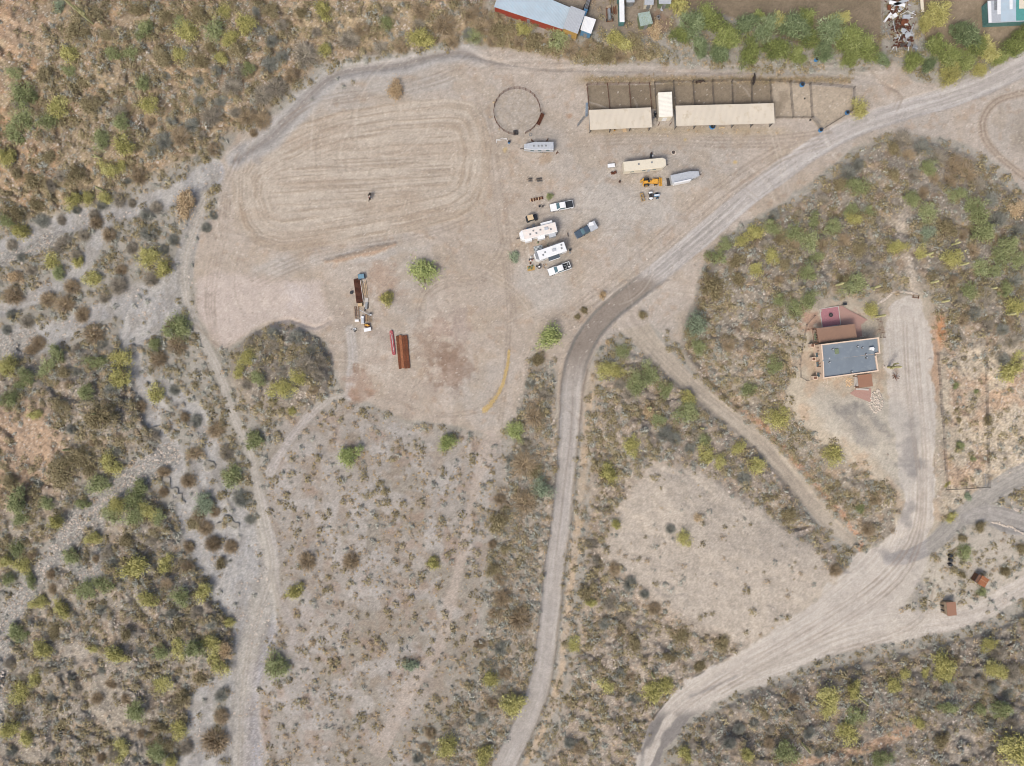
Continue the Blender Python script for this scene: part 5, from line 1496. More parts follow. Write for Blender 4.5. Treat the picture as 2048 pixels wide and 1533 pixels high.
fence_run([(1845, -30), (1846, 40), (1849, 100)], 'post and rail fence right of the scrap heap', 'dkwood', sp=4, rails=2, name='field_fence')
fence_run([(1761, -30), (1762, 30), (1764, 60)], 'fence line left of the scrap heap', 'dkwood', sp=4, rails=2, name='field_fence')
fence_run([(1757, 632), (1761, 655), (1766, 676)], 'dark slatted gate fence at the drive side of the patio', 'dkwood', hgt=1.3, rails=3, sp=1.6, name='yard_fence')
fence_run([(1753, 640), (1757, 660), (1760, 676)], 'second rail line just inside the drive-side patio fence', 'dkwood', hgt=1.0, rails=2, sp=1.8, name='yard_fence')
fence_run([(1628, 632), (1612, 650), (1605, 680), (1602, 700), (1598, 730), (1600, 755), (1612, 762), (1630, 758)], 'thin curved wire fence bending round the west side of the house', 'dkgrey', hgt=1.1, rails=2, sp=3, name='wire_fence', rr=0.03)
fence_run([(1873, 709), (1878, 770), (1882, 830), (1887, 900), (1892, 979)], 'left side of the long wire garden fence', 'dkgrey', hgt=1.2, rails=3, sp=3, name='garden_fence', rr=0.03)
fence_run([(1892, 979), (1932, 977), (1975, 974)], 'short bottom side of the wire garden fence', 'dkgrey', hgt=1.2, rails=3, sp=3, name='garden_fence', rr=0.03)
fence_run([(1975, 974), (1973, 900), (1971, 830), (1970, 760), (1968, 702)], 'right side of the long wire garden fence', 'dkgrey', hgt=1.2, rails=3, sp=3, name='garden_fence', rr=0.03)
fence_run([(1868, 709), (1905, 709)], 'short top stub of the wire garden fence', 'dkgrey', hgt=1.2, rails=3, sp=3, name='garden_fence', rr=0.03)
r = thing('garden_gate', 'grey slatted gate in the lower right side of the wire garden', 'gate', 1971, 960, 90)
for y in (0, 0.4, 0.8):
    MB().box((0, y, 0.6), (3.0, 0.05, 0.08)).build('rail', M['grey'], r)
for x in (-1.5, 1.5):
    MB().box((x, 0.4, 0.6), (0.06, 0.9, 0.08)).build('frame', M['grey'], r)

# round pen
r = thing('round_pen', 'round training pen of dark rusty pipe panels with rippled sand', 'round pen', 1034, 225)
rad = 46.5 * MPP
for i in range(26):
    a0, a1 = 2 * math.pi * i / 26, 2 * math.pi * (i + 1) / 26
    if i in (19, 20, 24):
        continue
    mb = MB()
    p0 = Vector((math.cos(a0) * rad, math.sin(a0) * rad, 0))
    p1 = Vector((math.cos(a1) * rad, math.sin(a1) * rad, 0))
    for z in (0.35, 0.75, 1.15, 1.55):
        mb.cyl(p0 + Vector((0, 0, z)), p1 + Vector((0, 0, z)), 0.025, 0.025, 5)
    mb.cyl(p0, p0 + Vector((0, 0, 1.65)), 0.05, 0.05, 6).cyl(p1, p1 + Vector((0, 0, 1.65)), 0.045, 0.045, 6)
    mb.build('panel', M['dkrust'], r)
t_ = thing('feed_trough', 'long rusty metal trough leaning against the east side of the round pen', 'trough', 1080.5, 240, 66)
MB().side([(-1.5, 0.2), (-1.4, 0), (1.4, 0), (1.5, 0.2), (1.5, 0.7), (1.3, 0.7), (1.2, 0.2), (-1.2, 0.2), (-1.3, 0.7), (-1.5, 0.7)], [0.9] * 10).build('basin', M['dkrust'], t_)
for y in (-0.38, 0, 0.38):
    MB().box((0, y, 0.62), (2.7, 0.1, 0.12)).build('slat', M['rust'], t_)
t_ = thing('hay_feeder', 'dark square hay feeder at the bottom of the round pen', 'feeder', 1031, 267, 4)
MB().box((0, 0, 0.35), (1.1, 1.1, 0.6)).build('tub', M['dkgrey'], t_, 0.05)
mb = MB()
for x in (-.4, 0, .4):
    mb.box((x, 0, .68), (.06, 1.1, .05)).box((0, x, .72), (1.1, .06, .05))
mb.build('grill', M['black'], t_)
mb = MB()
for i in range(14):
    a0, a1 = 2 * math.pi * i / 14, 2 * math.pi * (i + 1) / 14
    mb.cyl((math.cos(a0) * .35, math.sin(a0) * .35, .1), (math.cos(a1) * .35, math.sin(a1) * .35, .1), .1, .1, 6)
o = mb.build('tyre', M['grey'])
o.location = at(1061, 270)
tag(o, 'loose grey tyre just outside the bottom of the round pen', 'tyre')
o = thing('pipe_gate_panel', 'bent white pipe panel lying below the round pen', 'panel', 1003, 282, 8)
MB().tube([(-1.4, -.4, .1), (-1.2, .5, .2), (-.4, .3, .3), (.2, .6, .2), (1.4, .3, .3), (1.5, -.4, .1)], 0.05).build('pipe', M['white'], o)
MB().tube([(-1.3, .1, .15), (.5, .1, .2), (1.4, 0, .2)], 0.035).build('pipe', M['white'], o)

def barrel(u, v, label, h=0.9, rr=0.32, mt='barrel', lying=False, name='barrel', rz=0):
    r = thing(name, label, 'barrel', u, v, rz, None)
    n = 14
    mb = MB()
    prof = [(0, .94), (.12, 1.02), (.3, 1), (.33, 1.04), (.6, 1.04), (.64, 1), (.88, 1.02), (1, .94)]
    for a, b_ in zip(prof[:-1], prof[1:]):
        mb.cyl((0, 0, a[0] * h), (0, 0, b_[0] * h), rr * a[1], rr * b_[1], n, cap=False)
    mb.cyl((0, 0, 0), (0, 0, .02), rr * .94, rr * .94, n)
    mb.build('shell', M[mt], r)
    MB().cyl((0, 0, h * .90), (0, 0, h * .93), rr * .72, rr * .72, n).build('water', M['black'], r)
    return r
barrel(1018, 286, 'blue barrel with a dark opening below the round pen')
barrel(1631, 121, 'blue water barrel standing alone under the thick tree row', 1.0, 0.55)
barrel(1603, 171, 'blue water tub on the north fence of the tan sand pen', 0.8, 0.58)
barrel(1693, 227, 'blue water tub in the lower right corner of the five-sided pen', 0.8, 0.52)
barrel(1640, 262, 'blue water tub at the bottom point of the five-sided pen', 0.8, 0.52)
barrel(1424, 254, 'bright blue tub under the south eave of the longest shelter', 0.7, 0.75)
barrel(1229, 261, 'tiny yellow bucket at the front of the shorter shelter', 0.4, 0.2, 'yellow', name='bucket')
barrel(1620, 241, 'small dark bucket outside the five-sided pen corner', 0.4, 0.2, 'black', name='bucket')
barrel(1609, 198, 'small dark bucket inside the second tan sand pen', 0.3, 0.16, 'black', name='bucket')
o = thing('hay_pallet', 'tan plywood feeder board poking out from under the shorter shelter', 'board', 1249, 262, 5)
MB().box((0, 0, 0.3), (0.9, 0.9, 0.08)).build('board', M['newwood'], o)
MB().box((-.35, 0, .13), (.1, .9, .26)).box((.35, 0, .13), (.1, .9, .26)).build('runner', M['wood'], o)
o = thing('hay_scraps', 'three pale feed sacks at the front of the longest shelter', 'feed sacks', 1444, 256, 12)
for x in (-.55, 0, .45):
    MB().side([(-.2, 0), (.2, 0), (.24, .12), (.15, .22), (-.15, .22), (-.24, .12)], [.3] * 6).build('sack', M['tanfab'], o).location = (x, random.uniform(-.1, .1), 0)
o = thing('mesh_gate', 'tilted grey pipe gate swung open beside the five-sided pen', 'gate', 1629, 244, -45)
for y in (0.0, .25, .5):
    MB().tube([(-1.0, y, .5 + y), (1.4, y, .5 + y)], 0.035).build('rail', M['grey'], o)
MB().tube([(-1.0, 0, .0), (-1.0, .5, 1.1)], 0.045).build('frame', M['grey'], o)
o = thing('stock_panel_stack', 'stack of blue-grey pipe panels leaning at the west end of the shorter shelter', 'panels', 1173.5, 222, 88)
for y in (-.15, 0, .15, .3):
    MB().tube([(-1.6, y, .2), (-1.5, y + .1, 1.4), (1.5, y + .1, 1.4), (1.6, y, .2)], 0.04).build('panel', M['blue'], o)
o = thing('pipe_bundle', 'loose blue-grey pipes lying in the dirt left of the shorter shelter', 'pipes', 1163, 243, 50)
for y in (-.2, 0, .15, .32):
    MB().cyl((-1.7 + y, y, .08), (1.5, y + .1, .08), .06, .06, 6).build('pipe', M['grey'], o)

# ------------------------------------------------------------------ vehicles
def wheel(root, x, y, rr=0.4, wd=0.26, rim='silver'):
    mb = MB()
    s_ = 1 if y > 0 else -1
    mb.cyl((x, y - wd / 2, rr), (x, y + wd / 2, rr), rr, rr, 18)
    o = mb.build('wheel', M['black'], root, 0.04)
    q = MB().cyl((x, y + s_ * (wd / 2 - 0.02), rr), (x, y + s_ * (wd / 2 + 0.015), rr), rr * .6, rr * .52, 12).build('rim', M[rim], o)
    return o

def pickup(u, v, deg, label, body, bed='open', name='pickup_truck'):
    r = thing(name, label, 'pickup truck', u, v, deg, None)
    W_ = 1.98
    low = [(2.9, .45), (3.0, .6), (3.0, .95), (2.85, 1.08), (1.45, 1.18), (-0.95, 1.2), (-0.95, .42), (2.3, .38)]
    MB().side(low, [1.8, 1.86, 1.86, 1.7, W_ - .08, W_ - .06, W_, W_]).build('body', M[body], r, 0.05)
    mb = MB().side([(1.35, 1.15), (.55, 1.86), (-.55, 1.9), (-.92, 1.84), (-.98, 1.15)], [1.82, 1.46, 1.5, 1.46, 1.82])
    mb.build('cab', M[body], r, 0.05)
    MB().add([(1.36, -.78, 1.22), (1.36, .78, 1.22), (.62, .66, 1.84), (.62, -.66, 1.84)], [(0, 1, 2, 3)]).build('windshield', M['glass'], r).location = (0.035, 0, 0.03)
    MB().add([(-1.0, .75, 1.25), (-1.0, -.75, 1.25), (-.96, -.64, 1.78), (-.96, .64, 1.78)], [(0, 1, 2, 3)]).build('rear_window', M['glass'], r).location = (-0.03, 0, 0.01)
    for s_ in (-1, 1):
        MB().add([(1.0, s_ * .90, 1.24), (-.85, s_ * .90, 1.24), (-.78, s_ * .77, 1.76), (.55, s_ * .75, 1.78)], [(0, 1, 2, 3)]).build('side_window', M['glass'], r).location = (0, s_ * .035, .01)
        MB().box((1.1, s_ * 1.1, 1.22), (.14, .22, .2)).build('mirror', M['blackp'], r, 0.02)
        MB().box((2.98, s_ * .72, .82), (.08, .34, .16)).build('headlight', M['silver'], r)
        MB().box((-2.93, s_ * .88, .95), (.06, .14, .3)).build('tail_light', M['red'], r)
    mb = MB()
    for s_ in (-1, 1):
        mb.box((-1.95, s_ * .92, .82), (1.98, .12, .76))
    mb.box((-2.9, 0, .82), (.1, 1.96, .76)).box((-1.95, 0, .5), (1.98, 1.8, .12))
    mb.build('cargo_bed', M[body], r, 0.02)
    if bed == 'cover':
        MB().box((-1.95, 0, 1.19), (1.85, 1.74, .06)).build('bed_cover', M['blackp'], r, 0.02)
    elif bed == 'load':
        MB().box((-1.93, 0, .6), (1.82, 1.68, .06)).build('bed_liner', M['blackp'], r)
        mb = MB()
        for i in range(8):
            mb.box((random.uniform(-2.6, -1.3), random.uniform(-.55, .55), .8), (random.uniform(.2, .5), random.uniform(.2, .4), .35), rz=random.uniform(0, 3))
        mb.build('cargo', M['grey'], r, 0.02)
        MB().cyl((-2.5, .35, .7), (-2.5, .35, 1.15), .2, .2, 12).build('bucket', M['white'], r)
    elif bed == 'camper':
        MB().box((-1.85, .1, 1.5), (2.1, 2.2, .9)).build('camper_shell', M['silver'], r, 0.06)
        MB().box((-1.75, -.55, 1.98), (1.2, .9, .08), rz=-.3).build('roof_panel', M['white'], r)
    MB().box((3.04, 0, .55), (.14, 1.86, .22)).build('bumper', M['grey'], r, 0.03)
    MB().box((-3.0, 0, .55), (.14, 1.86, .2)).build('bumper', M['grey'], r, 0.03)
    for x in (1.95, -1.85):
        for y in (-.88, .88):
            wheel(r, x, y)
    return r
pickup(1123, 414, 190, 'white crew-cab pickup with a black bed cover, parked above the motorhomes', 'white', 'cover')
pickup(1118.5, 539, 199, 'white pickup with an open loaded bed beside the lower motorhome', 'white', 'load')
pickup(1171, 462, 209, 'dark blue pickup with a white shell over its bed, parked apart in the open', 'dkblue', 'camper')

def coach(u, v, deg, L_, W_, H_, label, mroof, name, cat, slides=(), nose='cap', vents=(), ac=(), awning=None, mwall='white', front=None, axles=(-1.2, -2.1)):
    """travel trailer or motorhome, nose towards +x"""
    r = thing(name, label, cat, u, v, deg)
    z0 = .6
    hl, hw = L_ / 2, W_ / 2
    plan = [(-hl, -hw), (hl - .8, -hw), (hl, -hw * .62), (hl, hw * .62), (hl - .8, hw), (-hl, hw)]
    if nose == 'flat':
        plan = [(-hl, -hw), (hl - .2, -hw), (hl, -hw * .85), (hl, hw * .85), (hl - .2, hw), (-hl, hw)]
    if nose == 'point':
        plan = [(-hl, -hw), (hl * .35, -hw), (hl, -hw * .55), (hl, hw * .55), (hl * .35, hw), (-hl, hw)]
    MB().prism(plan, z0, H_).build('body', M[mwall], r, 0.08)
    pr = [(p[0] * .975, p[1] * .95) for p in plan]
    MB().prism(pr, H_ + .004, H_ + .05).build('roof', M[mroof], r, 0.03)
    if front:
        MB().prism([(hl - .9, -hw * .93), (hl - .15, -hw * .66), (hl - .15, hw * .66), (hl - .9, hw * .93)], H_ + .052, H_ + .09).build('front_cap', M[front], r, 0.02)
    for (x0, x1, side, dep, mt) in slides:
        MB().box(((x0 + x1) / 2, side * (hw + dep / 2 - .03), 1.85), (x1 - x0, dep, 2.0)).build('slide_out', M[mt], r, 0.03)
    for (x, y) in vents:
        q = MB().box((x, y, H_ + .12), (.42, .42, .12)).build('vent', M['grey'], r, 0.03)
    for (x, y) in ac:
        MB().box((x, y, H_ + .2), (1.0, .75, .3)).build('air_conditioner', M['silver'], r, 0.08)
    if awning:
        x0, x1, side, dep = awning
        MB().add([(x0, side * hw, 2.9), (x1, side * hw, 2.9), (x1, side * (hw + dep), 2.55), (x0, side * (hw + dep), 2.55), (x0, side * hw, 2.86), (x1, side * hw, 2.86), (x1, side * (hw + dep), 2.51), (x0, side * (hw + dep), 2.51)],
                 [(0, 1, 2, 3), (7, 6, 5, 4), (0, 4, 5, 1), (1, 5, 6, 2), (2, 6, 7, 3), (3, 7, 4, 0)]).build('awning', M['awn'], r)
        MB().cyl((x0, side * (hw + dep), 2.53), (x1, side * (hw + dep), 2.53), .07, .07, 8).build('awning_roller', M['white'], r)
        for x in (x0, x1):
            MB().cyl((x, side * (hw + dep), 2.5), (x, side * hw, 1.2), .03, .03, 5).build('awning_arm', M['grey'], r)
    for s_ in (-1, 1):
        for x in (-hl * .6, -hl * .05, hl * .45):
            MB().box((x, s_ * (hw + .012), 2.0), (.9, .03, .5)).build('window', M['glass'], r)
        for x in axles:
            wheel(r, x, s_ * (hw - .18), .38, .22, 'grey')
    MB().box((hl * .2, -hw - .015, 1.6), (.7, .03, 1.9)).build('door', M['silver'], r)
    MB().box((hl + .5, 0, .5), (1.1, .16, .14)).build('hitch', M['dkgrey'], r)
    return r
coach(1075.5, 468.5, 194, 9.6, 2.55, 3.3, 'long pinkish white fifth-wheel motorhome with four slide-outs, the upper of two', 'offwhite', 'motorhome', 'motorhome',
      slides=((-4.1, -1.1, -1, .75, 'white'), (2.0, 3.8, 1, .55, 'white'), (-1.4, .5, 1, .75, 'white'), (-4.2, -2.5, 1, .9, 'silver')), vents=((2.2, .3), (.6, .4), (-.6, -.2), (1.2, -.4), (-3.2, .3)), ac=((-2.1, -.1),), front='white')
coach(1099, 508, 199, 8.3, 2.5, 3.2, 'white motorhome with a dark side awning and grey nose cap, the lower of two', 'white', 'motorhome', 'motorhome',
      slides=((-3.2, -1.2, -1, .25, 'grey'),), vents=((2.0, .3), (1.3, -.2), (-3.0, .2), (-3.2, -.6)), ac=((-1.0, 0),), awning=(-2.0, 1.0, 1, .95), front='grey')
coach(1077, 299, 181, 7.6, 2.05, 2.5, 'silver horse trailer with tapered nose, parked under the round pen', 'silver', 'horse_trailer', 'horse trailer', nose='point', vents=((1.3, .0), (.1, 0), (-.8, 0), (-1.8, 0)), mwall='silver', axles=(-.8, -1.7))
coach(1366, 358.5, 12, 7.3, 2.15, 2.4, 'bright white horse trailer with pointed nose right of the yellow loader', 'silver', 'horse_trailer', 'horse trailer', nose='point', mwall='silver', slides=((-3.2, 1.2, -1, .35, 'white'),), axles=(-.8, -1.7))
coach(1285.5, 336.5, 6, 10.9, 2.55, 3.0, 'long plain cream trailer in the middle of the yard', 'cream', 'storage_trailer', 'trailer', nose='cap', mwall='cream', vents=((-1.6, .2), (1.8, .3)), axles=(-2.5, -3.4))
o = thing('trailer_ramp', 'dark open ramp at the back of the bright white horse trailer', 'ramp', 1336.5, 365, 100)
MB().box((0, 0, .25), (2.0, .9, .08), rx=.25).build('deck', M['dkgrey'], o)
MB().tube([(-.9, .4, .4), (-1.0, 1.2, .9)], .04).build('chain', M['black'], o)

# utility vehicle with tan roof
r = thing('utility_vehicle', 'small side-by-side buggy with a flat tan roof above the upper motorhome', 'buggy', 1063, 438, 14)
MB().side([(-1.5, .4), (1.5, .4), (1.5, .75), (.7, .95), (-.3, .6), (-.5, .95), (-1.5, .95)], [1.35] * 7).build('body', M['blackp'], r, 0.04)
MB().box((-.35, 0, 1.85), (1.5, 1.35, .06)).build('roof', M['tanfab'], r, 0.03)
for x in (-1.05, .35):
    for y in (-.6, .6):
        MB().cyl((x, y, .8), (x, y, 1.84), .035, .035, 6).build('roll_bar', M['black'], r)
for x in (-1.05, 1.1):
    for y in (-.7, .7):
        wheel(r, x, y, .33, .24, 'grey')
MB().box((-.3, 0, .95), (.5, 1.1, .5)).build('seat', M['dkgrey'], r, 0.05)

# yellow backhoe loader, bucket to the right
r = thing('backhoe_loader', 'yellow loader tractor with a wide front bucket below the long cream trailer', 'loader', 1300, 366, 3)
MB().box((-.2, -.1, .95), (3.0, .75, .7)).build('chassis', M['yellow'], r, 0.05)
MB().box((1.15, 0, 1.15), (1.5, .95, .75)).build('hood', M['yellow'], r, 0.08)
mb = MB().side([(2.25, .1), (3.0, .15), (3.1, .25), (2.6, .35), (2.35, 1.0), (2.2, .9)], [2.15] * 6)
mb.build('bucket', M['yellow'], r, 0.02)
for s_ in (-1, 1):
    MB().tube([(.3, s_ * .62, 1.2), (1.6, s_ * .62, 1.1), (2.4, s_ * .55, .5)], .09).build('loader_arm', M['yellow'], r)
    wheel(r, -1.1, s_ * .78, .72, .42, 'yellow')
    wheel(r, 1.35, s_ * .72, .45, .3, 'yellow')
MB().tube([(-1.5, 0, .9), (-2.3, .15, 1.9), (-2.1, .5, 2.6)], .13).build('digger_boom', M['yellow'], r)
MB().tube([(-2.1, .5, 2.6), (-2.6, .3, 1.2)], .1).build('digger_stick', M['yellow'], r)
MB().box((-2.5, .2, .75), (.5, .6, .5)).build('digger_bucket', M['ochre'], r, 0.03)
MB().box((-1.9, 0, .6), (.25, 2.0, .35)).build('stabiliser', M['yellow'], r, 0.03)
MB().box((-.55, 0, 1.45), (.5, .5, .25)).build('seat', M['black'], r, 0.05)
MB().tube([(-.1, 0, 1.3), (.15, 0, 1.7)], .04).build('steering_column', M['black'], r)

# blue tractor and yellow implement
r = thing('tractor', 'small blue tractor with white fenders just below the yellow loader', 'tractor', 1305.5, 393.5, 4)
MB().box((.85, 0, .95), (1.5, .6, .55)).build('hood', M['blue'], r, 0.08)
MB().box((-.3, 0, .75), (1.6, .5, .45)).build('chassis', M['dkgrey'], r, 0.03)
for s_ in (-1, 1):
    wheel(r, -.65, s_ * .72, .6, .36, 'white')
    wheel(r, 1.05, s_ * .62, .38, .26, 'blue')
    MB().side([(-1.2, 1.1), (-.9, 1.32), (-.4, 1.32), (-.15, 1.1), (-.4, 1.26), (-.9, 1.26)], [.42] * 6).build('fender', M['white'], r).location = (0, s_ * .74, 0)
MB().box((-.75, 0, 1.15), (.45, .5, .3)).build('seat', M['black'], r, 0.05)
MB().box((.85, 0, 1.235), (1.3, .32, .03)).build('hood_stripe', M['white'], r)
MB().cyl((1.3, .12, 1.2), (1.3, .12, 1.75), .04, .04, 6).build('exhaust', M['black'], r)
r = thing('box_scraper', 'yellow box frame implement behind the blue tractor', 'implement', 1284, 396, -76)
for y in (-.35, .35):
    MB().box((0, y, .5), (2.1, .12, .35)).build('blade', M['ochre'], r, 0.02)
for x in (-1.0, 0, 1.0):
    MB().box((x, 0, .62), (.1, .8, .3)).build('side_plate', M['ochre'], r, 0.02)
MB().tube([(0, .4, .6), (.3, 1.4, .55)], .05).build('drawbar', M['rust'], r)

# little yard things
def small(name, label, cat, u, v, deg, parts):
    r = thing(name, label, cat, u, v, deg)
    for p in parts:
        if p[1] == 'b':
            MB().box(p[3], p[4], rz=p[5] if len(p) > 5 else 0).build(p[0], M[p[2]], r, 0.02)
        elif p[1] == 'c':
            MB().cyl(p[3], p[4], p[5], p[6] if len(p) > 6 else None, 12).build(p[0], M[p[2]], r)
        elif p[1] == 't':
            MB().tube(p[3], p[4]).build(p[0], M[p[2]], r)
    return r
small('tool_chest', 'small white flat-lidded chest left of the long cream trailer', 'chest', 1222, 333, 5, [('box', 'b', 'grey', (0, 0, .35), (1.7, .85, .6)), ('lid', 'b', 'white', (0, 0, .7), (1.8, .95, .1)), ('end_panel', 'b', 'white', (-.88, 0, .4), (.06, .86, .62))])
r = thing('engine_block', 'rust-red heap of old engine parts below the white chest', 'engine parts', 1227, 346.5, 10)
MB().box((.35, 0, .3), (.7, .6, .55), rz=.3).build('block', M['dkrust'], r, 0.05)
for i in range(9):
    MB().cyl((random.uniform(-.8, .8), random.uniform(-.4, .4), .1), (random.uniform(-.8, .8), random.uniform(-.5, .5), random.uniform(.2, .6)), .07, .12, 7).build('casting', M['rust' if i % 2 else 'dkrust'], r)
small('pump', 'small dark red pump alone below the engine heap', 'pump', 1239, 364, 0, [('casing', 'c', 'dkrust', (0, 0, 0), (0, 0, .5), .25), ('pipe', 't', 'dkgrey', [(0, 0, .4), (.2, -.4, .1)], .06), ('motor', 'c', 'black', (0, 0, .5), (.1, 0, .65), .14)])
r = thing('gas_grill', 'dark grill and white bucket standing above the long cream trailer', 'grill', 1301, 313, 80)
MB().box((0, 0, .75), (1.2, .5, .35)).build('firebox', M['blackp'], r, 0.05)
for x in (-.5, .5):
    for y in (-.2, .2):
        MB().cyl((x, y, 0), (x, y, .6), .03, .03, 5).build('leg', M['dkgrey'], r)
MB().cyl((.1, -.5, 0), (.1, -.5, .4), .2, .22, 12).build('bucket', M['white'], r)
MB().box((.55, .05, .98), (.25, .3, .14)).build('tray', M['dkrust'], r)
r = thing('fire_ring', 'ring of pale rubble and ash above the long cream trailer', 'fire ring', 1347, 305, 0)
for i in range(13):
    a = i / 13 * 6.28
    q = MB().rock((math.cos(a) * .55, math.sin(a) * .55, 0), random.uniform(.14, .24)).build('stone', M['stone'], r)
MB().cyl((0, 0, -.05), (0, 0, .06), .5, .45, 14).build('ash', M['dkgrey'], r)
for (u, v, lb, nm, dg) in ((1060, 361, 'small dark disc harrow, left of two parked above the log pile', 'disc_harrow', 0), (1078, 361, 'wide dark disc harrow, right of two parked above the log pile', 'disc_harrow', 6)):
    r = thing(nm, lb, 'harrow', u, v, dg)
    wd = .9 if u < 1070 else 1.3
    MB().box((0, .3, .5), (wd, .07, .07)).box((0, -.3, .5), (wd, .07, .07)).box((0, 0, .5), (.08, .7, .07)).build('frame', M['dkgrey'], r)
    k = 5 if u < 1070 else 7
    for i in range(k):
        x = -wd / 2 + wd * i / (k - 1)
        MB().cyl((x, -.3, .25), (x + .04, -.3, .25), .24, .24, 12).build('disc', M['grey'], r)
        MB().cyl((x, .3, .25), (x + .04, .3, .25), .24, .24, 12).build('disc', M['dkgrey'], r)
    MB().tube([(-wd / 2, 0, .45), (-wd / 2 - .5, 0, .4)], .04).build('drawbar', M['dkrust'], r)
r = thing('log_pile', 'short row of stacked firewood logs above the black-covered pickup', 'firewood', 1073, 399, 11)
for i in range(15):
    x = -1.6 + i * .23
    MB().cyl((x, -.35 + random.uniform(-.08, .08), .14 + .2 * (i % 2)), (x + .05, .35, .14 + .2 * (i % 2)), .13, .12, 8).build('log', M['dkrust' if i % 3 else 'newwood'], r)
r = thing('stone_row', 'few white stones in a row left of the firewood', 'stones', 1049, 402, 0)
for i in range(6):
    MB().rock((-.8 + i * .32, random.uniform(-.15, .15), 0), random.uniform(.08, .14)).build('stone', M['stone'], r)
small('camp_chair', 'dark camping chairs ring at the bike spot above the buggy', 'chairs', 1081.5, 414, 20, [('seat', 'b', 'blackp', (-.3, .1, .4), (.5, .5, .06)), ('backrest', 'b', 'blackp', (-.52, .1, .7), (.06, .5, .5)), ('seat', 'b', 'dkgrey', (.4, -.15, .4), (.45, .45, .06)), ('backrest', 'b', 'dkgrey', (.6, -.15, .7), (.06, .45, .45)), ('frame', 't', 'grey', [(-.5, .3, .0), (.2, .45, .5), (.5, .3, 0)], .03), ('frame', 't', 'grey', [(-.4, -.5, .0), (.1, -.4, .5), (.6, -.5, 0)], .03)])
small('camp_table', 'pale folding tables against the nose of the upper motorhome', 'table', 1056, 459, 14, [('table_top', 'b', 'grey', (0, 0, .7), (.9, .6, .05)), ('leg', 'b', 'dkgrey', (-.38, 0, .34), (.05, .5, .68)), ('leg', 'b', 'dkgrey', (.38, 0, .34), (.05, .5, .68)), ('cooler', 'b', 'blue', (-.2, .1, .8), (.3, .22, .18))])
small('door_mat', 'grey mat with steps beside the upper motorhome door', 'mat', 1067, 453, 14, [('mat', 'b', 'grey', (0, 0, .05), (.7, 1.0, .04)), ('step', 'b', 'concrete', (.6, -.4, .15), (.45, .5, .2))])
small('folding_chair', 'white folding chair between the two motorhomes', 'chair', 1102, 495, -20, [('seat', 'b', 'white', (0, 0, .4), (.45, .45, .05)), ('backrest', 'b', 'white', (0, .24, .7), (.45, .05, .55)), ('leg', 'b', 'grey', (-.2, 0, .2), (.04, .4, .38)), ('leg', 'b', 'grey', (.2, 0, .2), (.04, .4, .38))])
small('wheeled_stool', 'black round stool right of the lower motorhome', 'stool', 1140, 501, 0, [('seat', 'c', 'black', (0, 0, .4), (0, 0, .5), .32), ('base', 'c', 'grey', (0, 0, 0), (0, 0, .4), .06), ('tray', 'b', 'grey', (-.05, -.7, .3), (.35, .5, .06), .4)])
small('planter', 'tiny green planter between the motorhomes', 'planter', 1075.5, 486, 0, [('pot', 'c', 'ochre', (0, 0, 0), (0, 0, .3), .2, .26), ('shrub', 'c', 'green', (0, 0, .3), (0, 0, .5), .26, .1)])
small('propane_tank', 'small yellow-green gas tank above the lower motorhome', 'gas tank', 1095, 490, 0, [('tank', 'c', 'green', (0, 0, 0), (0, 0, .5), .2, .18), ('valve', 'c', 'grey', (0, 0, .5), (0, 0, .6), .06)])
small('patio_table', 'round dark table with a white tray left of the loaded pickup', 'table', 1078.5, 535, 0, [('table_top', 'c', 'dkgrey', (0, 0, .68), (0, 0, .74), .55), ('tray', 'b', 'white', (0, 0, .78), (.45, .35, .05)), ('pedestal', 'c', 'black', (0, 0, 0), (0, 0, .68), .07), ('chair', 'b', 'blackp', (-.7, .2, .4), (.35, .4, .06)), ('chair', 'b', 'dkgrey', (.1, .7, .4), (.4, .35, .06))])
r = thing('garden_clutter', 'yellowish mat with green plants and pots left of the round table', 'potted plants', 1062, 537, 8)
MB().prism([(-1.0, -.7), (.9, -.6), (1.05, .2), (.7, .75), (-.2, .6), (-.9, .75)], .02, .06).build('mat', M['ochre'], r)
for i in range(5):
    x, y = random.uniform(-.7, .6), random.uniform(-.3, .6)
    q = MB().cyl((x, y, .06), (x, y, .35), .14, .2, 10).build('pot', M['black' if i % 2 else 'ochre'], r)
    MB().rock((x, y, .4), .28, .8).build('plant', M['green'], r)
r = thing('storage_bins', 'jumble of pink and pale storage bins at the nose of the lower motorhome', 'bins', 1061, 520, 70)
for i in range(9):
    MB().box((random.uniform(-1.3, 1.1), random.uniform(-.35, .35), .2), (random.uniform(.25, .5), random.uniform(.2, .4), random.uniform(.2, .45)), rz=random.uniform(0, 3)).build('bin', M[['white', 'red', 'grey', 'tanfab', 'blackp', 'dkrust'][i % 6]], r, 0.02)
r = thing('firewood_scraps', 'brown scrap wood between the round table and the loaded pickup', 'scrap wood', 1090, 533, 30)
for i in range(7):
    MB().box((random.uniform(-.6, .6), random.uniform(-.4, .4), .08 + .03 * i), (random.uniform(.4, .9), .1, .05), rz=random.uniform(0, 3)).build('board', M['dkwood' if i % 2 else 'newwood'], r)
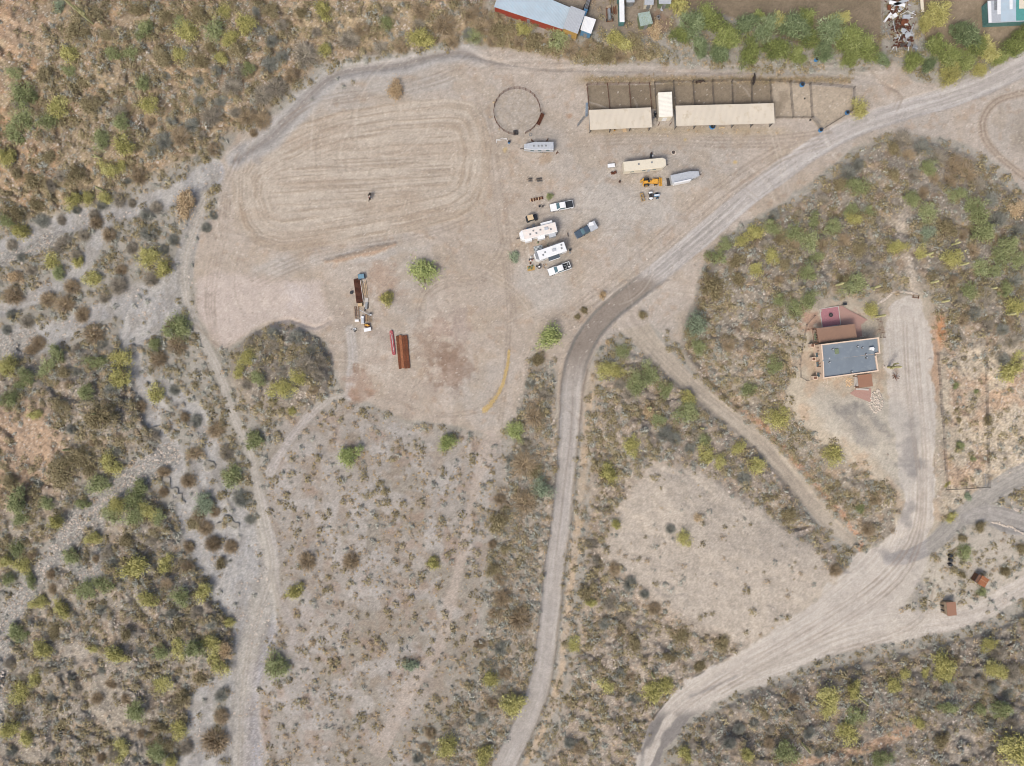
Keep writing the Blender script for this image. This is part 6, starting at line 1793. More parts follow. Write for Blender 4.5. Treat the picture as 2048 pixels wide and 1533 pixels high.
# patterned rug
rugm = bpy.data.materials.new('lattice_rug')
rugm.use_nodes = True
t = rugm.node_tree
ck = t.nodes.new('ShaderNodeTexChecker')
ck.inputs['Scale'].default_value = 4.2
ck.inputs['Color1'].default_value = (*lin('3f474c'), 1)
ck.inputs['Color2'].default_value = (*lin('b9c0c2'), 1)
tc = t.nodes.new('ShaderNodeTexCoord')
mp = t.nodes.new('ShaderNodeMapping')
mp.inputs['Rotation'].default_value = (0, 0, R(45))
t.links.new(tc.outputs['Object'], mp.inputs[0])
t.links.new(mp.outputs[0], ck.inputs[0])
t.links.new(ck.outputs[0], t.nodes['Principled BSDF'].inputs['Base Color'])
o = MB().prism([(-1.15, -.9), (1.15, -.9), (1.15, .9), (-1.15, .9)], 0, .03).build('outdoor_rug', rugm)
o.location = at(1077, 498.5, .03)
o.rotation_euler = (0, 0, R(14))
tag(o, 'grey diamond patterned rug laid between the two motorhomes', 'rug')

# ------------------------------------------------------------------ lumber and scrap row
r = thing('water_tank', 'teal-blue lidded box tank at the top of the scrap and lumber row', 'tank', 724, 554.5, 8)
MB().box((0, 0, .55), (1.7, 1.35, 1.0)).build('tank', M['dkblue'], r, 0.08)
MB().box((0, .05, 1.08), (1.5, 1.1, .08)).build('lid', mat('teal_blue_lid', lin('56788a'), .5, var=.15, wear='7f97a2', wear_amt=.3), r, 0.03)
r = thing('beam_stack', 'long dark stack of rusty steel beams down the left of the lumber row', 'steel beams', 717, 582, 97)
for i in range(7):
    y = -.75 + i * .25
    MB().box((random.uniform(-.2, .2), y, .25), (6.2, .16, .4)).build('beam', M['dkrust'], r)
MB().tube([(-3.0, -1.0, .5), (2.6, -.9, .55)], .06).build('pipe', M['offwhite'], r)
r = thing('lumber_stack', 'narrow boards fanned out right of the rusty beams', 'lumber', 729, 580, 100)
for i in range(9):
    MB().box((random.uniform(-.5, .5), -.7 + i * .18, .12 + .05 * (i % 3)), (random.uniform(2.8, 4.8), .13, .06), rz=random.uniform(-.06, .06)).build('board', M['newwood' if i % 3 == 0 else 'wood'], r)
small('ochre_crate', 'ochre wooden crate at the foot of the rusty beams', 'crate', 721.5, 610, 3, [('crate', 'b', 'ochre', (0, 0, .35), (1.05, .85, .6)), ('lid', 'b', 'newwood', (0, 0, .69), (.9, .7, .06))])
small('steel_pole', 'long pale angled pole across the middle of the lumber row', 'pole', 730, 626, -27, [('pole', 't', 'silver', [(-1.5, 0, .7), (1.3, 0, .6)], .07), ('foot', 'b', 'grey', (1.4, .1, .45), (.5, .5, .5)), ('bracket', 'b', 'white', (1.8, .2, .7), (.3, .3, .2))])
r = thing('timber_frame', 'old grey timber frame left of the angled pole', 'timber', 714, 625, 92)
for y in (-.5, .1, .5):
    MB().box((0, y, .2), (3.0, .14, .14)).build('beam', M['dkwood'], r)
for x in (-1.2, .3):
    MB().box((x, 0, .3), (.14, 1.2, .1)).build('crossbar', M['wood'], r)
small('pallet_rack', 'dark grey slab pile under the angled pole', 'slabs', 733, 612, 85, [('slab', 'b', 'grey', (0, 0, .15), (1.8, .6, .25)), ('slab', 'b', 'dkgrey', (-1.0, .3, .12), (1.0, .35, .2)), ('slab', 'b', 'dkgrey', (.1, -.5, .1), (1.6, .2, .18))])
small('white_cabinet', 'upright white cabinet lying on its back in the lumber row', 'cabinet', 726, 640.5, 92, [('body', 'b', 'white', (0, 0, .35), (1.9, .7, .6)), ('door', 'b', 'silver', (-.2, 0, .67), (1.3, .62, .05)), ('panel', 'b', 'offwhite', (.5, .38, .55), (.6, .14, .3))])
small('grey_tub', 'pale grey rounded tub left of the white cabinet', 'tub', 714.5, 642, 0, [('shell', 'b', 'offwhite', (0, 0, .25), (1.1, .65, .45)), ('rim', 'b', 'white', (0, 0, .5), (.9, .45, .05))])
r = thing('rusty_rack', 'rack of ochre and rusty bars right of the white cabinet', 'rack', 737, 637, 90)
for i in range(6):
    MB().box((random.uniform(-.1, .1), -.75 + i * .28, .4), (1.9, .1, .1)).build('bar', M['rust' if i % 2 else 'ochre'], r)
for x in (-.8, .8):
    MB().box((x, 0, .3), (.08, 1.7, .08)).build('crossbar', M['dkgrey'], r)
r = thing('yellow_machine', 'yellow and black engine unit above the cream board', 'machine', 735, 651.5, 4)
MB().box((0, 0, .35), (1.4, .75, .6)).build('casing', M['dkrust'], r, 0.05)
MB().cyl((.1, 0, .66), (.1, 0, .8), .3, .26, 12).build('flywheel', M['yellow'], r)
MB().box((-.35, .1, .7), (.5, .3, .12), rz=.3).build('cover', M['yellow'], r, 0.03)
MB().box((.5, -.15, .68), (.3, .2, .1), rz=-.3).build('bracket', M['yellow'], r)
small('cream_board', 'cream white board at the bottom end of the lumber row', 'board', 736, 660, 11, [('board', 'b', 'white', (0, 0, .62), (1.85, .9, .06)), ('trestle', 'b', 'wood', (-.7, 0, .3), (.1, .8, .6)), ('trestle', 'b', 'wood', (.7, 0, .3), (.1, .8, .6))])
r = thing('junk_heap', 'small black and white junk heap left of the cream board', 'junk', 709, 660, -30)
for i in range(9):
    MB().box((random.uniform(-.8, .7), random.uniform(-.35, .35), .2), (random.uniform(.15, .5), random.uniform(.1, .3), .3), rz=random.uniform(0, 3)).build('scrap', M[['blackp', 'black', 'white', 'grey'][i % 4]], r, .02)
small('black_bucket', 'round black bucket left of the rusty beams', 'bucket', 703.5, 586, 0, [('shell', 'c', 'black', (0, 0, 0), (0, 0, .5), .36, .42), ('lid', 'c', 'blackp', (0, 0, .5), (0, 0, .55), .38)])
small('grey_slabs', 'grey concrete slabs right of the lumber fan', 'slabs', 733, 601, 85, [('slab', 'b', 'concrete', (0, 0, .12), (1.2, .9, .16)), ('slab', 'b', 'concrete', (-1.3, .1, .1), (.9, .7, .12))])
# red pipe stack and rusty panels
r = thing('red_pipe_stack', 'long red pipe bundle with rounded ends left of the rusty panels', 'pipes', 785.5, 686, -83)
for (y, l) in ((-.3, 2.6), (0, 3.25), (.3, 2.7)):
    MB().cyl((-l, y, .22), (l, y, .22), .19, .19, 10).build('pipe', M['red'], r)
MB().cyl((-2.6, -.14, .5), (2.0, .12, .5), .05, .05, 6).build('rod', M['offwhite'], r)
MB().cyl((-2.2, .14, .48), (2.4, -.05, .48), .045, .045, 6).build('rod', M['offwhite'], r)
for x in (-2.8, 2.8):
    MB().cyl((x, 0, .1), (x, 0, .42), .5, .42, 14).build('end_cap', M['red'], r)
r = thing('rusty_panel_stack', 'four rust-brown roofing sheets laid side by side right of the red pipes', 'metal sheets', 806.5, 704.5, -85)
for i in range(4):
    y = -1.13 + i * .75
    mb = MB()
    corrugated(mb, 8.6, .7, .32, .32, 8.6, 0.0)
    for k in range(3):
        mb.box((0, -.25 + k * .25, .34), (8.6, .06, .06))
    mb.build('sheet', M['rust' if i in (0, 2) else 'orust'] if i != 3 else M['rust'], r).location = (random.uniform(-.1, .1), y, .02 * i)
for x in (-3.3, 0.4, 3.5):
    MB().box((x, 0, .15), (.12, 3.3, .12)).build('batten', M['newwood'], r)
# straw windrow: loose straws, nobody could count them
P = smooth_line([(1018, 702, 3), (1016, 725, 4), (1011, 748, 5), (1004, 772, 5), (992, 795, 6), (978, 812, 8), (968, 822, 8)], 12)
rng = np.random.default_rng(5)
k_ = rng.integers(0, len(P), 2000)
c = np.stack([P[k_, 0] + rng.normal(size=2000) * P[k_, 2] * .30, P[k_, 1] + rng.normal(size=2000) * P[k_, 2] * .30], -1)
w3 = np.array([tuple(at(a[0], a[1], .06)) for a in c])
an = rng.uniform(0, 3.14, 2000)
d = np.stack([np.cos(an), np.sin(an), rng.normal(size=2000) * .3], -1) * rng.uniform(.08, .22, (2000, 1))
e = np.stack([-np.sin(an), np.cos(an), 0 * an], -1) * .035
v4 = np.stack([w3 - d - e, w3 + d - e, w3 + d + e, w3 - d + e], 1)
me = quads_mesh('spilled_straw', v4, rng.random(2000), leafmat('golden_straw', ['a08650', 'b69e6c', 'c4ae80', 'd0be96'], 0.85))
o = bpy.data.objects.new('spilled_straw', me)
COL.objects.link(o)
o['kind'] = 'stuff'

# ------------------------------------------------------------------ the house
HZ = float(_bil(Z, 1690, 700))
r = thing('house', 'peach stucco flat-roofed house with dark two-level roof', 'house', 1690, 712, 0)
r.location.z = HZ
hw_, hp = 3.6, 4.1
def LP(pts, h):
    return [tuple(p)[:2] for p in local(r, [(p[0], p[1], h) for p in pts])]
upper = LP([(1641, 689), (1757, 675), (1760, 707.5), (1749, 709), (1644, 722)], hp)[::-1]
lower_ = LP([(1644, 722), (1751, 710), (1756, 743), (1645, 758)], hw_)[::-1]
MB().prism(upper, -.5, hw_ + .35).build('wall', M['stucco'], r)
MB().prism(lower_, -.5, hw_ - .02).build('wall', M['stucco'], r)
def inset(poly, d_):
    cx = sum(p[0] for p in poly) / len(poly)
    cy = sum(p[1] for p in poly) / len(poly)
    out = []
    n = len(poly)
    for i in range(n):
        a, b_, c_ = Vector(poly[i - 1]), Vector(poly[i]), Vector(poly[(i + 1) % n])
        e1 = (b_ - a).normalized()
        e2 = (c_ - b_).normalized()
        n1 = Vector((-e1.y, e1.x))
        n2 = Vector((-e2.y, e2.x))
        m_ = (n1 + n2)
        m_ = m_ / max(m_.length_squared / 2, .2)
        out.append(tuple(b_ + m_ * d_))
    return out
def area(p):
    return sum(p[i - 1][0] * p[i][1] - p[i][0] * p[i - 1][1] for i in range(len(p)))
for poly, zt, nm in ((upper, hw_ + .35, 'upper'), (lower_, hw_ - .02, 'lower')):
    if area(poly) < 0:
        poly = poly[::-1]
    ins = inset(poly, .3)
    n = len(poly)
    mb = MB()
    vs = [(*p, zt) for p in poly] + [(*p, zt + .4) for p in poly] + [(*p, zt + .4) for p in ins] + [(*p, zt + .004) for p in ins]
    fs = []
    for i in range(n):
        j = (i + 1) % n
        ea, eb = Vector(poly[i]), Vector(poly[j])
        em = (ea + eb) / 2
        lp0, lp1 = [Vector(tuple(p)[:2]) for p in local(r, [(1644, 722, hp), (1751, 710, hp)])]
        if abs((lp1 - lp0).normalized().cross(em - lp0)) < .6 and (eb - ea).length > 5:
            continue
        fs += [(i, j, n + j, n + i), (n + i, n + j, 2 * n + j, 2 * n + i), (2 * n + i, 2 * n + j, 3 * n + j, 3 * n + i)]
    mb.add(vs, fs)
    mb.build('parapet', M['stucco'], r)
    mb = MB().prism(inset(poly, .03 if nm == 'x' else .06), zt + .005, zt + .05)
    mb.build('roof', M['slate'], r)
def hpt(u, v, h):
    return local(r, [(u, v, h)])[0]
for (u, v) in ((1665, 699), (1715, 693.5), (1724.5, 696), (1732, 709), (1658, 717), (1659, 725), (1732.5, 716), (1703, 744), (1646, 723)):
    hh = hw_ + .4 if v < 712 else hw_ + .05
    p = hpt(u, v, hh)
    q = MB().cyl((p.x, p.y, hh - .02), (p.x, p.y, hh + .06), .26, .24, 10).build('vent_flashing', M['dkgrey'], r)
    MB().cyl((p.x, p.y, hh), (p.x, p.y, hh + .4), .13, .13, 10).build('vent', M['silver'], r)
p = hpt(1673.5, 703, hw_ + .5)
MB().box((p.x, p.y, hw_ + .5), (.95, 1.3, .22), rz=.12).build('skylight', M['green'], r, 0.03)
p = hpt(1742, 697.5, hw_ + .6)
MB().box((p.x, p.y, hw_ + .8), (1.0, .6, .7), rz=.1).build('air_conditioner', M['white'], r, 0.04)
MB().box((p.x + .5, p.y - .2, hw_ + .6), (.5, .6, .4), rz=-.3).build('duct', M['white'], r, 0.04)
s0, s1 = hpt(1644.5, 721.7, hp), hpt(1751, 709.6, hp)
MB().box(((s0.x + s1.x) / 2, (s0.y + s1.y) / 2 - .02, hw_ + .22), ((s1 - s0).length - .3, .16, .36), rz=math.atan2(s1.y - s0.y, s1.x - s0.x)).build('roof_step', M['slate'], r)
# west wall, seen past the parapet: projecting beams, windows
A = hpt(1641, 689, hp)
B = hpt(1645, 758, hw_)
d = (B - A)
for i, f in enumerate((.10, .19, .28, .46, .55, .64, .86)):
    q = A.lerp(B, f)
    MB().cyl((q.x + .1, q.y, 3.0), (q.x - .55, q.y, 3.0), .1, .1, 8).build('roof_beam', M['dkwood'], r)
for f, wd in ((.30, 1.0), (.58, 1.2), (.88, 1.0)):
    q = A.lerp(B, f)
    w_ = MB().box((q.x - .03, q.y, 1.6), (.08, wd, 1.2), rz=math.atan2(d.y, d.x) + math.pi / 2).build('window', M['glass'], r)
    MB().box((q.x - .1, q.y, .93), (.2, wd + .2, .1)).build('sill', M['stucco'], w_)
for f in (.02, .42, .97):
    q = A.lerp(B, f)
    MB().box((q.x - .75, q.y, 0.75), (1.0, .9, 1.5)).build('buttress', M['stucco'], r)
    MB().box((q.x - .8, q.y, 1.52), (.7, .6, .06)).build('buttress_cap', M['dkwood'], r)
# porches
def flat_roof(root, c4, h, th, m, name='roof', tilt=.3, legs=True):
    pl = [tuple(p)[:2] for p in local(root, [(p[0], p[1], h) for p in c4])]
    if area(pl) < 0:
        pl = pl[::-1]
    MB().prism(pl, h - th, h).build(name, m, root)
    if legs:
        ins = inset(pl, .3)
        for p in ins:
            MB().box((p[0], p[1], (h - th) / 2 - .2), (.16, .16, h - th + .4)).build('post', M['dkwood'], root)
    return pl
pr = bpy.data.objects.new('back_porch', None)
COL.objects.link(pr)
pr.location = r.location
tag(pr, 'wide brown metal porch roof along the back of the house', 'porch')
pl = flat_roof(pr, [(1633, 657), (1710, 648), (1714, 675.5), (1638, 686)], 3.0, .12, M['brownroof'])
mb = MB()
a_, b_, c_, d_ = [Vector((*q, 3.0)) for q in [tuple(p)[:2] for p in local(pr, [(1633, 657, 3), (1710, 648, 3), (1714, 675.5, 3), (1638, 686, 3)])]]
for i in range(1, 30):
    s0, s1 = a_.lerp(b_, i / 30), d_.lerp(c_, i / 30)
    mb.cyl(s0, s1, .022, .022, 4)
mb.build('seam', M['brownroof'], pr)
pg = bpy.data.objects.new('pergola', None)
COL.objects.link(pg)
pg.location = r.location
tag(pg, 'narrow open lattice pergola at the west end of the back porch', 'pergola')
cc = [Vector((p.x, p.y, 0)) for p in local(pg, [(1624.5, 658, 2.6), (1632, 657, 2.6), (1636.5, 687, 2.6), (1628.5, 688, 2.6)])]
for a, b_ in ((0, 3), (1, 2), (0, 1), (3, 2)):
    MB().cyl(cc[a] + Vector((0, 0, 2.6)), cc[b_] + Vector((0, 0, 2.6)), .08, .08, 5).build('beam', M['dkwood'], pg)
for i in range(1, 9):
    f = i / 9
    MB().cyl(cc[0].lerp(cc[3], f) + Vector((0, 0, 2.66)), cc[1].lerp(cc[2], f) + Vector((0, 0, 2.66)), .035, .035, 4).build('slat', M['wood'], pg)
for c_ in cc:
    MB().cyl(c_ - Vector((0, 0, .3)), c_ + Vector((0, 0, 2.6)), .08, .08, 6).build('post', M['dkwood'], pg)
small('bench_grill', 'green and black grill bench under the lattice pergola', 'grill', 1630.5, 674, 98, [('cabinet', 'b', 'green', (0, 0, .45), (1.6, .6, .8)), ('grate', 'b', 'blackp', (-.3, 0, .88), (.5, .45, .06)), ('grate', 'b', 'blackp', (.4, 0, .88), (.5, .45, .06))])
pf = bpy.data.objects.new('front_porch', None)
COL.objects.link(pf)
pf.location = r.location
tag(pf, 'small square rust-brown porch roof at the front of the house', 'porch')
flat_roof(pf, [(1715, 751), (1743, 748), (1746, 773), (1718, 776)], 2.9, .12, M['redroof'])
small('concrete_ramp', 'pale concrete walkway on the west side of the front porch', 'walkway', 1712, 764, -3, [('slab', 'b', 'concrete', (0, .2, .12), (1.0, 3.2, .2)), ('step', 'b', 'concrete', (1.6, -1.8, .1), (3.2, .45, .24)), ('bench', 'b', 'dkwood', (.1, -1.5, .45), (.8, .3, .06))])
def slab(name, pts, m, label, h, cat='patio'):
    z0 = float(_bil(Z, pts[0][0], pts[0][1]))
    o0 = at(pts[0][0], pts[0][1], z=HZ)
    pl = [(q.x - o0.x, q.y - o0.y) for q in [at(p[0], p[1], z=HZ) for p in pts]]
    if area(pl) < 0:
        pl = pl[::-1]
    o = MB().prism(pl, -.6, h).build(name, m)
    o.location = o0
    return tag(o, label, cat)
slab('patio', [(1639, 619), (1676, 613), (1680.5, 650), (1644, 656)], M['pavepink'], 'square pink tiled patio with pale edging behind the house', .16)
o0 = at(1660, 634, z=HZ)
bp_ = [at(*p, z=HZ) - o0 for p in [(1639, 619), (1676, 613), (1680.5, 650), (1644, 656)]]
r2 = thing('patio_kerb', 'pale low kerb round the pink patio', 'kerb', 1660, 634)
r2.location = o0
for a, b_ in zip(bp_, bp_[1:] + bp_[:1]):
    m_ = (a + b_) / 2
    dd = b_ - a
    MB().box((m_.x, m_.y, .12), (dd.length + .1, .16, .32), rz=math.atan2(dd.y, dd.x)).build('kerb_side', M['concrete'], r2)
slab('paving', [(1676, 612), (1684, 612), (1700, 622), (1735, 640), (1722, 650), (1724, 672), (1714, 676), (1708, 650), (1681, 651)], M['pavered'], 'red brick paving right of the pink patio', .05, 'paving')
slab('paving', [(1638, 624), (1626, 640), (1622, 655), (1634, 656), (1641, 655)], M['pavered'], 'sliver of red paving left of the pink patio', .05, 'paving')
slab('paving', [(1712, 778), (1742, 776), (1742, 803), (1738, 804), (1712, 794), (1700, 787)], M['pavered'], 'red paving in front of the small front porch', .05, 'paving')
r = thing('fire_bowl', 'black round fire bowl in the middle of the pink patio', 'fire bowl', 1660, 631)
r.location.z = HZ + .16
MB().cyl((0, 0, 0), (0, 0, .35), .3, .52, 18).build('bowl', M['black'], r)
MB().cyl((0, 0, .33), (0, 0, .38), .36, .3, 14).build('lid', M['dkgrey'], r)
# boulders etc. about the house
def rocks(name, label, cat, pts, sz, parent_at, m='stone'):
    r = thing(name, label, cat, parent_at[0], parent_at[1])
    for (u, v) in pts:
        q = at(u, v) - r.location
        MB().rock((q.x, q.y, q.z), random.uniform(*sz)).build('stone', M[m], r)
    return r
pts = []
for i in range(30):
    a = i / 30 * 6.28
    pts.append((1752 + math.cos(a) * 12.5 + random.uniform(-1, 1), 804 + math.sin(a) * 20 + random.uniform(-1, 1)))
for i in range(60):
    a = random.uniform(0, 6.28)
    f = random.uniform(0, .9)
    pts.append((1752 + math.cos(a) * 12 * f, 804 + math.sin(a) * 20 * f))
rocks('rock_garden', 'oval bed of pale and rusty boulders beside the front paving', 'rock garden', pts, (.18, .38), (1752, 804))
rocks('boulder', 'single big white boulder topping the oval rock bed', 'boulder', [(1756, 781)], (.5, .55), (1756, 781))
pts = [(1776 + math.cos(i / 40 * 6.28) * 13 * random.uniform(.3, 1), 1006 + math.sin(i / 40 * 6.28) * 10 * random.uniform(.3, 1)) for i in range(50)]
rocks('stone_mound', 'oval heap of pale pink stones below the turning area', 'stone heap', pts, (.16, .3), (1776, 1006))
pts = [(2038 + math.cos(i / 44 * 6.28) * 13, 1002 + math.sin(i / 44 * 6.28) * 18) for i in range(44)] + [(2038 + math.cos(i / 44 * 6.28) * 15, 1002 + math.sin(i / 44 * 6.28) * 20.5) for i in range(44)]
rocks('stone_ring', 'oval ring of pale stones in the gravel loop at the right edge', 'stone ring', pts, (.14, .3), (2038, 1002))
pts = [(2041 + math.cos(i / 20 * 6.28) * 8, 777 + math.sin(i / 20 * 6.28) * 9) for i in range(20)]
rocks('stone_ring', 'small circle of stones right of the wire garden', 'stone ring', pts, (.12, .25), (2041, 777))
pts = [(2009 + math.cos(i / 12 * 6.28) * 4, 1202 + math.sin(i / 12 * 6.28) * 4) for i in range(12)]
rocks('stone_ring', 'little stone circle round a brown plant on the shed island', 'stone ring', pts, (.12, .22), (2009, 1202))
pts = [(1948 + math.cos(i / 14 * 6.28) * 6, 745 + math.sin(i / 14 * 6.28) * 6) for i in range(14)] + [(1948 + random.uniform(-4, 4), 745 + random.uniform(-4, 4)) for i in range(8)]
rocks('stone_ring', 'pale stone circle near the top of the wire garden', 'stone ring', pts, (.1, .2), (1948, 745))
P = smooth_line([(1755, 607, 1), (1764, 602, 1), (1772, 597, 1), (1780, 589, 1), (1788, 583, 1), (1803, 583, 1), (1818, 585, 1), (1834, 589, 1)], 6)
rocks('stone_wall', 'bent dry stone retaining wall behind the house drive', 'stone wall', [(p[0] + random.uniform(-.6, .6), p[1] + random.uniform(-.6, .6)) for p in P] + [(p[0], p[1] + 1.2) for p in P], (.22, .36), (1790, 590))
pts = [(p[0] + random.uniform(-1.3, 1.3), p[1] + random.uniform(-1.3, 1.3)) for p in smooth_line([(1986, 1046, 1), (1998, 1046, 1), (2008, 1052, 1), (2020, 1053, 1), (2032, 1060, 1), (2046, 1066, 1), (2056, 1075, 1)], 4)]
rocks('boulder_row', 'row of white boulders edging the gravel loop at the right edge', 'boulders', pts, (.25, .42), (2010, 1055))
rocks('wood_pile', 'jumbled yellow-brown firewood left of the front porch', 'firewood', [(1698 + random.uniform(-6, 7), 765 + random.uniform(-8, 8)) for i in range(45)], (.1, .22), (1698, 765), 'newwood')
rocks('stone_patch', 'loose pale stones along the front wall of the house', 'stones', [(1650 + random.uniform(-6, 7), 766 + random.uniform(-7, 7)) for i in range(22)], (.09, .2), (1650, 766))
rocks('rubble_pile', 'pale rubble pile at the corner of back porch and house', 'rubble', [(1723 + random.uniform(-3, 3), 671 + random.uniform(-4, 4)) for i in range(16)], (.1, .2), (1723, 671))
rocks('boulder', 'white block by the top left corner of the wire garden', 'boulder', [(1860, 719)], (.45, .5), (1860, 719))
rocks('boulder', 'flat white stone right of the house wall', 'boulder', [(1768, 733)], (.38, .42), (1768, 733))
rocks('boulder', 'white stone under the bottom side of the wire garden', 'boulder', [(1916, 992)], (.32, .36), (1916, 992))
small('log_bench', 'dark log frame at the east end of the stone retaining wall', 'log frame', 1831, 594, -8, [('log', 'b', 'wood', (0, .3, .3), (1.8, .15, .15)), ('log', 'b', 'dkwood', (0, -.3, .3), (1.6, .15, .15)), ('leg', 'b', 'dkwood', (-.7, 0, .14), (.14, .8, .28)), ('leg', 'b', 'dkwood', (.7, 0, .14), (.14, .8, .28))])
small('wheelbarrow', 'dark wheelbarrow behind the pink patio', 'wheelbarrow', 1688, 609, 10, [('tray', 'b', 'blackp', (0, 0, .5), (.9, .6, .25)), ('handle', 't', 'wood', [(.4, .25, .5), (1.1, .3, .6)], .03), ('handle', 't', 'wood', [(.4, -.25, .5), (1.1, -.3, .6)], .03), ('wheel', 'c', 'black', (-.5, -.05, .2), (-.5, .05, .2), .2)])
r = thing('dead_stump', 'dark branching burnt stump right of the house', 'stump', 1789, 754)
for i in range(7):
    a = i * .9 + random.uniform(-.3, .3)
    MB().tube([(0, 0, .1), (math.cos(a) * .5, math.sin(a) * .5, .5), (math.cos(a + .3) * 1.0, math.sin(a + .3) * 1.0, .7)], .08, 5).build('branch', M['dkwood'], r)

# three black bins
def bin_(v, label):
    r = thing('trash_bin', label, 'bin', 1898, v, random.uniform(-30, 30), 'black bins in a line')
    MB().prism([(-.28, -.32), (.32, -.32), (.32, .32), (-.28, .32)], 0, .95).build('body', M['black'], r, 0.05)
    MB().box((.02, 0, 1.0), (.7, .72, .08)).build('lid', M['blackp'], r, 0.03)
    MB().cyl((-.34, -.3, .9), (-.34, .3, .9), .035, .035, 6).build('handle', M['black'], r)
    for s_ in (-1, 1):
        MB().cyl((-.3, s_ * .3, .12), (-.3, s_ * .36, .12), .13, .13, 10).build('wheel', M['dkgrey'], r)
bin_(1110.5, 'topmost of the three black wheeled bins by the drive')
bin_(1119, 'middle of the three black wheeled bins by the drive')
bin_(1128.5, 'lowest of the three black wheeled bins by the drive')
# sheds on the island
r = thing('rusty_shed', 'small shed with a bright orange rusted roof on the stony island', 'shed', 1953.5, 1157.5, -32)
MB().box((-.2, 0, 1.0), (2.4, 2.0, 2.0)).build('wall', M['dkwood'], r)
o = corrugated(MB(), 2.1, 2.4, 2.25, 2.15, .3, .03).build('roof', M['orust'], r)
o.location = (.3, 0, 0)
MB().box((-1.15, 0, 1.9), (.8, 2.3, .1)).build('lean_to_roof', M['dkgrey'], r)
MB().box((.3, .15, 2.33), (.06, 2.3, .04), rz=1.57).build('ridge_strip', M['tanfab'], r)
r = thing('brown_shed', 'low shed with a plain faded red-brown roof at the south end of the island', 'shed', 1892.5, 1213, 5)
MB().box((0, 0, 1.0), (2.1, 3.2, 2.0)).build('wall', M['wood'], r)
MB().box((.05, 0, 2.08), (2.35, 3.5, .1)).build('roof', M['redroof'], r)
for i in range(5):
    MB().box((-1.35, -1.3 + i * .6, .5), (.25, .2, 1.0), ry=.2).build('board', M['black' if i % 2 else 'wood'], r)

# ------------------------------------------------------------------ neighbour yard along the top
def shed(name, c4, h, mroof, mwall, label, cat='shed', ribs=0.35, door=True):
    """gable-less building from its roof corners nw, ne, se, sw"""
    cu = sum(p[0] for p in c4) / 4
    cv = sum(p[1] for p in c4) / 4
    kf = (CAM_H - h) / CAM_H
    _, deg = L2(c4[3][0], c4[3][1], c4[2][0], c4[2][1])
    r = thing(name, label, cat, 1024 + (cu - 1024) * kf, 766.5 + (cv - 766.5) * kf, deg)
    pl = [tuple(p)[:2] for p in local(r, [(p[0], p[1], h) for p in c4])]
    if area(pl) < 0:
        pl = pl[::-1]
    MB().prism(inset(pl, .15), -.2, h - .1).build('wall', mwall, r)
    MB().prism(pl, h - .1, h).build('roof', mroof, r)
    xs = [p[0] for p in pl]
    ys = [p[1] for p in pl]
    A_, B_, C_, D_ = [Vector((*tuple(q)[:2], h)) for q in local(r, [(p[0], p[1], h) for p in c4])]
    mb = MB()
    n = max(2, int((B_ - A_).length / max(ribs, .2)))
    for i in range(n + 1):
        mb.cyl(A_.lerp(B_, i / n), D_.lerp(C_, i / n), .035, .035, 4)
    mb.build('roof_rib', mroof, r)
    if door:
        m_ = (C_ + D_) / 2
        MB().box((m_.x, m_.y + .1, 1.0), (.9, .12, 2.0)).build('door', M['grey'], r)
    return r
shed('long_building', [(997, -60), (1110, -23), (1137, 16), (1124, 57), ] if False else [(1008, -40), (1142, 16), (1126, 59), (988, 14)], 2.9, M['bluesteel'], M['redwall'], 'long pale blue-roofed building with red lower wall, cut by the top edge', 'building')
shed('metal_shed', [(1142, 12), (1171, 23), (1155, 68), (1126, 57)], 4.0, M['silver'], M['ochre'], 'taller square pale roof joined to the end of the long blue building', 'shed')
shed('blue_shed', [(1169, 32), (1192, 39), (1182, 68), (1161, 60)], 3.2, M['white'], M['blue'], 'small white roof with a blue edge strip at the end of the long building', 'shed')
r = thing('blue_tarp', 'blue strip roof between the pale square roof and the small white roof', 'lean-to', 1164, 46, 68)
MB().box((0, 0, 3.0), (4.2, .9, .06)).build('roof', M['blue'], r)
for x in (-1.9, 1.9):
    MB().cyl((x, .3, 0), (x, .3, 3.0), .05, .05, 6).build('post', M['grey'], r)
coach(1240.5, 30, 91, 6.7, 1.35, 2.6, 'narrow long white box trailer standing upright at the top edge', 'white', 'box_trailer', 'trailer', nose='flat', mwall='teal', axles=(-1.2, -2.0))
small('teal_crate', 'teal and white crate touching the top end of the narrow white trailer', 'crate', 1239, 2, 0, [('box', 'b', 'teal', (0, 0, .9), (1.4, 1.6, 1.8)), ('lid', 'b', 'white', (0, .3, 1.86), (1.2, 1.2, .1))])
shed('green_shed', [(1276, 27), (1299, 23), (1306, 47), (1281, 53)], 2.5, mat('weathered_green_roof', lin('9aaba6', K), .6, .1, var=.1, wear='7f8a70', wear_amt=.4), M['green'], 'single weathered grey-green roofed shed above the brushy belt', 'shed')
shed('white_shed', [(1290, -20), (1308, -20), (1307, 10), (1289, 10)], 2.4, M['silver'], M['cream'], 'small cream-sided shed roof at the top edge, middle of three', 'shed')
shed('grey_shed', [(1317, -14), (1343, -14), (1342, 8), (1318, 8)], 2.6, M['silver'], M['green'], 'pale grey roof with green side at the top edge, right of three', 'shed')
shed('grey_shed', [(1253, -18), (1269, -18), (1269, 5), (1253, 5)], 2.2, M['silver'], M['grey'], 'small grey roof at the top edge, left of three', 'shed')
r = thing('flatbed_trailer', 'dark flatbed trailer loaded with steel near the long building', 'trailer', 1174, 12, 72)
MB().box((0, 0, .7), (4.6, 1.1, .2)).build('deck', M['dkgrey'], r)
for y in (-.3, 0, .3):
    MB().box((random.uniform(-.3, .3), y, .88), (4.4, .16, .14)).build('beam', M['grey'], r)
for x in (-1.2, -.4):
    for s_ in (-1, 1):
        wheel(r, x, s_ * .65, .36, .2, 'grey')
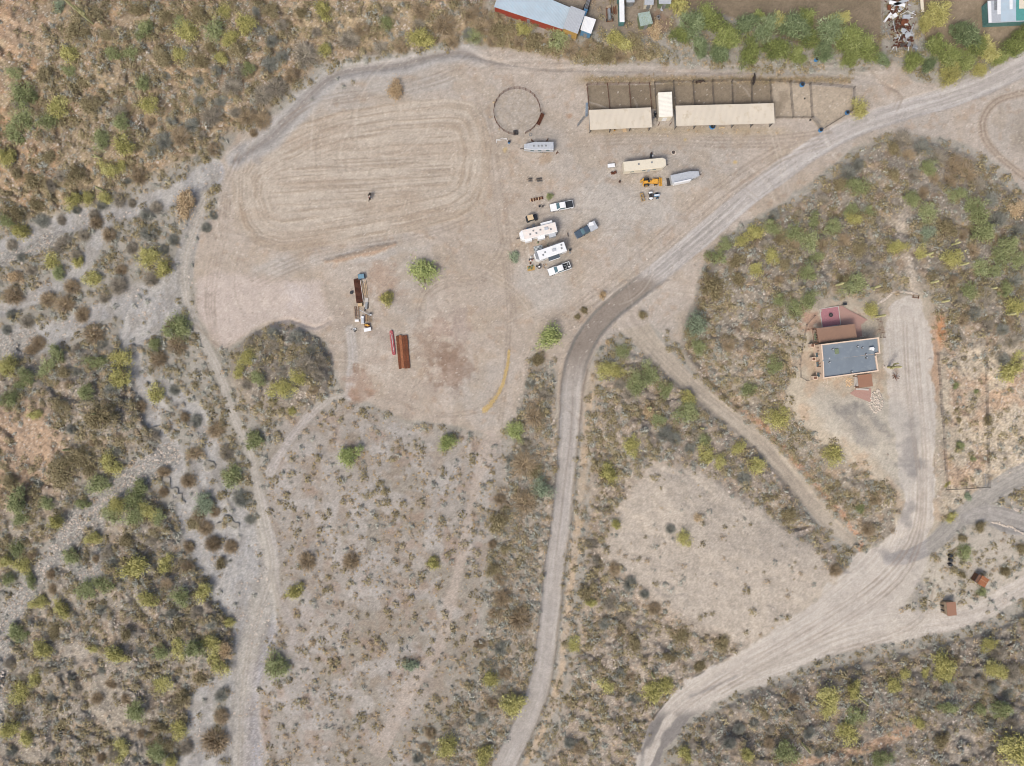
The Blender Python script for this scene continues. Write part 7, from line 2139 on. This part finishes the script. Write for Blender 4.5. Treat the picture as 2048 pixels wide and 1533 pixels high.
r = thing('old_trailer_frame', 'rusty trailer frame with a grey tank left of the narrow white trailer', 'trailer', 1218, 32, 95)
MB().box((0, -.7, .5), (3.6, .1, .14)).box((0, .7, .5), (3.6, .1, .14)).build('frame', M['rust'], r)
for x in (-1.7, 0, 1.7):
    MB().box((x, 0, .5), (.1, 1.4, .14)).build('crossbar', M['rust'], r)
MB().cyl((-1.4, 0, .9), (1.3, 0, .9), .42, .42, 12).build('tank', M['grey'], r)
for s_ in (-1, 1):
    wheel(r, -1.3, s_ * .85, .36, .2, 'grey')
MB().box((2.0, 0, .6), (.6, 1.2, .3)).build('box', M['wood'], r)
r = thing('scrap_lumber', 'brown scrap planks beside the rusty trailer frame', 'planks', 1229, 22, 92)
for i in range(5):
    MB().box((random.uniform(-.2, .2), -.4 + i * .2, .1 + .05 * i), (2.2, .12, .06), rz=random.uniform(-.1, .1)).build('board', M['dkwood' if i % 2 else 'rust'], r)
small('satellite_dish', 'small white dish on a pole right of the green-roofed shed', 'dish', 1319, 30, 0, [('pole', 't', 'grey', [(0, 0, 0), (0, 0, 2.0)], .05), ('dish', 'c', 'white', (0, 0, 2.0), (.1, .1, 2.2), .15, .45), ('arm', 't', 'white', [(0, .1, 2.1), (.1, .9, 2.3)], .04)])
small('tank_stand', 'round grey metal tank under the small white dish', 'tank', 1316, 37, 0, [('tank', 'c', 'grey', (0, 0, 0), (0, 0, .6), .55, .5), ('lid', 'c', 'dkgrey', (0, 0, .6), (0, 0, .66), .3)])
# building at the top right corner
r = shed('mobile_home', [(1975, 2), (2110, -8), (2113, 40), (1977, 46.5)], 2.5, M['silver'], M['teal'], 'white and teal roofed building cut by the top right corner', 'building', door=False)
def patch(c4, m, zz):
    pl = [tuple(p)[:2] for p in local(r, [(p[0], p[1], 2.5) for p in c4])]
    if area(pl) < 0:
        pl = pl[::-1]
    MB().prism(pl, 2.5 + .04, 2.5 + zz).build('roof_panel', m, r)
patch([(1975.5, 3), (1982, 2.6), (1983, 45.6), (1977.3, 46)], M['white'], .06)
patch([(1982, 2.5), (2001, 1.5), (2001.5, 44.3), (1983, 45.5)], M['silver'], .05)
patch([(1988, -4), (1994, -4), (1994, 21), (1988.5, 21.5)], M['grey'], .07)
patch([(1994.2, -4), (2001, -4.5), (2001.2, 29), (1994.4, 29.4)], M['white'], .075)
patch([(2001, -7), (2031.5, -8), (2032, 42), (2001.5, 44.2)], M['bluesteel'], .055)
patch([(2018.5, -8), (2025, -8), (2025, 19), (2019, 19.5)], M['white'], .065)
patch([(2032, -8), (2111, -8), (2113, 39.8), (2032, 42)], mat('teal_roof', lin('4f8f8a', K), .55, var=.1), .05)
patch([(2038, -8), (2111, -8), (2112, 16), (2038, 18)], M['cream'], .065)
# scrap heap
r = thing('scrap_heap', 'big heap of rusty and white scrap metal between the two fields', 'scrap heap', 1803, 45)
bz = Vector(r.location)
rs = random.Random(4)
for i in range(100):
    v = rs.uniform(-12, 102)
    cx = 1800 + (v - 40) * .12
    u = cx + rs.gauss(0, 13)
    q = at(u, v) - bz
    top = v > 62
    mt = rs.choice(['silver', 'white', 'silver', 'grey', 'dkgrey']) if top else rs.choice(['dkrust', 'rust', 'dkrust', 'white', 'dkrust', 'silver', 'dkgrey'])
    z = rs.uniform(.1, 1.1)
    if rs.random() < .6:
        MB().box((q.x, q.y, z), (rs.uniform(.9, 3.2), rs.uniform(.08, .28), .07), rz=rs.uniform(0, 3.14), ry=rs.uniform(-.25, .25)).build('scrap_bar', M[mt], r)
    else:
        MB().prism([(q.x + math.cos(a) * rs.uniform(.3, 1.0), q.y + math.sin(a) * rs.uniform(.3, 1.0)) for a in (0, 1.1, 2.3, 3.6, 4.9)], z, z + .06).build('scrap_sheet', M[mt], r)
mb = MB()
for i in range(420):
    v = rs.uniform(-14, 96)
    u = 1799 + (v - 40) * .12 + rs.gauss(0, 11)
    q = at(u, v) - bz
    mb.box((q.x, q.y, rs.uniform(.05, .6)), (rs.uniform(.2, .9), rs.uniform(.08, .4), rs.uniform(.05, .3)), rz=rs.uniform(0, 3.14), rx=rs.uniform(-.6, .6))
o = mb.build('rusty_fragments', M['dkrust'], r)
o['kind'] = 'stuff'
for (u, v, l, w_, dg, mt, nm) in ((1770.5, 40, 3.0, .5, 52, 'white', 'white_panel'), (1790, 12, 4.2, .9, -12, 'white', 'white_panel'), (1798, 9, 4.0, .8, 22, 'silver', 'white_panel'), (1809, 38, 1.9, 1.0, 0, 'silver', 'appliance'), (1786, 35, 1.0, 1.0, 30, 'white', 'appliance'), (1840, 16, .8, 3.2, 5, 'cream', 'plank'), (1774, 20, .9, 1.3, 0, 'rust', 'rusty_door')):
    q = at(u, v) - bz
    MB().box((q.x, q.y, 1.2 if nm != 'appliance' else .7), (l, w_, .1 if nm != 'appliance' else .9), rz=R(dg)).build(nm, M[mt], r)
r = thing('dead_brush', 'grey tangle of dead branches at the left foot of the scrap heap', 'dead branches', 1783, 82)
for i in range(40):
    a = rs.uniform(0, 6.28)
    x, y = rs.uniform(-2, 2), rs.uniform(-2.4, 2.4)
    MB().cyl((x, y, rs.uniform(.1, .6)), (x + math.cos(a) * 1.4, y + math.sin(a) * 1.4, rs.uniform(.1, 1.0)), .05, .02, 4).build('branch', M['palebark'], r)

# small ground litter things in the yard
for (u, v, lb) in ((1065, 283, 'broken brown branch above the silver horse trailer'), (1094, 281, 'dark twisted branch right above the silver horse trailer'), (1113, 307, 'small dark branch behind the silver horse trailer')):
    r = thing('fallen_branch', lb, 'branch', u, v, random.uniform(0, 180))
    for i in range(4):
        a = random.uniform(-1, 1)
        MB().tube([(-.4, 0, .08), (.1 * i, .1 * i - .2, .16), (.2 + .4 * math.cos(a), .5 * math.sin(a), .12)], .045, 5).build('twig', M['dkwood'], r)

# ------------------------------------------------------------------ animals and the rider
def skin_body(name, joints, bones, m, parent=None, sub=2):
    me = bpy.data.meshes.new(name)
    me.from_pydata([j[:3] for j in joints], bones, [])
    o = bpy.data.objects.new(name, me)
    COL.objects.link(o)
    if parent:
        o.parent = parent
    md = o.modifiers.new('skin', 'SKIN')
    if not me.skin_vertices:
        bpy.context.view_layer.objects.active = o
    if me.skin_vertices:
        for i, j in enumerate(joints):
            me.skin_vertices[0].data[i].radius = (j[3], j[4] if len(j) > 4 else j[3])
            me.skin_vertices[0].data[i].use_root = (i == 0)
    ss = o.modifiers.new('subd', 'SUBSURF')
    ss.levels = sub
    ss.render_levels = sub
    md.use_smooth_shade = True
    me.materials.append(m)
    return o

def horse(u, v, deg, label, m, grazing=False, sc=1.0):
    """nose towards +x"""
    r = thing('horse', label, 'horse', u, v, deg)
    r.scale = (sc, sc, sc)
    J = [(-.15, 0, 1.18, .30, .30), (.4, 0, 1.15, .27, .32), (-.65, 0, 1.22, .29, .29), (-.88, 0, 1.2, .2, .22), (.68, 0, 1.28, .19, .26)]
    B = [(0, 1), (0, 2), (2, 3), (1, 4)]
    if grazing:
        J += [(1.0, 0, 1.15, .12, .18), (1.3, 0, .8, .09, .13), (1.45, 0, .62, .10, .13), (1.62, 0, .35, .06, .07)]
    else:
        J += [(.95, 0, 1.5, .11, .18), (1.15, 0, 1.75, .09, .13), (1.25, 0, 1.8, .10, .12), (1.62, 0, 1.52, .06, .07)]
    B += [(4, 5), (5, 6), (6, 7), (7, 8)]
    for s_ in (-1, 1):
        k = len(J)
        st = .12 * s_
        J += [(.5 + st * .4, s_ * .17, .85, .12, .12), (.52 + st, s_ * .17, .5, .065), (.5 + st, s_ * .17, .16, .045), (.55 + st, s_ * .17, .03, .06)]
        B += [(1, k), (k, k + 1), (k + 1, k + 2), (k + 2, k + 3)]
        k = len(J)
        J += [(-.72 - st * .4, s_ * .18, .88, .16, .17), (-.62 - st, s_ * .17, .66, .1), (-.84 - st, s_ * .17, .46, .065), (-.76 - st, s_ * .17, .15, .045), (-.7 - st, s_ * .17, .03, .06)]
        B += [(3, k), (k, k + 1), (k + 1, k + 2), (k + 2, k + 3), (k + 3, k + 4)]
        k = len(J)
        h = J[7]
        J += [(h[0] - .04, s_ * .07, h[2] + .12, .03), (h[0] - .02, s_ * .09, h[2] + .24, .012)]
        B += [(7, k), (k, k + 1)]
    skin_body('body', J, B, m, r, 1)
    skin_body('tail', [(-.98, 0, 1.25, .05), (-1.14, 0, 1.0, .09), (-1.16, 0, .7, .08), (-1.12, 0, .45, .02)], [(0, 1), (1, 2), (2, 3)], M['black'], r, 1)
    nk = [J[4], J[5], J[6], J[7]]
    skin_body('mane', [(p[0] - .03, 0.02, p[2] + (p[4] if len(p) > 4 else p[3]) * .85, .035, .06) for p in nk], [(0, 1), (1, 2), (2, 3)], M['black'], r, 1)
    return r
h = horse(741, 396, -92, 'dark bay horse carrying the rider across the arena, head to the south', M['horse'])
sp_ = thing('saddle', 'dark leather saddle under the arena rider', 'saddle', 741, 396, -92)
MB().side([(-.32, 1.50), (.3, 1.48), (.36, 1.62), (.22, 1.54), (-.15, 1.53), (-.34, 1.64)], [.5, .5, .3, .44, .46, .4]).build('seat', M['black'], sp_, 0.02)
for s_ in (-1, 1):
    MB().box((0, s_ * .33, 1.2), (.4, .05, .6), rx=-s_ * .12).build('flap', M['dkwood'], sp_, 0.02)
p = thing('person', 'rider in a white shirt and dark hat sitting on the bay horse', 'person', 741, 396, -92)
J = [(-.02, 0, 1.68, .15, .17), (-.03, 0, 1.92, .13, .17), (-.02, 0, 2.12, .12, .19), (0, 0, 2.24, .055, .055), (.01, 0, 2.34, .075, .085), (.01, 0, 2.44, .09, .09), (.01, 0, 2.52, .06, .06)]
B = [(0, 1), (1, 2), (2, 3), (3, 4), (4, 5), (5, 6)]
for s_ in (-1, 1):
    k = len(J)
    J += [(.02, s_ * .22, 2.1, .06), (.05, s_ * .3, 1.86, .045), (.28, s_ * .16, 1.78, .032), (.36, s_ * .12, 1.78, .035)]
    B += [(2, k), (k, k + 1), (k + 1, k + 2), (k + 2, k + 3)]
    kk_ = k + 3
    for f in range(4):
        k2 = len(J)
        J += [(.41, s_ * .12 + (f - 1.5) * .02, 1.77, .010), (.43, s_ * .12 + (f - 1.5) * .02, 1.73, .008)]
        B += [(kk_, k2), (k2, k2 + 1)]
    k = len(J)
    J += [(.12, s_ * .24, 1.6, .09), (.28, s_ * .38, 1.32, .07), (.14, s_ * .42, .95, .05), (.1, s_ * .42, .86, .045), (.27, s_ * .43, .83, .04)]
    B += [(0, k), (k, k + 1), (k + 1, k + 2), (k + 2, k + 3), (k + 3, k + 4)]
skin_body('body', J, B, M['skin'], p, 1)
JS = [(-.02, 0, 1.72, .17, .19), (-.03, 0, 1.92, .155, .19), (-.02, 0, 2.12, .14, .21)]
BS = [(0, 1), (1, 2)]
for s_ in (-1, 1):
    k = len(JS)
    JS += [(.02, s_ * .22, 2.1, .085), (.05, s_ * .3, 1.86, .068), (.24, s_ * .19, 1.79, .05)]
    BS += [(2, k), (k, k + 1), (k + 1, k + 2)]
skin_body('shirt', JS, BS, M['shirt'], p, 1)
JT = [(-.02, 0, 1.64, .165, .18)]
BT = []
for s_ in (-1, 1):
    k = len(JT)
    JT += [(.12, s_ * .24, 1.6, .108), (.28, s_ * .38, 1.32, .086), (.14, s_ * .42, .95, .068)]
    BT += [(0, k), (k, k + 1), (k + 1, k + 2)]
skin_body('trousers', JT, BT, M['jeans'], p, 1)
MB().cyl((0, 0, 2.50), (0, 0, 2.515), .24, .22, 18).cyl((0, 0, 2.51), (0, 0, 2.64), .11, .085, 14).build('hat', M['hat'], p)
horse(1397, 167, 8, 'brown horse standing at the weedy north end of the second eastern pen', M['horse'], True)
horse(1505, 163, 84, 'nearly black horse by the fifth divider of the eastern pens', M['horsedk'], True, 1.15)
# dog
r = thing('dog', 'dark dog standing between the dark blue pickup and the upper motorhome', 'dog', 1135.5, 471, 100)
J = [(0, 0, .48, .11, .12), (.28, 0, .47, .1, .13), (-.28, 0, .5, .09, .1), (.42, 0, .58, .06, .08), (.52, 0, .68, .07, .07), (.66, 0, .63, .04, .04), (-.42, 0, .55, .03), (-.6, 0, .68, .015)]
B = [(0, 1), (0, 2), (1, 3), (3, 4), (4, 5), (2, 6), (6, 7)]
for s_ in (-1, 1):
    k = len(J)
    J += [(.26, s_ * .08, .34, .045), (.27, s_ * .08, .17, .025), (.3, s_ * .08, .02, .03)]
    B += [(1, k), (k, k + 1), (k + 1, k + 2)]
    k = len(J)
    J += [(-.26, s_ * .08, .36, .06), (-.36, s_ * .08, .2, .03), (-.3, s_ * .08, .02, .03)]
    B += [(2, k), (k, k + 1), (k + 1, k + 2)]
    k = len(J)
    J += [(.5, s_ * .05, .77, .015)]
    B += [(4, k)]
skin_body('body', J, B, M['horsedk'], r, 1)
MB().cyl((.38, 0, .53), (.43, 0, .56), .085, .085, 10).build('collar', M['red'], r)
